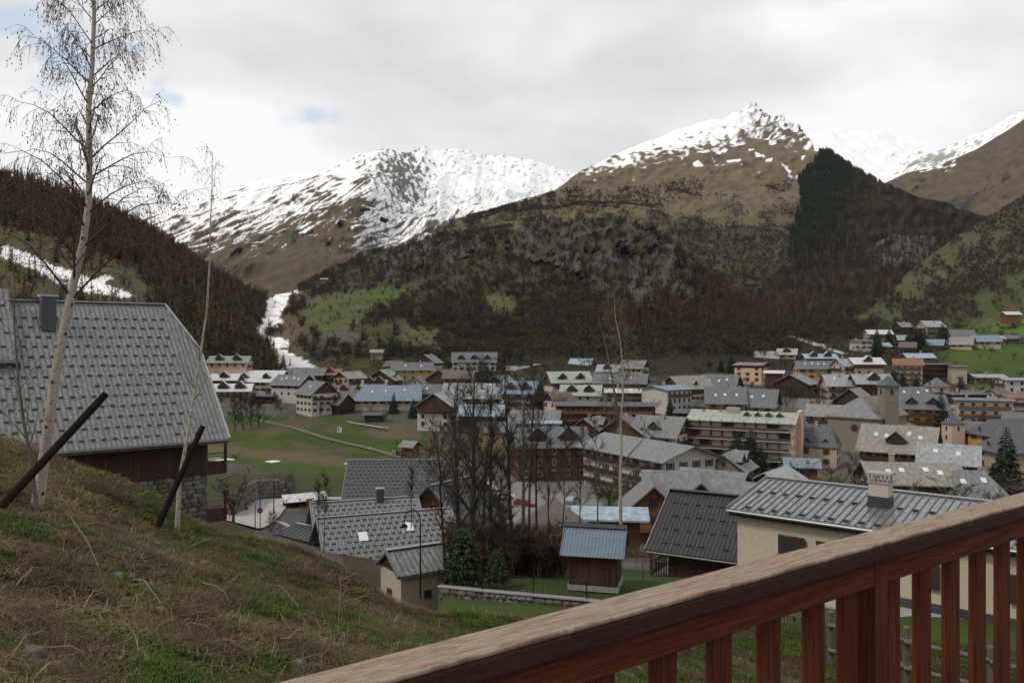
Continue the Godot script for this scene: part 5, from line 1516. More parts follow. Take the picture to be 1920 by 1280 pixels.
func big_chalet() -> void:
	var yaw := deg_to_rad(40.0)
	var base := EYE - 11.9
	var o := thing("big_chalet", "large old chalet with wide seamed metal roof and stone base behind the birch", "chalet", Vector3(-34.3, base, -53.2), yaw)
	var hx := 13.0
	var hz := 8.6
	var ye := 5.45
	var yr := 14.6
	var cut := 1.5
	var cf := 0.36
	var t := 0.28
	var s := Shape.new()
	for k in [0.0, -t]:
		for side in [1.0, -1.0]:
			var e0 := Vector3(-hx, ye + k, side * hz)
			var e1 := Vector3(hx, ye + k, side * hz)
			var r0 := Vector3(-hx, yr + k, 0)
			var v1 := Vector3(hx, yr + k, 0)
			var h1 := v1.lerp(e1, cf)
			var r1 := Vector3(hx - cut, yr + k, 0)
			if side > 0.0:
				s.quad(r0, r1, h1, e0)
				s.tri(e0, h1, e1)
			else:
				s.quad(r1, r0, e0, h1)
				s.tri(e0, e1, h1)
		var A := Vector3(hx, yr + k, 0).lerp(Vector3(hx, ye + k, hz), cf)
		var C := Vector3(hx, yr + k, 0).lerp(Vector3(hx, ye + k, -hz), cf)
		s.tri(Vector3(hx - cut, yr + k, 0), C, A)
	var rim := [Vector3(-hx, ye, hz), Vector3(hx, ye, hz), Vector3(hx, yr, 0).lerp(Vector3(hx, ye, hz), cf), Vector3(hx, yr, 0).lerp(Vector3(hx, ye, -hz), cf), Vector3(hx, ye, -hz), Vector3(-hx, ye, -hz)]
	for i in 5:
		s.quad(rim[i], rim[i + 1], rim[i + 1] + Vector3.DOWN * t, rim[i] + Vector3.DOWN * t)
	var roof := part(o, "roof", s.mesh(), M.roof_sheet)
	# panels between seams, one rib each, and the rows of snow stops
	var down := Vector3(0, ye - yr, hz)
	var sl := down.length()
	down /= sl
	var gap := 0.30
	var nrm := Vector3(0, hz, yr - ye).normalized()
	var count := int((hx * 2.0 - 0.1) / gap)
	for i in count:
		var x := hx - 0.05 - i * gap
		var skip := maxf(0.0, cf * sl * (1.0 - (hx - x) / cut)) if hx - x < cut else 0.0
		var one := Shape.new()
		one.beam(Vector3.ZERO, down * (sl - skip), 0.045, 0.055, nrm)
		part(roof, "seam", one.mesh(), M.roof_seam, Vector3(x, yr, 0) + down * skip + nrm * 0.025)
	var rows := []
	for i in 13: rows.append(1.6 + i * 0.86)
	roof_stops(roof, Vector3(hx - 1.7, yr, 0), Vector3.LEFT, down, 15.0, rows, 0.62, Vector3(0.27, 0.09, 0.07), M.stop_metal, true)
	roof_stops(roof, Vector3(hx - 16.6, yr, 0), Vector3.LEFT, down, 9.0, rows, 0.62, Vector3(0.27, 0.09, 0.07), M.stop_metal, false)
	part(roof, "ridge_cap", block(hx * 2.0 - cut, 0.08, 0.4), M.zinc, Vector3(-cut * 0.5, yr + 0.05, 0))
	var vg := Shape.new()
	vg.beam(rim[1] + nrm * 0.05, rim[2] + nrm * 0.05, 0.16, 0.1, nrm)
	vg.beam(rim[2] + nrm * 0.05, Vector3(hx - cut, yr + 0.06, 0), 0.16, 0.1, nrm)
	part(roof, "verge_trim", vg.mesh(), M.zinc)
	var gt := Shape.new()
	gt.rod(Vector3(-hx, ye - 0.12, hz + 0.08), Vector3(hx, ye - 0.12, hz + 0.08), 0.09, 0.09, 8)
	part(roof, "gutter", gt.mesh(), M.gutter)
	# the raised roof over the left part
	var up := Shape.new()
	var ux0 := -hx
	var ux1 := 1.6
	var q := Vector3(0, yr + 0.75, 0)
	var m1 := q + down * sl * 0.5
	var nb := nrm * 0.3
	up.quad(Vector3(ux0, q.y, 0), Vector3(ux1, q.y, 0), Vector3(ux1, m1.y, m1.z), Vector3(ux0, m1.y, m1.z))
	up.quad(Vector3(ux1, q.y, 0), Vector3(ux0, q.y, 0), Vector3(ux0, m1.y, -m1.z), Vector3(ux1, m1.y, -m1.z))
	up.quad(Vector3(ux1, q.y, 0), Vector3(ux1, q.y, 0) - Vector3.UP * 0.85, Vector3(ux1, m1.y, m1.z) - Vector3.UP * 0.85, Vector3(ux1, m1.y, m1.z))
	up.quad(Vector3(ux0, m1.y, m1.z), Vector3(ux1, m1.y, m1.z), Vector3(ux1, m1.y - 0.2, m1.z), Vector3(ux0, m1.y - 0.2, m1.z))
	up.quad(Vector3(ux0, m1.y - 0.2, m1.z), Vector3(ux1, m1.y - 0.2, m1.z), Vector3(ux1, m1.y - 0.2, m1.z - 0.6), Vector3(ux0, m1.y - 0.2, m1.z - 0.6))
	var ur := part(o, "upper_roof", up.mesh(), M.roof_sheet)
	for i in int((ux1 - ux0) / gap):
		var one := Shape.new()
		one.beam(Vector3.ZERO, down * sl * 0.5, 0.045, 0.055, nrm)
		part(ur, "seam", one.mesh(), M.roof_seam, Vector3(ux1 - 0.05 - i * gap, q.y, 0) + nrm * 0.025)
	roof_stops(ur, Vector3(ux1 - 0.2, q.y, 0), Vector3.LEFT, down, 7.0, [1.6, 2.8, 4.0, 5.2], 0.62, Vector3(0.27, 0.09, 0.07), M.stop_metal, true)
	var ch := part(o, "chimney", block(0.85, 2.2, 0.85), M.roof_dark, Vector3(3.6, yr - 0.9, 1.6))
	part(ch, "cap", block(1.05, 0.12, 1.05), M.zinc, Vector3(0, 1.2, 0))
	# walls: timber above, stone below
	var wr := 12.1
	var wl := -11.0
	var wz := hz - 1.5
	var w := Shape.new()
	w.at((wr + wl) * 0.5, 4.55, 0, wr - wl, 3.1, wz * 2.0)
	w.prism(PackedVector2Array([Vector2(-wz, 6.0), Vector2(wz, 6.0), Vector2(wz * 0.4, yr - 3.6), Vector2(-wz * 0.4, yr - 3.6)]), Transform3D(Basis(Vector3.UP, PI * 0.5), Vector3(wr - 0.2, 0, 0)), 0.3)
	part(o, "timber_wall", w.mesh(), M.wood_red)
	planks(o, Vector3(-2.0, 2.95, wz + 0.02), Vector3(wr, 2.95, wz + 0.02), 3.2, Vector3(0, 0, 1), 0.24, ["wood_red", "wood_maroon", "wood_dark"])
	part(o, "stone_base", block(wr - wl, 7.0, wz * 2.0 - 0.2), M.stone_grey, Vector3((wr + wl) * 0.5, -0.52, 0))
	lay_stones(o, Vector3(5.0, -1.0, wz - 0.08), Vector3(wr, -1.0, wz - 0.08), Vector3(0, 0, 1), 3.9, 3.9, 0.5, 0.3, 240)
	part(o, "cellar_hatch", block(0.8, 0.75, 0.12), M.grey_wall, Vector3(7.2, 2.35, wz + 0.14))
	# balcony under the gable overhang
	for lv in [[3.0, 2.6], [-0.2, 2.0]]:
		part(o, "balcony_floor", block(1.3, 0.16, 7.0), M.wood_red, Vector3(wr + 0.6, lv[0], wz - 3.5))
		for i in 7:
			part(o, "balcony_board", block(0.17, 0.85, 0.05), M.wood_red, Vector3(wr + 0.08 + i * 0.19, lv[0] + 0.4, wz))
		for hh in [0.95, 1.35]:
			part(o, "handrail", block(1.4, 0.07, 0.08), M.wood_grey, Vector3(wr + 0.6, lv[0] + hh, wz + 0.03))
		part(o, "post", block(0.16, lv[1], 0.16), M.wood_red, Vector3(wr + 1.2, lv[0] + lv[1] * 0.5, wz + 0.03))

func metal_house() -> void:
	var th := deg_to_rad(-40.5)
	var base := EYE - 13.4
	var o := thing("metal_roofed_house", "cream house with seamed grey metal roof and chimney beyond the railing", "house", Vector3(23.1, base, -46.8), th)
	var hx := 9.0
	var hz := 5.6
	var He := 3.5
	var rise := 1.12
	var W := (hz - 0.5) * 2.0
	var L := (hx - 0.4) * 2.0
	part(o, "wall", wall_mesh(L, W, He + 0.08, rise * 0.9, 0, 0, 1.4), M.house_cream)
	var s := Shape.new()
	for side in [1.0, -1.0]:
		var a := Vector3(-hx, He, side * hz)
		var b := Vector3(hx, He, side * hz)
		var c := Vector3(hx, He + rise, 0)
		var d := Vector3(-hx, He + rise, 0)
		if side > 0.0:
			s.quad(d + Vector3.UP * 0.16, c + Vector3.UP * 0.16, b + Vector3.UP * 0.16, a + Vector3.UP * 0.16)
		else:
			s.quad(c + Vector3.UP * 0.16, d + Vector3.UP * 0.16, a + Vector3.UP * 0.16, b + Vector3.UP * 0.16)
		s.quad(a, b, c, d)
		s.quad(a + Vector3.UP * 0.16, b + Vector3.UP * 0.16, b, a)
	for e in [-hx, hx]:
		for side in [1.0, -1.0]:
			s.quad(Vector3(e, He, side * hz), Vector3(e, He + 0.16, side * hz), Vector3(e, He + rise + 0.16, 0), Vector3(e, He + rise, 0))
	var roof := part(o, "roof", s.mesh(), M.roof_bright)
	var down := Vector3(0, -rise, hz)
	var sl := down.length()
	down /= sl
	roof_seams(roof, Vector3(-hx + 0.05, He + rise + 0.16, 0), Vector3.RIGHT, down, hx * 2.0 - 0.1, sl, 0.40, 0.06, 0.05, M.roof_seam, true)
	roof_stops(roof, Vector3(-hx + 0.3, He + rise + 0.16, 0), Vector3.RIGHT, down, hx * 2.0 - 0.8, [2.7, 5.35], 0.80, Vector3(0.3, 0.12, 0.09), M.stop_metal, true)
	part(roof, "ridge_cap", block(hx * 2.0, 0.07, 0.45), M.zinc, Vector3(0, He + rise + 0.2, 0))
	part(o, "fascia", block(hx * 2.0 - 0.1, 0.24, 0.06), M.wood_dark, Vector3(0, He - 0.14, hz - 0.08))
	part(o, "soffit", block(hx * 2.0 - 0.2, 0.05, 0.5), M.wood_dark, Vector3(0, He - 0.12, hz - 0.32))
	var vt := Shape.new()
	vt.beam(Vector3(-hx - 0.03, He + 0.1, hz), Vector3(-hx - 0.03, He + rise + 0.1, 0), 0.05, 0.3, Vector3.UP)
	part(o, "bargeboard", vt.mesh(), M.zinc)
	var g := Shape.new()
	g.rod(Vector3(-hx, He + 0.02, hz + 0.09), Vector3(hx, He + 0.02, hz + 0.09), 0.08, 0.08, 8)
	part(o, "gutter", g.mesh(), M.zinc)
	var wz := hz - 0.5
	for w in [[-5.4, 1.95, 1.5, 1.05], [-3.5, 1.95, 1.0, 1.0], [1.6, 1.7, 1.1, 1.2], [5.2, 1.7, 1.1, 1.2]]:
		var f := part(o, "window", block(w[2], w[3], 0.12), M.frame_brown, Vector3(w[0], w[1], wz + 0.0))
		part(f, "pane", block(w[2] - 0.16, w[3] - 0.16, 0.05), M.glass_dark, Vector3(0, 0, 0.055))
		part(f, "reveal", block(0.14, w[3] + 0.1, 0.1), M.white, Vector3(-w[2] * 0.5 - 0.05, 0, 0.03))
		part(o, "shutter", block(w[2] * 0.5, w[3] + 0.12, 0.08), M.wood_dark, Vector3(w[0] + w[2] * 0.34, w[1] - 0.1, wz + 0.16))
	part(o, "plinth", block(L + 0.08, 0.5, 0.12), M.roof_dark, Vector3(0, -0.05, wz + 0.03))
	# chimney
	var cx := -1.4
	var cz := 2.4
	var cy := He + rise * (1.0 - cz / hz) + 0.1
	var ch := part(o, "chimney", block(1.05, 0.95, 0.85), M.house_cream, Vector3(cx, cy + 0.85, cz))
	part(ch, "flashing", block(1.12, 0.62, 0.92), M.roof_dark, Vector3(0, -0.55, 0))
	part(ch, "collar", block(1.15, 0.1, 0.95), M.concrete, Vector3(0, 0.52, 0))
	part(ch, "cap", block(1.3, 0.12, 1.05), M.concrete, Vector3(0, 1.0, 0))
	for i in 5:
		part(ch, "pier", block(0.08, 0.42, 0.08), M.concrete, Vector3(-0.46 + i * 0.23, 0.76, 0.38))
		part(ch, "pier", block(0.08, 0.42, 0.08), M.concrete, Vector3(-0.46 + i * 0.23, 0.76, -0.38))
	part(o, "terrace", block(L + 1.0, 0.3, 2.4), M.concrete, Vector3(0, -0.42, wz + 1.25))

func dark_house() -> void:
	var th := deg_to_rad(-30.0)
	var base := EYE - 15.9
	var o := thing("dark_roofed_chalet", "timber chalet with dark ribbed roof beside the cream metal roofed house", "chalet", Vector3(16.8, base, -55.0), th)
	var hx := 6.5
	var hz := 4.9
	var He := 2.3
	var rise := 3.16
	var s := Shape.new()
	for k in [0.0, -0.18]:
		s.quad(Vector3(-hx, He + rise + k, 0), Vector3(hx, He + rise + k, 0), Vector3(hx, He + k, hz), Vector3(-hx, He + k, hz))
		s.quad(Vector3(hx, He + rise + k, 0), Vector3(-hx, He + rise + k, 0), Vector3(-hx, He + k, -hz), Vector3(hx, He + k, -hz))
	s.quad(Vector3(-hx, He, hz), Vector3(hx, He, hz), Vector3(hx, He - 0.18, hz), Vector3(-hx, He - 0.18, hz))
	for side in [1.0, -1.0]:
		for e in [-hx, hx]:
			s.quad(Vector3(e, He, side * hz), Vector3(e, He + rise, 0), Vector3(e, He + rise - 0.18, 0), Vector3(e, He - 0.18, side * hz))
	var roof := part(o, "roof", s.mesh(), M.roof_char)
	var down := Vector3(0, -rise, hz)
	var sl := down.length()
	down /= sl
	roof_seams(roof, Vector3(-hx + 0.05, He + rise, 0), Vector3.RIGHT, down, hx * 2.0 - 0.1, sl, 0.27, 0.05, 0.05, M.roof_char_seam, true)
	roof_stops(roof, Vector3(-hx + 0.3, He + rise, 0), Vector3.RIGHT, down, hx * 2.0 - 0.5, [1.25, 2.5, 3.75, 5.0], 0.81, Vector3(0.36, 0.09, 0.07), M.stop_metal, true)
	part(roof, "ridge_cap", block(hx * 2.0, 0.08, 0.5), M.roof_char, Vector3(0, He + rise + 0.05, 0))
	var vt := Shape.new()
	vt.beam(Vector3(-hx - 0.03, He - 0.05, hz), Vector3(-hx - 0.03, He + rise - 0.05, 0), 0.05, 0.28, Vector3.UP)
	part(o, "bargeboard", vt.mesh(), M.zinc)
	var g := Shape.new()
	g.rod(Vector3(-hx, He - 0.12, hz + 0.08), Vector3(hx, He - 0.12, hz + 0.08), 0.08, 0.08, 8)
	part(o, "gutter", g.mesh(), M.gutter)
	var pipe := Shape.new()
	pipe.tube(PackedVector3Array([Vector3(-hx + 1.4, He - 0.2, hz), Vector3(-hx + 1.75, He - 0.45, hz - 0.7), Vector3(-hx + 1.75, -0.8, hz - 0.7)]), PackedFloat32Array([0.05, 0.05, 0.05]), 6)
	part(o, "downpipe", pipe.mesh(), M.gutter)
	var wx := hx - 1.3
	var wz := hz - 0.8
	var w := wall_mesh(wx * 2.0, wz * 2.0, He + 0.2, rise * 0.82, 0, 0, 0.0)
	part(o, "wall", w, M.wood_red)
	for i in 9:
		part(o, "board", block(wx * 2.0 + 0.02, 0.235, 0.04), M[["wood_red", "wood_brown", "wood_maroon"][i % 3]], Vector3(0, 0.15 + i * 0.245, wz + 0.02 + (i % 2) * 0.006))
	part(o, "plinth", block(wx * 2.0 + 0.1, 2.0, wz * 2.0 + 0.1), M.yellow, Vector3(0, -1.0, 0))
	part(o, "balcony_floor", block(1.3, 0.16, 3.4), M.concrete, Vector3(-wx - 0.6, 0.3, wz - 1.6))
	for i in 8:
		part(o, "baluster", block(0.06, 1.0, 0.06), M.black_iron, Vector3(-wx - 1.15 + i * 0.17, 0.88, wz + 0.05))
	for i in 12:
		part(o, "baluster", block(0.06, 1.0, 0.06), M.black_iron, Vector3(-wx - 1.2, 0.88, wz - i * 0.27))
	part(o, "balcony_rail", block(1.3, 0.08, 0.1), M.black_iron, Vector3(-wx - 0.6, 1.4, wz + 0.05))
	part(o, "balcony_rail", block(0.1, 0.08, 3.3), M.black_iron, Vector3(-wx - 1.2, 1.4, wz - 1.6))
	part(o, "post", block(0.14, 2.3, 0.14), M.wood_red, Vector3(-wx - 1.2, 1.3, wz + 0.05))

func blue_shed() -> void:
	var d := 47.5
	var p := spot(1117, 1090, d)
	var o := thing("blue_roofed_shed", "small dark timber shed with blue corrugated roof on the fenced lawn", "shed", Vector3(p.x, EYE - 13.75, -d), deg_to_rad(-14.0))
	var L := 2.7
	var W := 2.2
	var H := 2.0
	var core := Shape.new()
	core.at(0, H * 0.5, 0, L - 0.1, H, W - 0.1)
	core.prism(PackedVector2Array([Vector2(-W * 0.5 + 0.05, H), Vector2(W * 0.5 - 0.05, H), Vector2(0, H + 1.25)]), Transform3D(Basis(Vector3.UP, PI * 0.5), Vector3.ZERO), L - 0.1)
	part(o, "frame", core.mesh(), M.wood_brown)
	planks(o, Vector3(-L * 0.5, 0.05, W * 0.5), Vector3(L * 0.5, 0.05, W * 0.5), H - 0.05, Vector3(0, 0, 1), 0.13, ["shed_a", "shed_b", "shed_c"])
	planks(o, Vector3(L * 0.5, 0.05, W * 0.5), Vector3(L * 0.5, 0.05, -W * 0.5), H - 0.05, Vector3(1, 0, 0), 0.13, ["shed_a", "shed_b", "shed_c"])
	for x in [-L * 0.5 - 0.02, L * 0.5 - 0.16, L * 0.5 - 0.55]:
		part(o, "corner_post", block(0.1, H, 0.07), M.shed_a, Vector3(x + 0.05, H * 0.5, W * 0.5 + 0.03))
	var rise := 1.45
	var hz := W * 0.5 + 0.45
	var hx := L * 0.5 + 0.42
	var roof := Shape.new()
	var waves := 18
	for side in [1.0, -1.0]:
		for i in waves * 4:
			var x0 := -hx + 2.0 * hx * i / (waves * 4)
			var x1 := -hx + 2.0 * hx * (i + 1) / (waves * 4)
			var b0 := 0.022 * (1.0 if (i % 4) == 1 or (i % 4) == 2 else -0.3)
			var b1 := 0.022 * (1.0 if ((i + 1) % 4) == 1 or ((i + 1) % 4) == 2 else -0.3)
			var top0 := Vector3(x0, H + rise - 0.25 + b0, 0.0)
			var top1 := Vector3(x1, H + rise - 0.25 + b1, 0.0)
			var lo0 := Vector3(x0, H - 0.42 + b0 + 0.15, side * hz)
			var lo1 := Vector3(x1, H - 0.42 + b1 + 0.15, side * hz)
			if side > 0.0: roof.quad(top0, top1, lo1, lo0)
			else: roof.quad(top1, top0, lo0, lo1)
	var rf := part(o, "roof", roof.mesh(), M.blue_tin)
	var rc := Shape.new()
	for k in [-1.0, 1.0]:
		rc.beam(Vector3(-hx - 0.03, H + rise - 0.26, k * 0.12), Vector3(hx + 0.03, H + rise - 0.26, k * 0.12), 0.3, 0.05, Vector3(0, 0.79, k * 0.61))
	rc.at(0, H + rise - 0.2, 0, hx * 2.0 + 0.06, 0.08, 0.12)
	part(rf, "ridge_cap", rc.mesh(), M.roof_char)
	for e in [-hx - 0.02, hx + 0.02]:
		var v := Shape.new()
		v.beam(Vector3(e, H - 0.3, hz), Vector3(e, H + rise - 0.27, 0), 0.04, 0.14, Vector3.UP)
		part(rf, "verge_trim", v.mesh(), M.blue_tin)
	part(o, "footing", block(L + 0.16, 0.3, W + 0.16), M.concrete, Vector3(0, -0.13, 0))

func mid_roofs() -> void:
	var near_list := [
		["timber house with grey snow stop roof and two pale skylights below the bank", 722, 85.0, 961, 22, 12.0, 9.0, 33, "wood_orange", "roof_sheet", {"sky": 2, "chim": 0, "cat": "chalet", "og": 1.0, "oe": 0.9}, 0.32],
		["timber house with snow stop roof behind the skylight roof", 684, 98.0, 936, 20, 11.0, 8.5, 33, "wood_brown", "roof_sheet", {"chim": 1, "chim_mat": "roof_dark", "cat": "chalet", "og": 0.9, "oe": 0.9}, 0.32],
		["restaurant chalet with broad dark grey roof and orange beams by the road", 738, 126.0, 862, 3, 12.5, 11.0, 37, "wood_orange", "roof_char_grey", {"chim": 0, "cat": "chalet", "og": 0.7, "oe": 1.1, "rows": 1}, 0.4],
		["orange beamed wing with steep grey roof beside the restaurant chalet", 852, 106.0, 899, 58, 9.0, 9.0, 42, "wood_orange", "roof_char_grey", {"chim": 0, "cat": "chalet"}, 0.4],
		["cream outbuilding with seamed grey roof at the foot of the bank", 780, 57.0, 1024, 32, 3.8, 3.4, 32, "house_cream", "roof_sheet", {"chim": 0, "cat": "outbuilding", "name": "outbuilding", "clad": "wood_dark", "og": 0.35, "oe": 0.35, "rows": 1, "ww": 0.35, "wh": 0.35, "step": 4.0, "no_attic": true}, 0.42],
		["low shed with dark flat roof beside the lower road", 590, 94.0, 988, -38, 5.0, 3.6, 14, "wood_grey", "roof_char", {"chim": 0, "cat": "shed", "name": "shed", "blind": true}, 0.8],
	]
	for h in near_list:
		var o := house(h[0], h[1], h[2], h[3], h[4], h[5], h[6], h[7], h[8], h[9], h[10])
		var og: float = h[10].get("og", 0.8)
		var oe: float = h[10].get("oe", 0.8)
		var rise: float = h[6] * 0.5 * tan(deg_to_rad(h[7]))
		var top: float = EYE + (640.0 - h[3]) / F * h[2] - o.position.y
		var k: float = rise / (h[6] * 0.5)
		var down := Vector3(0, -k, 1).normalized()
		var sl: float = (h[6] * 0.5 + oe) * sqrt(1.0 + k * k)
		var hx: float = h[5] * 0.5 + og
		var roof := o.get_node("roof")
		var singly: bool = h[2] < 60.0
		roof_seams(roof, Vector3(-hx + 0.05, top, 0), Vector3.RIGHT, down, hx * 2.0 - 0.1, sl, h[11], 0.06, 0.05, M.roof_seam, singly)
		if h[2] > 60.0 and h[2] < 130.0 and h[6] > 5.0:
			var rows := []
			var y := 0.8
			while y < sl - 0.2:
				rows.append(y)
				y += 0.72
			roof_stops(roof, Vector3(-hx + 0.2, top, 0), Vector3.RIGHT, down, hx * 2.0 - 0.6, rows, 0.7, Vector3(0.34, 0.1, 0.1), M.stop_metal, true, 290)
		for e in [-hx - 0.03, hx + 0.03]:
			var s := Shape.new()
			s.beam(Vector3(e, top - k * (h[6] * 0.5 + oe) - 0.05, h[6] * 0.5 + oe), Vector3(e, top - 0.05, 0), 0.05, 0.26, Vector3.UP)
			part(roof, "verge_trim", s.mesh(), M.zinc)
		part(roof, "ridge_cap", block(hx * 2.0, 0.08, 0.4), M.zinc, Vector3(0, top + 0.03, 0))

func near_materials() -> void:
	mat("roof_sheet", lin(0.25, 0.252, 0.25), 0.42, 0.2, M.tex_metal, 0.4)
	mat("roof_seam", lin(0.11, 0.115, 0.12), 0.4, 0.3)
	mat("roof_bright", lin(0.27, 0.28, 0.29), 0.3, 0.4, M.tex_metal, 0.3)
	mat("roof_char", lin(0.035, 0.036, 0.04), 0.5, 0.1, M.tex_metal, 0.4)
	mat("roof_char_grey", lin(0.075, 0.077, 0.082), 0.5, 0.1, M.tex_metal, 0.4)
	mat("roof_char_seam", lin(0.028, 0.029, 0.032), 0.5, 0.1)
	mat("stop_metal", lin(0.035, 0.036, 0.038), 0.5, 0.3)
	mat("house_cream", lin(0.46, 0.40, 0.305), 0.92, 0.0, M.tex_plaster, 0.5)
	mat("shed_a", lin(0.062, 0.022, 0.011), 0.8, 0.0, M.tex_timber, 0.8)
	mat("shed_b", lin(0.085, 0.033, 0.015), 0.8, 0.0, M.tex_timber, 0.8)
	mat("shed_c", lin(0.048, 0.018, 0.01), 0.8, 0.0, M.tex_timber, 0.8)
	var m := StandardMaterial3D.new()
	m.albedo_color = lin(0.135, 0.19, 0.24)
	m.roughness = 0.45
	m.metallic = 0.2
	m.albedo_texture = M.tex_metal
	m.uv1_triplanar = true
	m.uv1_world_triplanar = true
	m.uv1_scale = Vector3(3.0, 0.35, 0.35)
	M["blue_tin"] = m

func make_near() -> void:
	near_materials()
	big_chalet()
	metal_house()
	dark_house()
	blue_shed()
	mid_roofs()

# ---------------------------------------------------------------- trees that stand on their own
func limb(s: Shape, r: RandomNumberGenerator, p: Vector3, dir: Vector3, len: float, rad: float, level: int, o: Dictionary) -> void:
	var seg := 5 if level <= 1 else 3
	var pts := PackedVector3Array([p])
	var rs := PackedFloat32Array([rad])
	var d := dir
	var q := p
	for i in seg:
		var t := float(i + 1) / seg
		d = (d + Vector3(r.randf_range(-1, 1), r.randf_range(-1, 1), r.randf_range(-1, 1)) * o.wander + Vector3.UP * o.lift * (1.0 - t) - Vector3.UP * o.droop * t * t).normalized()
		q += d * len / seg
		pts.append(q)
		rs.append(maxf(o.thin, rad * (1.0 - 0.85 * t)))
	s.tube(pts, rs, 6 if level == 0 else (4 if level == 1 else 3))
	if level >= o.levels:
		for i in o.twigs:
			var t := r.randf_range(0.15, 1.0) * (pts.size() - 1.001)
			var a := pts[int(t)].lerp(pts[int(t) + 1], t - int(t))
			var w := (d + Vector3(r.randf_range(-1, 1), r.randf_range(-0.6, 1.0) - o.hang, r.randf_range(-1, 1)) * 0.9).normalized()
			var tip: Vector3 = a + w * o.twig_len * r.randf_range(0.4, 1.2) - Vector3.UP * o.hang * 0.12
			var side := w.cross(Vector3(r.randf_range(-1, 1), r.randf_range(-1, 1), r.randf_range(-1, 1))).normalized()
			s.blade(a, tip, o.thin, side)
			for k in o.buds:
				var b := a.lerp(tip, r.randf_range(0.3, 1.0))
				var bl: float = o.bud * r.randf_range(0.6, 1.3)
				var keep := s.col
				s.col = o.bud_col
				var sd := Vector3(r.randf_range(-1, 1), 0, r.randf_range(-1, 1)).normalized()
				s.quad(b, b + sd * bl * 0.2 - Vector3.UP * bl * 0.5, b - Vector3.UP * bl, b - sd * bl * 0.2 - Vector3.UP * bl * 0.5)
				s.col = keep
		return
	var kids: int = o.kids[level]
	for i in kids:
		var t: float = lerpf(o.from, 1.0, (i + r.randf()) / kids) * (pts.size() - 1.001)
		var a := pts[int(t)].lerp(pts[int(t) + 1], t - int(t))
		var axis := (pts[int(t) + 1] - pts[int(t)]).normalized()
		var side := axis.cross(Vector3(r.randf_range(-1, 1), r.randf_range(-1, 1), r.randf_range(-1, 1))).normalized()
		var nd: Vector3 = (axis * cos(o.spread) + side * sin(o.spread)).normalized()
		limb(s, r, a, nd, len * o.shrink * r.randf_range(0.6, 1.15) * (1.1 - 0.5 * t / pts.size()), maxf(o.thin, rs[int(t)] * 0.55), level + 1, o)

func bark_materials() -> void:
	# pale birch bark: horizontal dark scars, as they are on the trunk
	var im := Image.create(128, 512, false, Image.FORMAT_RGB8)
	var r := RandomNumberGenerator.new()
	r.seed = 5
	for y in 512:
		for x in 128:
			var g := 0.33 + nf.get_noise_2d(x * 2.0, y * 5.0) * 0.09
			im.set_pixel(x, y, Color(g, g * 0.885, g * 0.76).linear_to_srgb())
	for i in 230:
		var y := r.randi_range(0, 508)
		var x := r.randi_range(0, 127)
		var w := r.randi_range(3, 20)
		for k in w:
			im.set_pixel((x + k) % 128, y, Color(0.12, 0.09, 0.075).linear_to_srgb())
			if k > 2 and k < w - 3 and i % 3 == 0: im.set_pixel((x + k) % 128, y + 1, Color(0.07, 0.055, 0.045).linear_to_srgb())
	for i in 15:
		# black diamond scars under old branches
		var cx := r.randi_range(10, 117)
		var cy := r.randi_range(6, 500)
		var hh := r.randi_range(3, 7)
		for dy in range(-hh, hh + 1):
			var hw := int((hh - absi(dy)) * r.randf_range(0.9, 1.7))
			for dx in range(-hw, hw + 1):
				im.set_pixel(clampi(cx + dx, 0, 127), clampi(cy + dy, 0, 511), Color(0.035, 0.028, 0.024).linear_to_srgb())
	var m := StandardMaterial3D.new()
	m.resource_name = "birch_bark"
	m.albedo_texture = ImageTexture.create_from_image(im)
	m.uv1_scale = Vector3(1.0, 0.35, 1.0)
	m.roughness = 0.85
	M["birch_bark"] = m
	mat("twig", Color.WHITE, 0.85, 0.0, null, 1.0, true)
	M.twig.metallic_specular = 0.2
	mat("grey_bark", lin(0.062, 0.052, 0.043), 0.95, 0.0, M.tex_stone, 2.0)
	mat("pale_bark", lin(0.2, 0.18, 0.155), 0.9, 0.0, M.tex_stone, 2.0)

func trunk_line(marks: Array, d: float) -> PackedVector3Array:
	var p := PackedVector3Array()
	for m in marks:
		p.append(spot(m[0], m[1], d))
	return p

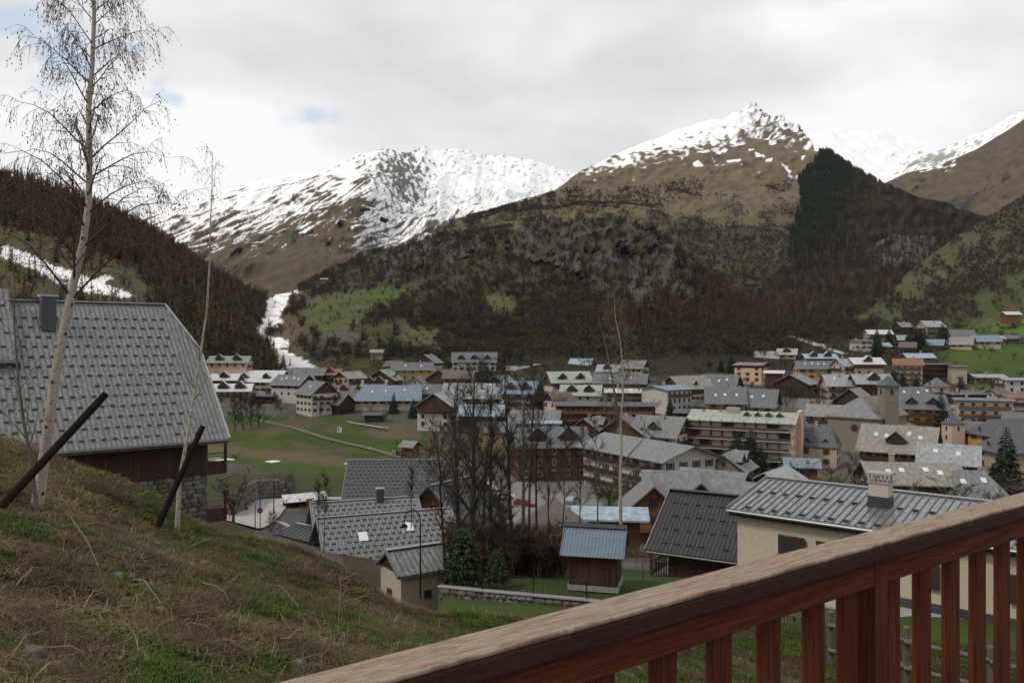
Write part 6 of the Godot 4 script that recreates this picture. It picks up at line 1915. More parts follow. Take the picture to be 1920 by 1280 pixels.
func birch(label: String, marks: Array, d: float, r0: float, r1: float, count: int, from: float, reach: float, seed_: int, opt: Dictionary, bark := "birch_bark") -> Node3D:
	var line := trunk_line(marks, d)
	var o := thing("birch_tree", label, "birch tree", line[0], 0.0)
	var r := RandomNumberGenerator.new()
	r.seed = seed_
	var pts := PackedVector3Array()
	var rs := PackedFloat32Array()
	var k := line.size()
	for i in k:
		pts.append(line[i] - line[0] + (Vector3(0, 0, r.randf_range(-0.08, 0.08)) if i else Vector3(0, -0.3, 0)))
		rs.append(lerpf(r0, r1, pow(float(i) / (k - 1), 0.85)) * (1.25 if i == 0 else 1.0))
	var t := Shape.new()
	t.tube(pts, rs, 12)
	part(o, "trunk", t.mesh(), M[bark])
	var s := Shape.new()
	s.col = opt.get("col", Color(0.075, 0.052, 0.042))
	var top := pts[k - 1].y
	for i in count:
		var f := lerpf(from, 0.995, (i + r.randf() * 0.8) / count)
		var x := f * (k - 1.001)
		var a := pts[int(x)].lerp(pts[int(x) + 1], x - int(x))
		var rad := lerpf(rs[int(x)], rs[int(x) + 1], x - int(x))
		var ang := i * 2.4 + r.randf_range(-0.5, 0.5)
		var up: float = opt.get("up", 0.75)
		var dir := Vector3(cos(ang), up, sin(ang)).normalized()
		var len := reach * (1.0 - 0.72 * (f - from) / (1.0 - from)) * r.randf_range(0.75, 1.15)
		limb(s, r, a, dir, len, minf(rad * 0.34, 0.011 + len * 0.005), 1, opt)
	part(o, "crown", s.mesh(), M.twig)
	return o

func bare_tree(label: String, px: float, base_py: float, d: float, top_py: float, r0: float, count: int, reach: float, seed_: int, opt: Dictionary, lean := 0.0, bark := "grey_bark") -> Node3D:
	var b := spot(px, base_py, d)
	var h := (base_py - top_py) / F * d
	var o := thing(opt.get("name", "bare_tree"), label, "tree", b, 0.0, "leafless trees in front of the village")
	var r := RandomNumberGenerator.new()
	r.seed = seed_
	var pts := PackedVector3Array()
	var rs := PackedFloat32Array()
	var q := Vector3(0, -0.3, 0)
	for i in 8:
		var f := i / 7.0
		pts.append(Vector3(lean * h * f + r.randf_range(-1, 1) * 0.012 * h * f, h * f * 0.97 - (0.3 if i == 0 else 0.0), r.randf_range(-1, 1) * 0.012 * h))
		rs.append(maxf(0.012, r0 * pow(1.0 - f * 0.93, 0.9)))
	var t := Shape.new()
	t.tube(pts, rs, 8)
	part(o, "trunk", t.mesh(), M[bark])
	var s := Shape.new()
	s.col = opt.get("col", Color(0.052, 0.044, 0.037))
	for i in count:
		var f := lerpf(opt.get("low", 0.25), 0.99, (i + r.randf()) / count)
		var x := f * 6.99
		var a := pts[int(x)].lerp(pts[int(x) + 1], x - int(x))
		var ang := i * 2.4 + r.randf_range(-0.6, 0.6)
		var dir := Vector3(cos(ang), opt.get("up", 1.2), sin(ang)).normalized()
		var len := reach * (1.05 - 0.7 * f) * r.randf_range(0.7, 1.2)
		limb(s, r, a, dir, len, lerpf(rs[int(x)], rs[int(x) + 1], x - int(x)) * 0.5, 1, opt)
	part(o, "crown", s.mesh(), M.twig)
	return o

func needle_tree_mesh(seed_: int, layers: int, per: int, wide: float, curve: float) -> ArrayMesh:
	# unit-high evergreen: whorls of drooping boughs, each a spray of small faces
	var r := RandomNumberGenerator.new()
	r.seed = seed_
	var s := Shape.new()
	for i in layers:
		var h := lerpf(0.05, 0.985, float(i) / layers)
		var reach := wide * pow(1.0 - h, curve) + 0.015
		for j in per:
			var a := TAU * (j + r.randf()) / per
			var out := Vector3(cos(a), 0, sin(a))
			var len := reach * r.randf_range(0.7, 1.15)
			var side := Vector3(-out.z, 0, out.x)
			var root := Vector3(0, h, 0)
			var tip := out * len + Vector3(0, h - len * r.randf_range(0.05, 0.45), 0)
			for k in 6:
				var f := r.randf_range(0.25, 1.0)
				var p := root.lerp(tip, f)
				var l := len * r.randf_range(0.28, 0.5)
				var w := (out * r.randf_range(0.2, 0.9) + side * r.randf_range(-0.9, 0.9) + Vector3.DOWN * r.randf_range(-0.1, 0.6)).normalized()
				var g := r.randf_range(0.6, 1.35)
				s.col = Color(g, g, g * 0.95)
				s.blade(p, p + w * l, l * 0.3, w.cross(Vector3(r.randf_range(-1, 1), 0.4, r.randf_range(-1, 1))).normalized())
	return s.mesh()

func make_trees() -> void:
	bark_materials()
	var weep := {"wander": 0.16, "lift": 0.10, "droop": 0.42, "thin": 0.0026, "levels": 2, "twigs": 11, "twig_len": 0.25, "hang": 0.95, "buds": 2, "bud": 0.036, "bud_col": Color(0.10, 0.062, 0.045), "kids": [10, 9], "from": 0.16, "spread": 0.85, "shrink": 0.42, "up": 0.85}
	birch("tall white birch with hanging twigs at the left, black scars on its trunk",
		[[62, 952], [75, 905], [92, 800], [108, 700], [122, 612], [142, 525], [158, 455], [161, 380], [164, 300], [169, 210], [171, 120], [171, 30], [173, -60], [176, -150]], 12.4, 0.088, 0.02, 50, 0.34, 1.8, 7, weep)
	var slim := weep.duplicate()
	slim.merge({"twigs": 4, "kids": [6, 5], "droop": 0.12, "thin": 0.0018, "twig_len": 0.2, "up": 1.3, "bud": 0.03, "bud_col": Color(0.16, 0.11, 0.05)}, true)
	birch("slender young birch standing behind the second leaning post",
		[[331, 975], [338, 900], [350, 820], [362, 740], [373, 660], [385, 580], [392, 500], [396, 420], [398, 350], [399, 285]], 15.2, 0.04, 0.004, 20, 0.3, 0.75, 11, slim)
	birch("thin sapling at the left edge below the big birch",
		[[70, 935], [52, 860], [42, 790], [32, 700], [26, 610], [22, 540], [24, 470]], 12.0, 0.03, 0.005, 18, 0.2, 0.7, 13, slim, "pale_bark")
	# the group of leafless trees in front of the car park
	var full := {"wander": 0.2, "lift": 0.22, "droop": 0.05, "thin": 0.011, "levels": 2, "twigs": 10, "twig_len": 0.75, "hang": 0.0, "buds": 0, "bud": 0.0, "bud_col": Color.BLACK, "kids": [9, 8], "from": 0.2, "spread": 0.62, "shrink": 0.5, "up": 1.3}
	var slender := full.duplicate()
	slender.merge({"up": 1.8, "low": 0.4, "kids": [7, 6], "twigs": 8}, true)
	bare_tree("broad leafless tree at the far left of the group, before the grey wing", 835, 1080, 56, 790, 0.13, 18, 3.0, 118, full, -0.05)
	bare_tree("fine twigged leafless tree just right of the tall slender one", 990, 1074, 60, 672, 0.12, 18, 2.4, 119, slender, 0.03)
	bare_tree("leafless tree with ascending boughs between the thick and the slender tree", 918, 1076, 55, 700, 0.17, 20, 3.0, 120, full, 0.01)
	bare_tree("dark many branched tree at the left of the leafless group", 862, 1082, 50, 735, 0.2, 22, 3.6, 101, full, -0.03)
	bare_tree("thick dark leafless tree rising behind the tall evergreen shrub", 884, 1078, 52, 690, 0.26, 24, 3.8, 102, full, 0.02)
	bare_tree("leafless tree leaning right beside the thick dark tree", 900, 1074, 54, 760, 0.15, 16, 2.8, 103, full, 0.06)
	bare_tree("tall slender leafless tree in the middle of the group", 962, 1076, 54, 652, 0.17, 20, 2.5, 104, slender, -0.035)
	bare_tree("pale trunked leafless tree with broken bark in the group", 982, 1072, 57, 700, 0.18, 18, 2.6, 105, slender, 0.0, "pale_bark")
	bare_tree("straight leafless tree left of the two saplings", 1003, 1072, 56, 738, 0.11, 16, 2.2, 106, slender, 0.02)
	bare_tree("thin leafless sapling in front of the car park", 1030, 1070, 55, 800, 0.07, 14, 1.7, 107, slender, -0.01)
	bare_tree("thin leaning sapling next to the blue roofed shed", 1052, 1068, 54, 770, 0.06, 14, 1.6, 108, slender, 0.04)
	bare_tree("small branching leafless tree between the tall trunks", 930, 1076, 53, 850, 0.08, 14, 1.9, 109, full, 0.05)
	bare_tree("lowest leafless bush tree before the dark timber house", 945, 1078, 50, 930, 0.06, 12, 1.6, 110, full, -0.05)
	# the forked birch by the shed
	var fork := slim.duplicate()
	fork.merge({"thin": 0.012, "twig_len": 0.7, "twigs": 7, "buds": 1, "bud": 0.1, "kids": [7, 6], "col": Color(0.12, 0.1, 0.08), "up": 1.1, "bud_col": Color(0.13, 0.12, 0.05)}, true)
	var o := birch("white forked birch rising behind the blue roofed shed", [[1163, 1060], [1164, 980], [1163, 900], [1165, 840], [1164, 790], [1168, 740], [1168, 690], [1163, 640], [1154, 595], [1152, 560]], 62.0, 0.15, 0.02, 34, 0.36, 3.0, 21, fork)
	var second := Shape.new()
	var f0 := spot(1163, 1060, 62.0)
	var arm := PackedVector3Array()
	for m in [[1164, 800], [1157, 775], [1150, 720], [1142, 680], [1132, 630], [1120, 590]]: arm.append(spot(m[0], m[1], 62.3) - f0)
	second.tube(arm, PackedFloat32Array([0.1, 0.09, 0.075, 0.06, 0.04, 0.015]), 8)
	for bow in [[[1165, 875], [1182, 850], [1205, 825], [1218, 790]], [[1164, 905], [1190, 880], [1210, 870], [1235, 868]]]:
		var b := PackedVector3Array()
		for m in bow: b.append(spot(m[0], m[1], 61.6) - f0)
		second.tube(b, PackedFloat32Array([0.07, 0.055, 0.04, 0.02]), 6)
	part(o, "forked_limb", second.mesh(), M.pale_bark)
	bare_tree("slim pale birch stem left of the forked birch", 1122, 1066, 60, 770, 0.09, 14, 1.8, 112, slender, -0.02, "pale_bark")
	# hanging birch in front of the long apartments
	bare_tree("leafless tree before the large white chalet's balconies", 1085, 1064, 62, 800, 0.07, 12, 1.8, 113, slender, 0.03)
	# small trees beside the lower road
	bare_tree("thin roadside tree above the boulder wall", 771, 985, 80, 880, 0.05, 10, 1.4, 114, slender, 0.0)
	bare_tree("pair stem of a thin tree left of the restaurant chalet", 597, 1010, 78, 905, 0.05, 10, 1.4, 115, slender, 0.0)
	bare_tree("thin tree standing before the snow stop roofs", 607, 1032, 76, 890, 0.05, 10, 1.4, 116, slender, 0.02)
	bare_tree("tan leafless shrub at the kerb of the lower road", 512, 1010, 72, 965, 0.03, 16, 1.2, 117, {"wander": 0.25, "lift": 0.2, "droop": 0.05, "thin": 0.008, "levels": 2, "twigs": 8, "twig_len": 0.4, "hang": 0.0, "buds": 1, "bud": 0.07, "bud_col": Color(0.2, 0.15, 0.06), "kids": [6, 6], "from": 0.1, "spread": 0.7, "shrink": 0.5, "up": 0.8, "low": 0.05, "name": "shrub", "col": Color(0.14, 0.1, 0.06)})
	for i in 4:
		bare_tree(["leftmost leafless tree at the edge of the ski meadow", "second leafless tree at the edge of the ski meadow", "third leafless tree at the edge of the ski meadow", "rightmost leafless tree at the edge of the ski meadow"][i], 440 + i * 15, 814 - i * 3, 320 + i * 6, 748 + (i % 2) * 10, 0.25, 14, 5.0, 130 + i, {"wander": 0.2, "lift": 0.2, "droop": 0.05, "thin": 0.05, "levels": 2, "twigs": 8, "twig_len": 1.6, "hang": 0.0, "buds": 0, "bud": 0.0, "bud_col": Color.BLACK, "kids": [7, 6], "from": 0.2, "spread": 0.6, "shrink": 0.5, "up": 1.3, "low": 0.12})
	bare_tree("small twiggy bush on the lawn right of the shed", 1206, 1085, 50, 1035, 0.03, 14, 1.3, 140, {"wander": 0.25, "lift": 0.25, "droop": 0.0, "thin": 0.007, "levels": 2, "twigs": 6, "twig_len": 0.35, "hang": 0.0, "buds": 0, "bud": 0.0, "bud_col": Color.BLACK, "kids": [5, 5], "from": 0.15, "spread": 0.5, "shrink": 0.5, "up": 0.9, "low": 0.02, "name": "shrub", "col": Color(0.15, 0.11, 0.09)})
	# evergreens
	var ev := [needle_tree_mesh(51, 30, 14, 0.23, 0.9), needle_tree_mesh(52, 28, 14, 0.27, 0.85)]
	var thuja := needle_tree_mesh(55, 30, 14, 0.30, 0.45)
	mat("needles", lin(0.02, 0.03, 0.018), 0.9, 0.0, null, 1.0, true)
	mat("needles_green", lin(0.032, 0.05, 0.018), 0.9, 0.0, null, 1.0, true)
	var stem := Shape.new()
	stem.rod(Vector3(0, -0.06, 0), Vector3(0, 0.96, 0), 0.02, 0.004, 6)
	var stem_mesh := stem.mesh()
	for e in [
		["tall evergreen shrub by the black fence's left end", 868, 1096, 47.5, 985, 2, 1.0], ["lower evergreen shrub beside the tall one at the fence", 930, 1090, 47.0, 1030, 2, 1.25],
		["dark spruce in front of the blue roofed cream building", 738, 790, 372, 733, 0, 1.0], ["second dark spruce right of the blue roofed building", 775, 788, 360, 745, 1, 1.0],
		["dark spruce behind the lone white house on the slope", 733, 676, 585, 628, 0, 1.0], ["smaller dark spruce right of the lone white house", 750, 676, 580, 638, 1, 0.9],
		["dark spruce beside the white block with blue roof", 1012, 775, 335, 706, 0, 1.1], ["dark spruce in front of the purplish roof", 905, 722, 400, 668, 1, 1.1],
		["left dark spruce by the small field below the rocks", 1352, 706, 470, 668, 0, 1.0], ["right dark spruce by the small field below the rocks", 1371, 708, 465, 664, 1, 1.1],
		["spruce in front of the peach and white buildings", 1257, 776, 300, 742, 0, 1.0],
		["left spruce of the three before the apartment block", 1382, 868, 222, 806, 1, 1.25], ["middle spruce of the three before the apartment block", 1408, 872, 219, 800, 0, 1.25], ["right spruce of the three before the apartment block", 1428, 874, 218, 832, 1, 1.1],
		["spruce right of the church in front of yellow house", 1765, 800, 285, 733, 0, 1.0], ["tallest spruce at the right edge before the beige house", 1888, 898, 168, 795, 0, 1.05],
		["spruce before the ochre house and balcony hotel", 1842, 800, 270, 770, 1, 1.2], ["spruce left of the maroon flat roofed building", 1677, 718, 400, 682, 0, 1.0], ["spruce in front of the maroon flat roofed building", 1693, 722, 390, 694, 1, 1.0],
		["spruce below the maroon building's balconies", 1718, 724, 385, 698, 0, 1.0], ["lone spruce beside the blank cream block", 1803, 735, 350, 704, 1, 1.1],
		["left hamlet spruce among the upper houses", 1642, 662, 530, 632, 0, 1.1], ["tallest hamlet spruce among the upper houses", 1712, 645, 555, 606, 1, 1.3], ["dense hamlet spruce beside the tallest one", 1726, 646, 560, 612, 0, 1.4], ["right hamlet spruce below the top house", 1768, 634, 590, 604, 1, 1.3],
		["leftmost hamlet spruce by the white roof", 1668, 640, 570, 612, 0, 1.0], ["spruce by the white barred house", 1645, 650, 545, 612, 1, 0.8],
	]:
		var d: float = e[3]
		var b := spot(e[1], e[2], d)
		var gy := ground(b.x, -d)
		if d > 60.0: b.y = minf(b.y, gy + 6.0)
		var h: float = EYE + (640.0 - e[4]) / F * d - b.y
		if d > 60.0 and b.y > gy + 0.2: h += b.y - gy; b.y = gy
		var t := thing("evergreen_shrub" if e[5] == 2 else "spruce_tree", e[0], "shrub" if e[5] == 2 else "spruce tree", b, rng.randf() * TAU, "evergreens among the houses")
		var c := part(t, "crown", thuja if e[5] == 2 else ev[e[5]], M.needles_green if e[5] == 2 else M.needles)
		c.scale = Vector3(h * e[6], h, h * e[6])
		var st := part(t, "trunk", stem_mesh, M.grey_bark)
		st.scale = Vector3.ONE * h
	# leafless garden trees and bushes between the houses
	var lots := [[], [], []]
	var cols := [[], [], []]
	for i in 13000:
		var d := rng.randf_range(70.0, 760.0)
		var px := rng.randf_range(420.0, 1920.0)
		var x := (px - 960.0) / F * d
		var y := ground(x, -d)
		var py := 640.0 - (y - EYE) / d * F
		if inside(ski_meadow, px, py) or inside(car_park, px, py) or inside(asphalt, px, py): continue
		if d < 215.0 and px < 640.0 and rng.randf() < 0.75: continue
		if px > 380.0 and px < 720.0 and d < 238.0 and d > 100.0: continue
		if d < 130.0 and px > 620.0: continue
		if d < 522.0 and rng.randf() < 0.6: continue
		var wild := d > 522.0 and px > 820.0 and px < (1500.0 if d < 600.0 else 1650.0)
		if not wild and nz.get_noise_2d(px * 2.0, d * 3.0) < 0.05: continue
		if d > 470.0 and px > 1780.0 and rng.randf() < 0.75: continue
		if d > 470.0 and px < 620.0: continue
		var k := rng.randi() % 3
		lots[k].append(upright(Vector3(x, y - 0.2, -d), rng.randf_range(4.0, 9.5) if wild else rng.randf_range(2.0, 7.5), rng.randf_range(1.0, 1.6)))
		var g := rng.randf_range(0.5, 0.9) if wild else rng.randf_range(0.7, 1.3)
		cols[k].append(Color(0.06, 0.05, 0.04) * g if rng.randf() < 0.75 else Color(0.09, 0.09, 0.035) * g)
	for i in 420:
		# the thicket behind the lawn
		var d := rng.randf_range(50.0, 64.0)
		var px := rng.randf_range(850.0, 1062.0)
		var x := (px - 960.0) / F * d
		var k := rng.randi() % 3
		lots[k].append(upright(Vector3(x, ground(x, -d) - 0.2, -d), rng.randf_range(1.2, 4.2), rng.randf_range(0.6, 1.0)))
		cols[k].append(Color(0.075, 0.055, 0.043) * rng.randf_range(0.6, 1.3))
	for k in 3:
		scatter_node("garden_shrubbery", M.bare_far[k], M.foliage, lots[k], cols[k], "leafless bushes and garden trees between the village houses", "bushes")

# ---------------------------------------------------------------- railing, fences, road, lamps and small things
func ribbon(pts: PackedVector3Array, width: float, lift: float) -> ArrayMesh:
	var s := Shape.new()
	var k := pts.size()
	var l := PackedVector3Array()
	var r := PackedVector3Array()
	var c := PackedVector3Array()
	for i in k:
		var dir := (pts[mini(i + 1, k - 1)] - pts[maxi(i - 1, 0)])
		dir.y = 0.0
		var side := dir.normalized().cross(Vector3.UP) * width * 0.5
		for e in [-1.0, 0.0, 1.0]:
			var q: Vector3 = pts[i] + side * e
			q.y = EYE + floor_at(q.x, -q.z, true) + lift
			[l, c, r][int(e) + 1].append(q)
	for i in k - 1:
		s.quad(l[i], l[i + 1], c[i + 1], c[i])
		s.quad(c[i], c[i + 1], r[i + 1], r[i])
	return s.mesh()

func on_floor(marks: Array, steps := 8) -> PackedVector3Array:
	# marks: bearing, distance; a smooth line laid on the valley floor
	var c := Curve3D.new()
	var n := marks.size()
	var p: Array[Vector3] = []
	for m in marks:
		p.append(Vector3((m[0] - 960.0) / F * m[1], 0, -m[1]))
	for i in n:
		var t := (p[mini(i + 1, n - 1)] - p[maxi(i - 1, 0)]) / 6.0
		c.add_point(p[i], -t, t)
	var out := PackedVector3Array()
	for q in c.tessellate_even_length(4, 2.5):
		out.append(Vector3(q.x, ground(q.x, q.z), q.z))
	return out

func railing() -> void:
	# weathered cap: bare grey grain with red brown stain left in streaks
	var w := 1024
	var h := 128
	var im := Image.create(w, h, false, Image.FORMAT_RGB8)
	var bump := Image.create(w, h, false, Image.FORMAT_RGB8)
	var g1 := FastNoiseLite.new()
	g1.seed = 3
	g1.frequency = 0.02
	g1.fractal_octaves = 4
	for y in h:
		for x in w:
			var grain := g1.get_noise_2d(x * 0.35, y * 16.0)
			var fine := g1.get_noise_2d(x * 1.2 + 400.0, y * 45.0)
			var stain := g1.get_noise_2d(x * 0.5 + 900.0, y * 5.0) + grain * 0.5
			var c := Color(0.285, 0.228, 0.165).lerp(Color(0.145, 0.104, 0.07), clampf(0.45 + grain * 1.5 + fine * 0.7, 0.0, 1.0))
			c = c.lerp(Color(0.17, 0.07, 0.035), smoothstep(0.16, 0.42, stain) * 0.75)
			var crack := smoothstep(0.36, 0.48, g1.get_noise_2d(x * 0.45 + 77.0, y * 22.0 + 31.0))
			c = c.lerp(Color(0.05, 0.035, 0.025), crack * 0.8)
			im.set_pixel(x, y, c.linear_to_srgb())
			var b := clampf(0.6 + grain * 0.5 + fine * 0.5 - crack * 0.7, 0.0, 1.0)
			bump.set_pixel(x, y, Color(b, b, b))
	var m := StandardMaterial3D.new()
	m.resource_name = "rail_top"
	m.albedo_texture = ImageTexture.create_from_image(im)
	m.heightmap_enabled = true
	m.heightmap_texture = ImageTexture.create_from_image(bump)
	m.heightmap_scale = 0.06
	m.roughness = 0.85
	m.uv1_scale = Vector3(0.62, 7.5, 1.0)
	M["rail_top"] = m
	# red brown stained timber with grain
	for k in 3:
		var t := Image.create(512, 128, false, Image.FORMAT_RGB8)
		for y in 128:
			for x in 512:
				var grain := g1.get_noise_2d(x * 0.3 + k * 311.0, y * 9.0)
				var fine := g1.get_noise_2d(x * 0.8, y * 40.0 + k * 91.0)
				var c := (Color(0.1, 0.03, 0.0105) if k else Color(0.045, 0.02, 0.014)).lerp(Color(0.055, 0.014, 0.0055) if k else Color(0.026, 0.013, 0.01), clampf(0.5 + grain * 1.3 + fine * 0.6, 0.0, 1.0))
				c = c.lerp(Color(0.10, 0.036, 0.015), smoothstep(0.3, 0.5, fine) * 0.4)
				t.set_pixel(x, y, c.linear_to_srgb())
		var st := StandardMaterial3D.new()
		st.resource_name = "stained_timber_%d" % k
		st.albedo_texture = ImageTexture.create_from_image(t)
		st.roughness = 0.85
		st.metallic_specular = 0.3
		st.uv1_scale = Vector3(0.8, 4.0, 1.0)
		M["stained_%d" % k] = st
	var u := Vector3(0.8, 0, -0.6)
	var n := Vector3(-0.6, 0, -0.8)      # outwards, away from the balcony
	var a := Vector3(-0.254, EYE - 0.64, -1.55)      # inner top edge of the cap
	var yaw := atan2(0.6, 0.8)
	var o := thing("balcony_railing", "red brown wooden balcony railing with weathered handrail across the foreground", "railing", a, yaw)
	# local x runs along the rail, local -z points outwards
	var L := 6.0
	var mid := 1.2
	var wide := 0.118
	var cap := Shape.new()
	cap.bevel(Transform3D(Basis(), Vector3(mid, -0.006, -wide * 0.5)), Vector3(L, 0.012, wide - 0.004), 0.005)
	part(o, "handrail", cap.mesh(), M.rail_top)
	var under := Shape.new()
	under.bevel(Transform3D(Basis(), Vector3(mid, -0.0371, -wide * 0.5)), Vector3(L, 0.050, wide), 0.008)
	part(o, "handrail_side", under.mesh(), M.stained_0)
	var board := Shape.new()
	board.bevel(Transform3D(Basis(), Vector3(mid, -0.105, -0.050)), Vector3(L, 0.086, 0.036), 0.004)
	part(o, "upper_board", board.mesh(), M.stained_1)
	var low := Shape.new()
	low.bevel(Transform3D(Basis(), Vector3(mid, -0.86, -0.050)), Vector3(L, 0.086, 0.036), 0.004)
	part(o, "lower_board", low.mesh(), M.stained_2)
	var bal := Shape.new()
	bal.bevel(Transform3D(Basis(Vector3.UP, Vector3.LEFT, Vector3.BACK), Vector3.ZERO), Vector3(0.9, 0.078, 0.034), 0.004)
	var bm := bal.mesh()
	var post := Shape.new()
	post.bevel(Transform3D(Basis(Vector3.UP, Vector3.LEFT, Vector3.BACK), Vector3.ZERO), Vector3(1.02, 0.075, 0.08), 0.005)
	var places: Array[float] = []
	for k in 14: places.append(1.317 - 0.2235 * k)
	places.append_array([1.542, 1.728])
	for k in 11: places.append(1.992 + 0.2145 * k)
	for i in places.size():
		part(o, "baluster", bm, M["stained_%d" % (1 + i % 2)], Vector3(places[i], -0.545, -0.0865))
	for px in [-1.74, 1.838, 4.25]:
		part(o, "post", post.mesh(), M.stained_2, Vector3(px, -0.576, -0.068))
	# the balcony's floor
	var f := thing("balcony_deck", "wooden balcony floor below the railing", "balcony", a + Vector3.DOWN * 1.08, yaw)
	for k in 17:
		part(f, "deck_board", block(6.4, 0.04, 0.14), M["stained_%d" % (k % 3)], Vector3(mid, -0.02, 0.1 + k * 0.146 - 0.2))
	part(f, "joist", block(6.4, 0.2, 0.1), M.stained_1, Vector3(mid, -0.141, -0.06))
	part(f, "joist", block(6.4, 0.2, 0.1), M.stained_1, Vector3(mid, -0.141, 2.2))
	part(f, "support_post", block(0.2, 2.6, 0.2), M.stained_2, Vector3(-1.2, -1.55, -0.06))
	part(f, "support_post", block(0.2, 3.4, 0.2), M.stained_2, Vector3(4.0, -1.95, -0.06))

func fences() -> void:
	# stone wall with a black picket fence along the lawn
	var marks := [[822, 45.6], [905, 44.8], [1000, 44.0], [1100, 43.2], [1200, 41.9], [1250, 41.2], [1370, 39.6], [1490, 37.7], [1560, 36.4]]
	var p: Array[Vector3] = []
	for m in marks:
		p.append(Vector3((m[0] - 960.0) / F * m[1], EYE - 13.5, -m[1]))
	var wall := thing("garden_wall", "low rubble stone wall carrying the black picket fence", "wall", p[0] + Vector3.DOWN * 1.6)
	var fence := thing("picket_fence", "black iron picket fence on the low stone wall", "fence", p[0])
	var picket := Shape.new()
	picket.rod(Vector3(0, 0.0, 0), Vector3(0, 0.92, 0), 0.011, 0.011, 5)
	var pm := picket.mesh()
	var post := Shape.new()
	post.at(0, 0.47, 0, 0.05, 1.0, 0.05)
	var post_mesh := post.mesh()
	var made := 0
	for i in p.size() - 1:
		var a := p[i] - p[0]
		var b := p[i + 1] - p[0]
		var u := (b - a).normalized()
		var n := Vector3(-u.z, 0, u.x)
		var len := a.distance_to(b)
		var core := Shape.new()
		core.beam(a + Vector3.UP * 0.8 - n * 0.1, b + Vector3.UP * 0.8 - n * 0.1, 0.34, 1.58)
		part(wall, "core", core.mesh(), M.stone_grey)
		var cop := Shape.new()
		cop.beam(a + Vector3.UP * 1.62 - n * 0.06, b + Vector3.UP * 1.62 - n * 0.06, 0.5, 0.08)
		part(wall, "coping", cop.mesh(), M.concrete)
		if i < 8: lay_stones(wall, a + n * 0.1, b + n * 0.1, n, 1.55, 1.55, 0.42, 0.26, 37, 0.35)
		for r in [0.08, 0.86]:
			var rail := Shape.new()
			rail.beam(a + Vector3.UP * (r + 0.06), b + Vector3.UP * (r + 0.06), 0.03, 0.03)
			part(fence, "rail", rail.mesh(), M.black_iron)
		var count := int(len / 0.125)
		for k in count:
			part(fence, "picket", pm, M.black_iron, a + u * (k + 0.5) * len / count + Vector3.UP * 0.04)
		var posts := maxi(1, int(len / 1.6))
		for k in posts:
			part(fence, "post", post_mesh, M.black_iron, a + u * (k * len / posts))
	# log fence below the balcony on the right
	var q: Array[Vector3] = []
	for m in [[1558, 20.0], [1700, 19.0], [1860, 18.0], [2050, 17.0]]:
		var x: float = (m[0] - 960.0) / F * m[1]
		q.append(Vector3(x, EYE + bank_at(x, m[1]), -m[1]))
	var logf := thing("log_fence", "round log rail fence seen between the balusters", "fence", q[0])
	var top_y := [1150, 1200, 1247, 1300]
	for i in q.size():
		var base := q[i] - q[0]
		var s := Shape.new()
		s.rod(base + Vector3(0, -0.4, 0), base + Vector3(0, 1.35, 0), 0.085, 0.08, 10)
		part(logf, "post", s.mesh(), M.wood_grey)
		if i + 1 < q.size():
			for r in [1.05, 0.45]:
				var l := Shape.new()
				l.rod(base + Vector3(-0.1, r, 0.1), q[i + 1] - q[0] + Vector3(0.1, r, 0.1), 0.06, 0.055, 10)
				part(logf, "rail", l.mesh(), M.wood_grey)

func disc_mesh(r: float, thick: float) -> ArrayMesh:
	var s := Shape.new()
	s.rod(Vector3(0, 0, -thick * 0.5), Vector3(0, 0, thick * 0.5), r, r, 20)
	s.disc(Vector3(0, 0, -thick * 0.5), Vector3(0, 0, -1), r, 20)
	return s.mesh()

func crook_lamp(label: String, px: float, d: float, top_py: float, base_py: float) -> void:
	var b := spot(px, base_py, d)
	var o := thing("street_lamp", label, "street lamp", b, 0.0, "street lamps with crook arms")
	var h := (base_py - top_py) / F * d
	var s := Shape.new()
	s.rod(Vector3(0, -0.6, 0), Vector3(0, h - 0.75, 0), 0.06, 0.045, 8)
	part(o, "pole", s.mesh(), M.black_iron)
	var c := Shape.new()
	var pts := PackedVector3Array()
	var rs := PackedFloat32Array()
	for i in 14:
		var a := PI * i / 13.0
		pts.append(Vector3(-0.5 + 0.5 * cos(a), h - 0.75 + 0.75 * sin(a), 0))
		rs.append(0.03)
	pts.append(Vector3(-1.0, h - 0.85, 0))
	rs.append(0.025)
	c.tube(pts, rs, 6)
	part(o, "crook_arm", c.mesh(), M.black_iron)
	var sc := Shape.new()
	var p2 := PackedVector3Array()
	var r2 := PackedFloat32Array()
	for i in 22:
		var a := TAU * i / 20.0
		var rad := 0.28 * (1.0 - i * 0.012)
		p2.append(Vector3(-0.62 + cos(a) * rad, h - 0.55 + sin(a) * rad, 0))
		r2.append(0.016)
	sc.tube(p2, r2, 5)
	part(o, "scroll", sc.mesh(), M.black_iron)
	var cap := Shape.new()
	cap.rod(Vector3(0, 0, 0), Vector3(0, 0.22, 0), 0.24, 0.05, 8)
	var lan := part(o, "lantern", cap.mesh(), M.black_iron, Vector3(-1.0, h - 1.08, 0))
	var gl := Shape.new()
	gl.rod(Vector3(0, -0.42, 0), Vector3(0, 0, 0), 0.1, 0.19, 6)
	part(lan, "glass", gl.mesh(), M.lamp_glass)
	var fin := Shape.new()
	fin.rod(Vector3(0, -0.52, 0), Vector3(0, -0.42, 0), 0.03, 0.1, 6)
	part(lan, "finial", fin.mesh(), M.black_iron)

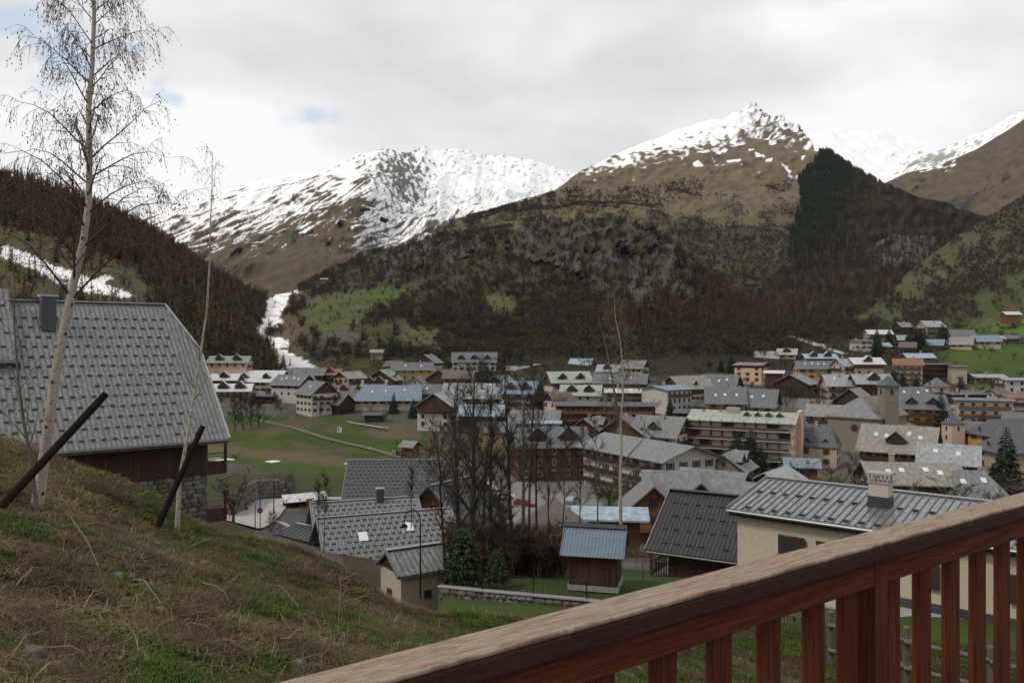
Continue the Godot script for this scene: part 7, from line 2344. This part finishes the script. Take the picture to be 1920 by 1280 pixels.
func car(label: String, px: float, d: float, yaw: float, paint: Color, van := false) -> void:
	var x := (px - 960.0) / F * d
	var o := thing("parked_car", label, "car", Vector3(x, ground(x, -d) + 0.02, -d), deg_to_rad(yaw), "cars parked in the village")
	var m := StandardMaterial3D.new()
	m.albedo_color = paint
	m.roughness = 0.3
	m.clearcoat_enabled = true
	m.clearcoat = 0.6
	var body := Shape.new()
	body.prism(PackedVector2Array([Vector2(-2.05, 0.35), Vector2(2.05, 0.35), Vector2(2.1, 0.7), Vector2(1.95, 0.88), Vector2(1.0, 0.98), Vector2(-1.75, 1.02), Vector2(-2.1, 0.9)]), Transform3D(), 1.7)
	part(o, "body", body.mesh(), m)
	var top := 1.75 if van else 1.45
	var cab := Shape.new()
	cab.prism(PackedVector2Array([Vector2(-1.75, 1.0), Vector2(1.05, 0.97), Vector2(0.35, top), Vector2(-1.35, top)]), Transform3D(), 1.5)
	part(o, "cabin", cab.mesh(), m)
	for k in [-1.0, 1.0]:
		var w := Shape.new()
		w.prism(PackedVector2Array([Vector2(-1.5, 1.06), Vector2(0.8, 1.04), Vector2(0.28, top - 0.08), Vector2(-1.25, top - 0.08)]), Transform3D(Basis(), Vector3(0, 0, k * 0.755)), 0.03)
		part(o, "side_window", w.mesh(), M.glass_dark)
		for e in [-1.3, 1.3]:
			var t := part(o, "wheel", disc_mesh(0.32, 0.2), M.black_iron, Vector3(e, 0.32, k * 0.78))
			part(t, "rim", disc_mesh(0.19, 0.22), M.zinc)
	var ws := Shape.new()
	ws.quad(Vector3(0.98, 1.03, -0.65), Vector3(0.42, top - 0.06, -0.65), Vector3(0.42, top - 0.06, 0.65), Vector3(0.98, 1.03, 0.65))
	part(o, "windscreen", ws.mesh(), M.glass_dark, Vector3(0.03, 0.02, 0))

func roads() -> void:
	mat("road_pale", lin(0.33, 0.32, 0.305), 0.9, 0.0, M.tex_plaster, 0.2)
	mat("path_gravel", lin(0.2, 0.18, 0.135), 0.95, 0.0, M.tex_stone, 0.6)
	mat("dirty_snow", lin(0.66, 0.64, 0.61), 0.9, 0.0, M.tex_plaster, 0.5)
	mat("lamp_glass", lin(0.5, 0.5, 0.47), 0.2)
	mat("sign_red", lin(0.28, 0.03, 0.02), 0.5)
	mat("sign_blue", lin(0.03, 0.045, 0.2), 0.5)
	structure("road", ribbon(on_floor([[398, 104], [425, 116], [455, 131], [490, 156], [535, 172], [600, 178], [680, 180]]), 11.0, 0.25), M.road_pale)
	structure("meadow_path", ribbon(on_floor([[470, 358], [540, 335], [620, 298], [700, 272], [760, 252], [830, 246], [880, 236]]), 2.4, 0.28), M.path_gravel)
	structure("village_road", ribbon(on_floor([[1480, 640], [1520, 600], [1560, 560], [1590, 540]]), 7.0, 0.35), M.road_pale)
	structure("hill_track", ribbon(on_floor([[1600, 610], [1760, 605], [1900, 610], [1960, 600]]), 3.0, 0.35), M.path_gravel)
	var kerb := Shape.new()
	var kp := on_floor([[498, 128], [530, 124], [556, 112], [572, 100]])
	for i in kp.size() - 1:
		kerb.beam(kp[i] + Vector3.UP * 0.06, kp[i + 1] + Vector3.UP * 0.06, 0.5, 0.3)
	structure("kerb", kerb.mesh(), M.concrete)
	# boulders along the road's outer edge
	var o := thing("boulder_wall", "rough grey boulder wall along the outside of the road bend", "wall", Vector3.ZERO)
	var first := Vector3.ZERO
	var prev := Vector3.ZERO
	var mats := stone_mats()
	var lines: Array = []
	for b in BOULDERS:
		var x: float = (b[0] - 960.0) / F * b[1]
		var d: float = b[1] + 1.0
		lines.append([Vector3(x, EYE + floor_at(x, b[1], true), -d), b[2]])
	o.position = lines[0][0]
	for i in lines.size() - 1:
		var a: Vector3 = lines[i][0] - o.position
		var b: Vector3 = lines[i + 1][0] - o.position
		var core := Shape.new()
		var ha: float = lines[i][1]
		var hb: float = lines[i + 1][1]
		var n := (b - a).normalized().cross(Vector3.UP)
		core.quad(a + Vector3.UP * ha, b + Vector3.UP * hb, b + Vector3.DOWN, a + Vector3.DOWN)
		core.quad(a + Vector3.UP * ha, a + Vector3.UP * (ha - 0.3) - n * 0.5, b + Vector3.UP * (hb - 0.3) - n * 0.5, b + Vector3.UP * hb)
		part(o, "core", core.mesh(), M.stone_grey)
		lay_stones(o, a, b, n, ha + 0.3, hb + 0.2, 1.1, 0.85, 130)
	# lamps and signs
	crook_lamp("black crook lamp with lantern in front of the cream outbuilding", 788, 51.5, 955, 1104)
	crook_lamp("black crook lamp with lantern by the road bend", 478, 92.0, 936, 1040)
	for pl in [["plain dark pole left of the bus shelter", 513, 130.0, 900, 962], ["plain dark pole at the bus shelter's left end", 536, 150.0, 898, 950], ["thin dark pole before the sloping dark shed roof", 596, 84.0, 985, 1045]]:
		var b := spot(pl[1], pl[4], pl[2])
		b.y = ground(b.x, b.z)
		var t := thing("utility_pole", pl[0], "pole", b)
		var s := Shape.new()
		s.rod(Vector3(0, -0.3, 0), Vector3(0, EYE + (640.0 - pl[3]) / F * pl[2] - b.y, 0), 0.09, 0.07, 8)
		part(t, "shaft", s.mesh(), M.black_iron)
	var sp := spot(487, 957, 95.0)
	var sg := thing("no_parking_sign", "round blue no parking sign with red ring on a pole", "sign", Vector3(sp.x, ground(sp.x, sp.z), sp.z))
	var sh := sp.y - sg.position.y
	var ps := Shape.new()
	ps.rod(Vector3(0, -0.3, -0.06), Vector3(0, sh + 2.7, -0.06), 0.05, 0.05, 8)
	part(sg, "pole", ps.mesh(), M.black_iron)
	part(sg, "red_ring", disc_mesh(0.34, 0.03), M.sign_red, Vector3(0, sh, 0))
	part(sg, "blue_face", disc_mesh(0.26, 0.04), M.sign_blue, Vector3(0, sh, 0.004))
	var bar := part(sg, "red_bar", block(0.54, 0.06, 0.02), M.sign_red, Vector3(0, sh, 0.03))
	bar.rotation.z = deg_to_rad(-45.0)
	var rp := spot(430, 941, 118.0)
	var rs := thing("red_road_sign", "round red sign on a short red post at the road bend", "sign", Vector3(rp.x, ground(rp.x, rp.z), rp.z))
	var rh := rp.y - rs.position.y
	part(rs, "post", block(0.14, rh, 0.1), M.sign_red, Vector3(0, rh * 0.5, -0.06))
	part(rs, "disc", disc_mesh(0.42, 0.05), M.sign_red, Vector3(0, rh, 0))
	# shelter with the long pale canopy
	var bp := spot(572, 945, 150.0)
	var bs := thing("bus_shelter", "open shelter with long pale canopy and notice board beside the road", "shelter", Vector3(bp.x, ground(bp.x, bp.z), bp.z), deg_to_rad(28.0))
	var cy := EYE + (640.0 - 932.0) / F * 150.0 - bs.position.y
	var can := part(bs, "canopy", block(8.0, 0.12, 2.6), M.roof_white, Vector3(0, cy, 0))
	can.rotation.x = deg_to_rad(24.0)
	for x in [-3.6, -1.2, 1.2, 3.6]:
		part(bs, "post", block(0.16, cy, 0.16), M.wood_brown, Vector3(x, cy * 0.5, 0.9))
	part(bs, "back_wall", block(7.6, 1.6, 0.12), M.wood_brown, Vector3(0, 0.8, -0.9))
	part(bs, "notice_board", block(1.1, 1.5, 0.1), M.shutter_red, Vector3(0.4, cy - 0.9, 1.1))
	# things on the ski meadow
	var hut := house("small orange timber ticket hut on the ski meadow", 770, 262, 826, -34, 4.2, 3.4, 28, "wood_orange", "roof_mid", {"name": "hut", "cat": "hut", "chim": 0, "blind": true})
	var cv := thing("ski_conveyor", "long pale conveyor belt lift lying across the meadow", "ski lift", Vector3((686.0 - 960.0) / F * 338.0, ground((686.0 - 960.0) / F * 338.0, -338.0), -338.0), deg_to_rad(-52.0))
	part(cv, "belt", block(34.0, 0.4, 1.1), M.frame_white, Vector3(0, 0.4, 0))
	part(cv, "side_board", block(34.0, 0.6, 0.1), M.wood_grey, Vector3(0, 0.35, 0.6))
	for k in [-16.0, 16.0]:
		part(cv, "drive_box", block(1.6, 1.0, 1.6), M.zinc, Vector3(k, 0.5, 0))
	var bd := spot(636, 816, 312.0)
	var board := thing("piste_board", "white piste board with dark picture standing in the meadow", "sign", Vector3(bd.x, ground(bd.x, bd.z), bd.z))
	part(board, "panel", block(1.7, 1.7, 0.12), M.frame_white, Vector3(0, 1.9, 0))
	part(board, "print", block(0.5, 1.0, 0.03), M.black_iron, Vector3(-0.35, 1.95, 0.08))
	part(board, "leg", block(0.12, 1.2, 0.1), M.zinc, Vector3(-0.6, 0.5, 0))
	part(board, "leg", block(0.12, 1.2, 0.1), M.zinc, Vector3(0.6, 0.5, 0))
	var cb := spot(741, 840, 258.0)
	var cab := thing("lift_cabinet", "grey lift control cabinet with mast beside the ticket hut", "cabinet", Vector3(cb.x, ground(cb.x, cb.z), cb.z))
	part(cab, "box", block(1.4, 1.7, 1.0), M.zinc, Vector3(-0.4, 0.85, 0))
	part(cab, "box", block(0.9, 1.9, 0.8), M.gutter, Vector3(0.8, 0.95, 0.1))
	part(cab, "mast", block(0.16, 5.0, 0.16), M.black_iron, Vector3(0.5, 2.5, 0.6))
	for sn in [["snow patch beside the big chalet's balcony", 410, 846, 252.0, 8.0, 2.2], ["left snow patch on the ski meadow", 512, 855, 247.0, 6.0, 3.2], ["right snow patch on the ski meadow", 668, 860, 243.0, 9.5, 3.4], ["tiny snow patch near the ticket hut", 694, 834, 274.0, 1.6, 1.0]]:
		var c := Vector3((sn[1] - 960.0) / F * sn[3], 0, -sn[3])
		c.y = ground(c.x, c.z)
		var s := Shape.new()
		var k := 26
		var ring: Array[Vector3] = []
		for j in k:
			var a := TAU * j / k
			var rr := 0.5 * (1.0 + 0.9 * nf.get_noise_2d(cos(a) * 40.0 + sn[1], sin(a) * 40.0))
			rr *= 1.0 + 0.5 * nf.get_noise_2d(cos(a) * 130.0, sin(a) * 130.0 + sn[1])
			ring.append(Vector3(cos(a) * sn[4] * rr, -0.25, sin(a) * sn[5] * 2.0 * rr))
		for j in k:
			var a := ring[j]
			var b := ring[(j + 1) % k]
			s.tri(Vector3(0, 0.45, 0), b * 0.6 + Vector3.UP * 0.3, a * 0.6 + Vector3.UP * 0.3)
			s.quad(a * 0.6 + Vector3.UP * 0.3, b * 0.6 + Vector3.UP * 0.3, b, a)
		var o2 := part(self, "snow_patch", s.mesh(), M.dirty_snow, c)
		tag(o2, sn[0], "snow", "old snow on the meadow")
	car("white car parked on the church square", 1773, 262, 80, Color(0.8, 0.8, 0.8))
	car("white pickup car at the edge of the car park", 948, 178, 8, Color(0.78, 0.78, 0.78))
	car("silver car parked behind the maroon timber house", 1838, 205, -20, Color(0.55, 0.57, 0.6))
	car("green grey car beside the silver one at the right", 1846, 190, -20, Color(0.25, 0.33, 0.32))
	car("white car on the far road near the upper hamlet", 1543, 585, 10, Color(0.8, 0.8, 0.8))
	car("dark car on the far road behind the white one", 1562, 575, 10, Color(0.2, 0.2, 0.22))
	car("red car standing in the car park between bare trees", 985, 150, -30, Color(0.4, 0.08, 0.06))
	car("yellow green car in the middle of the car park", 1045, 140, 20, Color(0.5, 0.55, 0.12))
	car("grey car in the car park near the white chalet", 1075, 160, 60, Color(0.42, 0.43, 0.45))
	car("white van below the brown chalet with long grey roof", 915, 195, 5, Color(0.8, 0.8, 0.8), true)

func bank_things() -> void:
	mat("old_post", lin(0.03, 0.024, 0.017), 1.0, 0.0, M.tex_timber, 1.5)
	M.old_post.metallic_specular = 0.1
	mat("dead_stem", lin(0.22, 0.17, 0.115), 0.9)
	mat("red_stem", lin(0.17, 0.085, 0.055), 0.9)
	for p in [["thick dark wooden post leaning across the birch's foot", [18, 932, 11.6], [198, 738, 12.6], 0.062, 0.056], ["dark wooden post leaning beside the slender birch", [304, 968, 14.6], [380, 798, 14.9], 0.055, 0.05]]:
		var a := spot(p[1][0], p[1][1], p[1][2])
		var b := spot(p[2][0], p[2][1], p[2][2])
		var o := thing("leaning_post", p[0], "post", a, 0.0, "old posts on the bank")
		var s := Shape.new()
		var dir := (b - a)
		var pts := PackedVector3Array()
		var rs := PackedFloat32Array()
		for i in 7:
			var f := i / 6.0
			pts.append(dir * (f * 1.12 - 0.12))
			rs.append(lerpf(p[3], p[4], f) * rng.randf_range(0.94, 1.06))
		s.tube(pts, rs, 10)
		s.disc(pts[6], dir.normalized(), rs[6], 10)
		part(o, "shaft", s.mesh(), M.old_post)
	# fallen twigs and dead stems
	var sticks := []
	for k in [[130, 980, 190, 1100], [430, 1000, 520, 1050], [460, 985, 600, 1040], [330, 1160, 440, 1180], [450, 1180, 640, 1230], [30, 1120, 80, 1080], [155, 1160, 205, 1120], [120, 1030, 60, 1000], [560, 1150, 500, 1110], [380, 1110, 430, 1140], [210, 930, 245, 905], [250, 1100, 300, 1150], [700, 1130, 620, 1160], [90, 1210, 20, 1250], [260, 1240, 230, 1190], [560, 1060, 520, 1080], [640, 1090, 634, 1190], [160, 1250, 10, 1252]]:
		sticks.append(k)
	for i in 16:
		var x := rng.randf_range(20, 760)
		var y := lerpf(1000, 1260, rng.randf())
		var l := rng.randf_range(30, 110)
		var an := rng.randf_range(-0.2, 1.1)
		sticks.append([x, y, x + cos(an) * l, y + sin(an) * l * 0.6])
	for k in sticks:
		var pts := PackedVector3Array()
		var rs := PackedFloat32Array()
		var r := rng.randf_range(0.004, 0.008)
		for i in 6:
			var f := i / 5.0
			var px := lerpf(k[0], k[2], f)
			var py := lerpf(k[1], k[3], f)
			var d := reach_bank(px, py)
			var q := spot(px, py, d)
			q.y = EYE + bank_at(q.x, d) + 0.10 + 0.10 * sin(PI * f) + rng.randf_range(-0.03, 0.03)
			pts.append(q)
			rs.append(r * (1.0 - 0.6 * f))
		var s := Shape.new()
		var first := pts[0]
		for i in 6: pts[i] -= first
		s.tube(pts, rs, 5)
		var o := part(self, "dead_stem", s.mesh(), M.red_stem if rng.randf() < 0.25 else M.dead_stem, first)
		tag(o, "thin dry stem lying in the matted grass of the bank", "stem", "dead stems on the bank")
	# stones in the grass
	var mats := stone_mats()
	for k in [[215, 1085, "grey stone below the slender birch, in the bank's middle", 0.2], [182, 1150, "grey stone lying beside crossed dry stems on the bank", 0.16], [300, 1148, "pale stone half hidden in a green tuft of the bank", 0.13], [90, 1000, "small stone just below the tall birch's foot", 0.12], [60, 1235, "largest grey stone near the lower left corner", 0.22], [560, 1248, "grey stone close to the railing's lower end", 0.17]]:
		var d := reach_bank(k[0], k[1])
		var q := spot(k[0], k[1], d)
		q.y = EYE + bank_at(q.x, d) + 0.015
		var o := part(self, "stone", M.rocks[rng.randi() % 4], mats[rng.randi() % 5], q)
		o.basis = Basis(Vector3.UP, rng.randf() * TAU) * Basis(Vector3.RIGHT, rng.randf_range(-0.4, 0.4)) * Basis.from_scale(Vector3(k[3] * 1.1, k[3] * 0.65, k[3] * 0.85))
		tag(o, k[2], "stone", "stones on the bank")

func reach_bank(px: float, py: float) -> float:
	# distance at which a line of sight meets the bank
	var d := 3.0
	while d < 22.0:
		if (640.0 - py) / F * d <= bank_at((px - 960.0) / F * d, d): return d
		d += 0.05
	return 16.0

func make_things() -> void:
	railing()
	fences()
	roads()
	bank_things()

# ---------------------------------------------------------------- sky
func make_sky() -> Sky:
	var w := 1024
	var h := 512
	var im := Image.create(w, h, false, Image.FORMAT_RGBF)
	var c1 := FastNoiseLite.new()
	c1.seed = 14
	c1.frequency = 1.15
	c1.fractal_octaves = 5
	var c2 := FastNoiseLite.new()
	c2.seed = 77
	c2.frequency = 3.2
	c2.fractal_octaves = 4
	for y in h:
		var up := PI * (0.5 - (y + 0.5) / h)
		for x in w:
			var az := TAU * (x + 0.5) / w      # the first column looks along -z
			var dir := Vector3(sin(az) * cos(up), sin(up), -cos(az) * cos(up))
			if y > h / 2 + 4:
				im.set_pixel(x, y, Color(0.10, 0.10, 0.095))
				continue
			var q := dir / maxf(0.25, absf(dir.y) + 0.22)
			var a := c1.get_noise_3dv(q * 1.0)
			var b := c2.get_noise_3dv(Vector3(q.x * 0.6, q.y * 1.5, q.z * 0.6))
			var f := c2.get_noise_3dv(q * 2.2)
			var k := 0.62 + a * 0.7 + b * 0.34 + f * 0.12
			# where the banks of cloud stood that day: bearing and height marks, as for the hills
			var m := Vector2(5000, 5000)
			if dir.z < -0.2: m = Vector2(960.0 - dir.x / dir.z * F, 640.0 + dir.y / dir.z * F)
			var grey := exp(-Vector2((m.x - 850.0 - (m.y - 150.0) * 1.2) / 420.0, (m.y - 150.0) / 150.0).length_squared())
			var white := exp(-Vector2((m.x - 420.0) / 260.0, (m.y - 240.0) / 110.0).length_squared()) + 0.7 * exp(-Vector2((m.x - 1480.0) / 90.0, (m.y - 50.0) / 50.0).length_squared()) + 0.5 * exp(-Vector2((m.x - 1680.0) / 260.0, (m.y - 290.0) / 70.0).length_squared())
			k += white * 0.5 - grey * 0.34
			var low := smoothstep(0.30, 0.05, dir.y)
			var g := lerpf(lerpf(0.55, 0.86, clampf(k, 0.0, 1.0)), lerpf(0.61, 0.86, clampf(k, 0.0, 1.0)), low)
			var c := Color(g * 0.99, g * 0.992, g * 1.0)
			# thin places where the blue shows
			var hole := smoothstep(0.30, 0.46, c2.get_noise_3dv(q * 0.55 + Vector3(4.1, 0, 1.7)) + 0.10 * a) * (1.0 - 0.8 * smoothstep(0.10, 0.0, dir.y)) * (0.0 if m.x < 4000.0 and m.y > -160.0 else 1.0)
			for e in [[15, 42, 60, 26], [140, 120, 70, 60], [325, 182, 48, 20], [592, 214, 46, 22], [700, -260, 160, 80], [1500, -500, 260, 90]]:
				var away := Vector2((m.x - e[0]) / e[2], (m.y - e[1]) / e[3]).length() + f * 1.5 + b * 1.1
				hole = maxf(hole, smoothstep(1.15, 0.3, away))
			c = c.lerp(Color(0.40, 0.535, 0.72), hole * 0.6)
			im.set_pixel(x, y, c)
	im.resize(2048, 1024, Image.INTERPOLATE_CUBIC)
	var m := PanoramaSkyMaterial.new()
	m.panorama = ImageTexture.create_from_image(im)
	var s := Sky.new()
	s.sky_material = m
	return s

func _ready() -> void:
	rng.seed = 20
	nz.seed = 3
	nz.frequency = 0.01
	nz.fractal_octaves = 3
	nf.seed = 9
	nf.frequency = 0.02
	nf.fractal_octaves = 5
	nr.seed = 17
	nr.frequency = 0.01
	nr.fractal_type = FastNoiseLite.FRACTAL_RIDGED
	nr.fractal_octaves = 5
	var cam := Camera3D.new()
	cam.name = "camera"
	cam.position = Vector3(0, EYE, 0)
	cam.fov = rad_to_deg(2.0 * atan(640.0 / F))
	cam.near = 0.1
	cam.far = 20000.0
	add_child(cam)
	cam.current = true
	var env := Environment.new()
	env.background_mode = Environment.BG_SKY
	env.sky = make_sky()
	env.tonemap_mode = Environment.TONE_MAPPER_LINEAR
	env.tonemap_exposure = 1.2
	env.fog_enabled = true
	env.fog_density = 0.000014
	env.fog_light_color = Color(0.88, 0.9, 0.93)
	env.sdfgi_enabled = true
	env.ssao_enabled = true
	env.ssil_enabled = true
	var we := WorldEnvironment.new()
	we.name = "world"
	we.environment = env
	add_child(we)
	var sun := DirectionalLight3D.new()
	sun.name = "sun"
	sun.light_energy = 0.5
	sun.light_color = Color(1.0, 0.965, 0.91)
	sun.light_angular_distance = 10.0
	sun.shadow_enabled = true
	sun.rotation = Vector3(deg_to_rad(-50.0), deg_to_rad(-62.0), 0)
	add_child(sun)
	make_land()
	print("land ", Time.get_ticks_msec())
	grow_grass()
	print("grass ", Time.get_ticks_msec())
	make_palette()
	make_village()
	make_near()
	make_trees()
	make_things()
	print("all ", Time.get_ticks_msec())
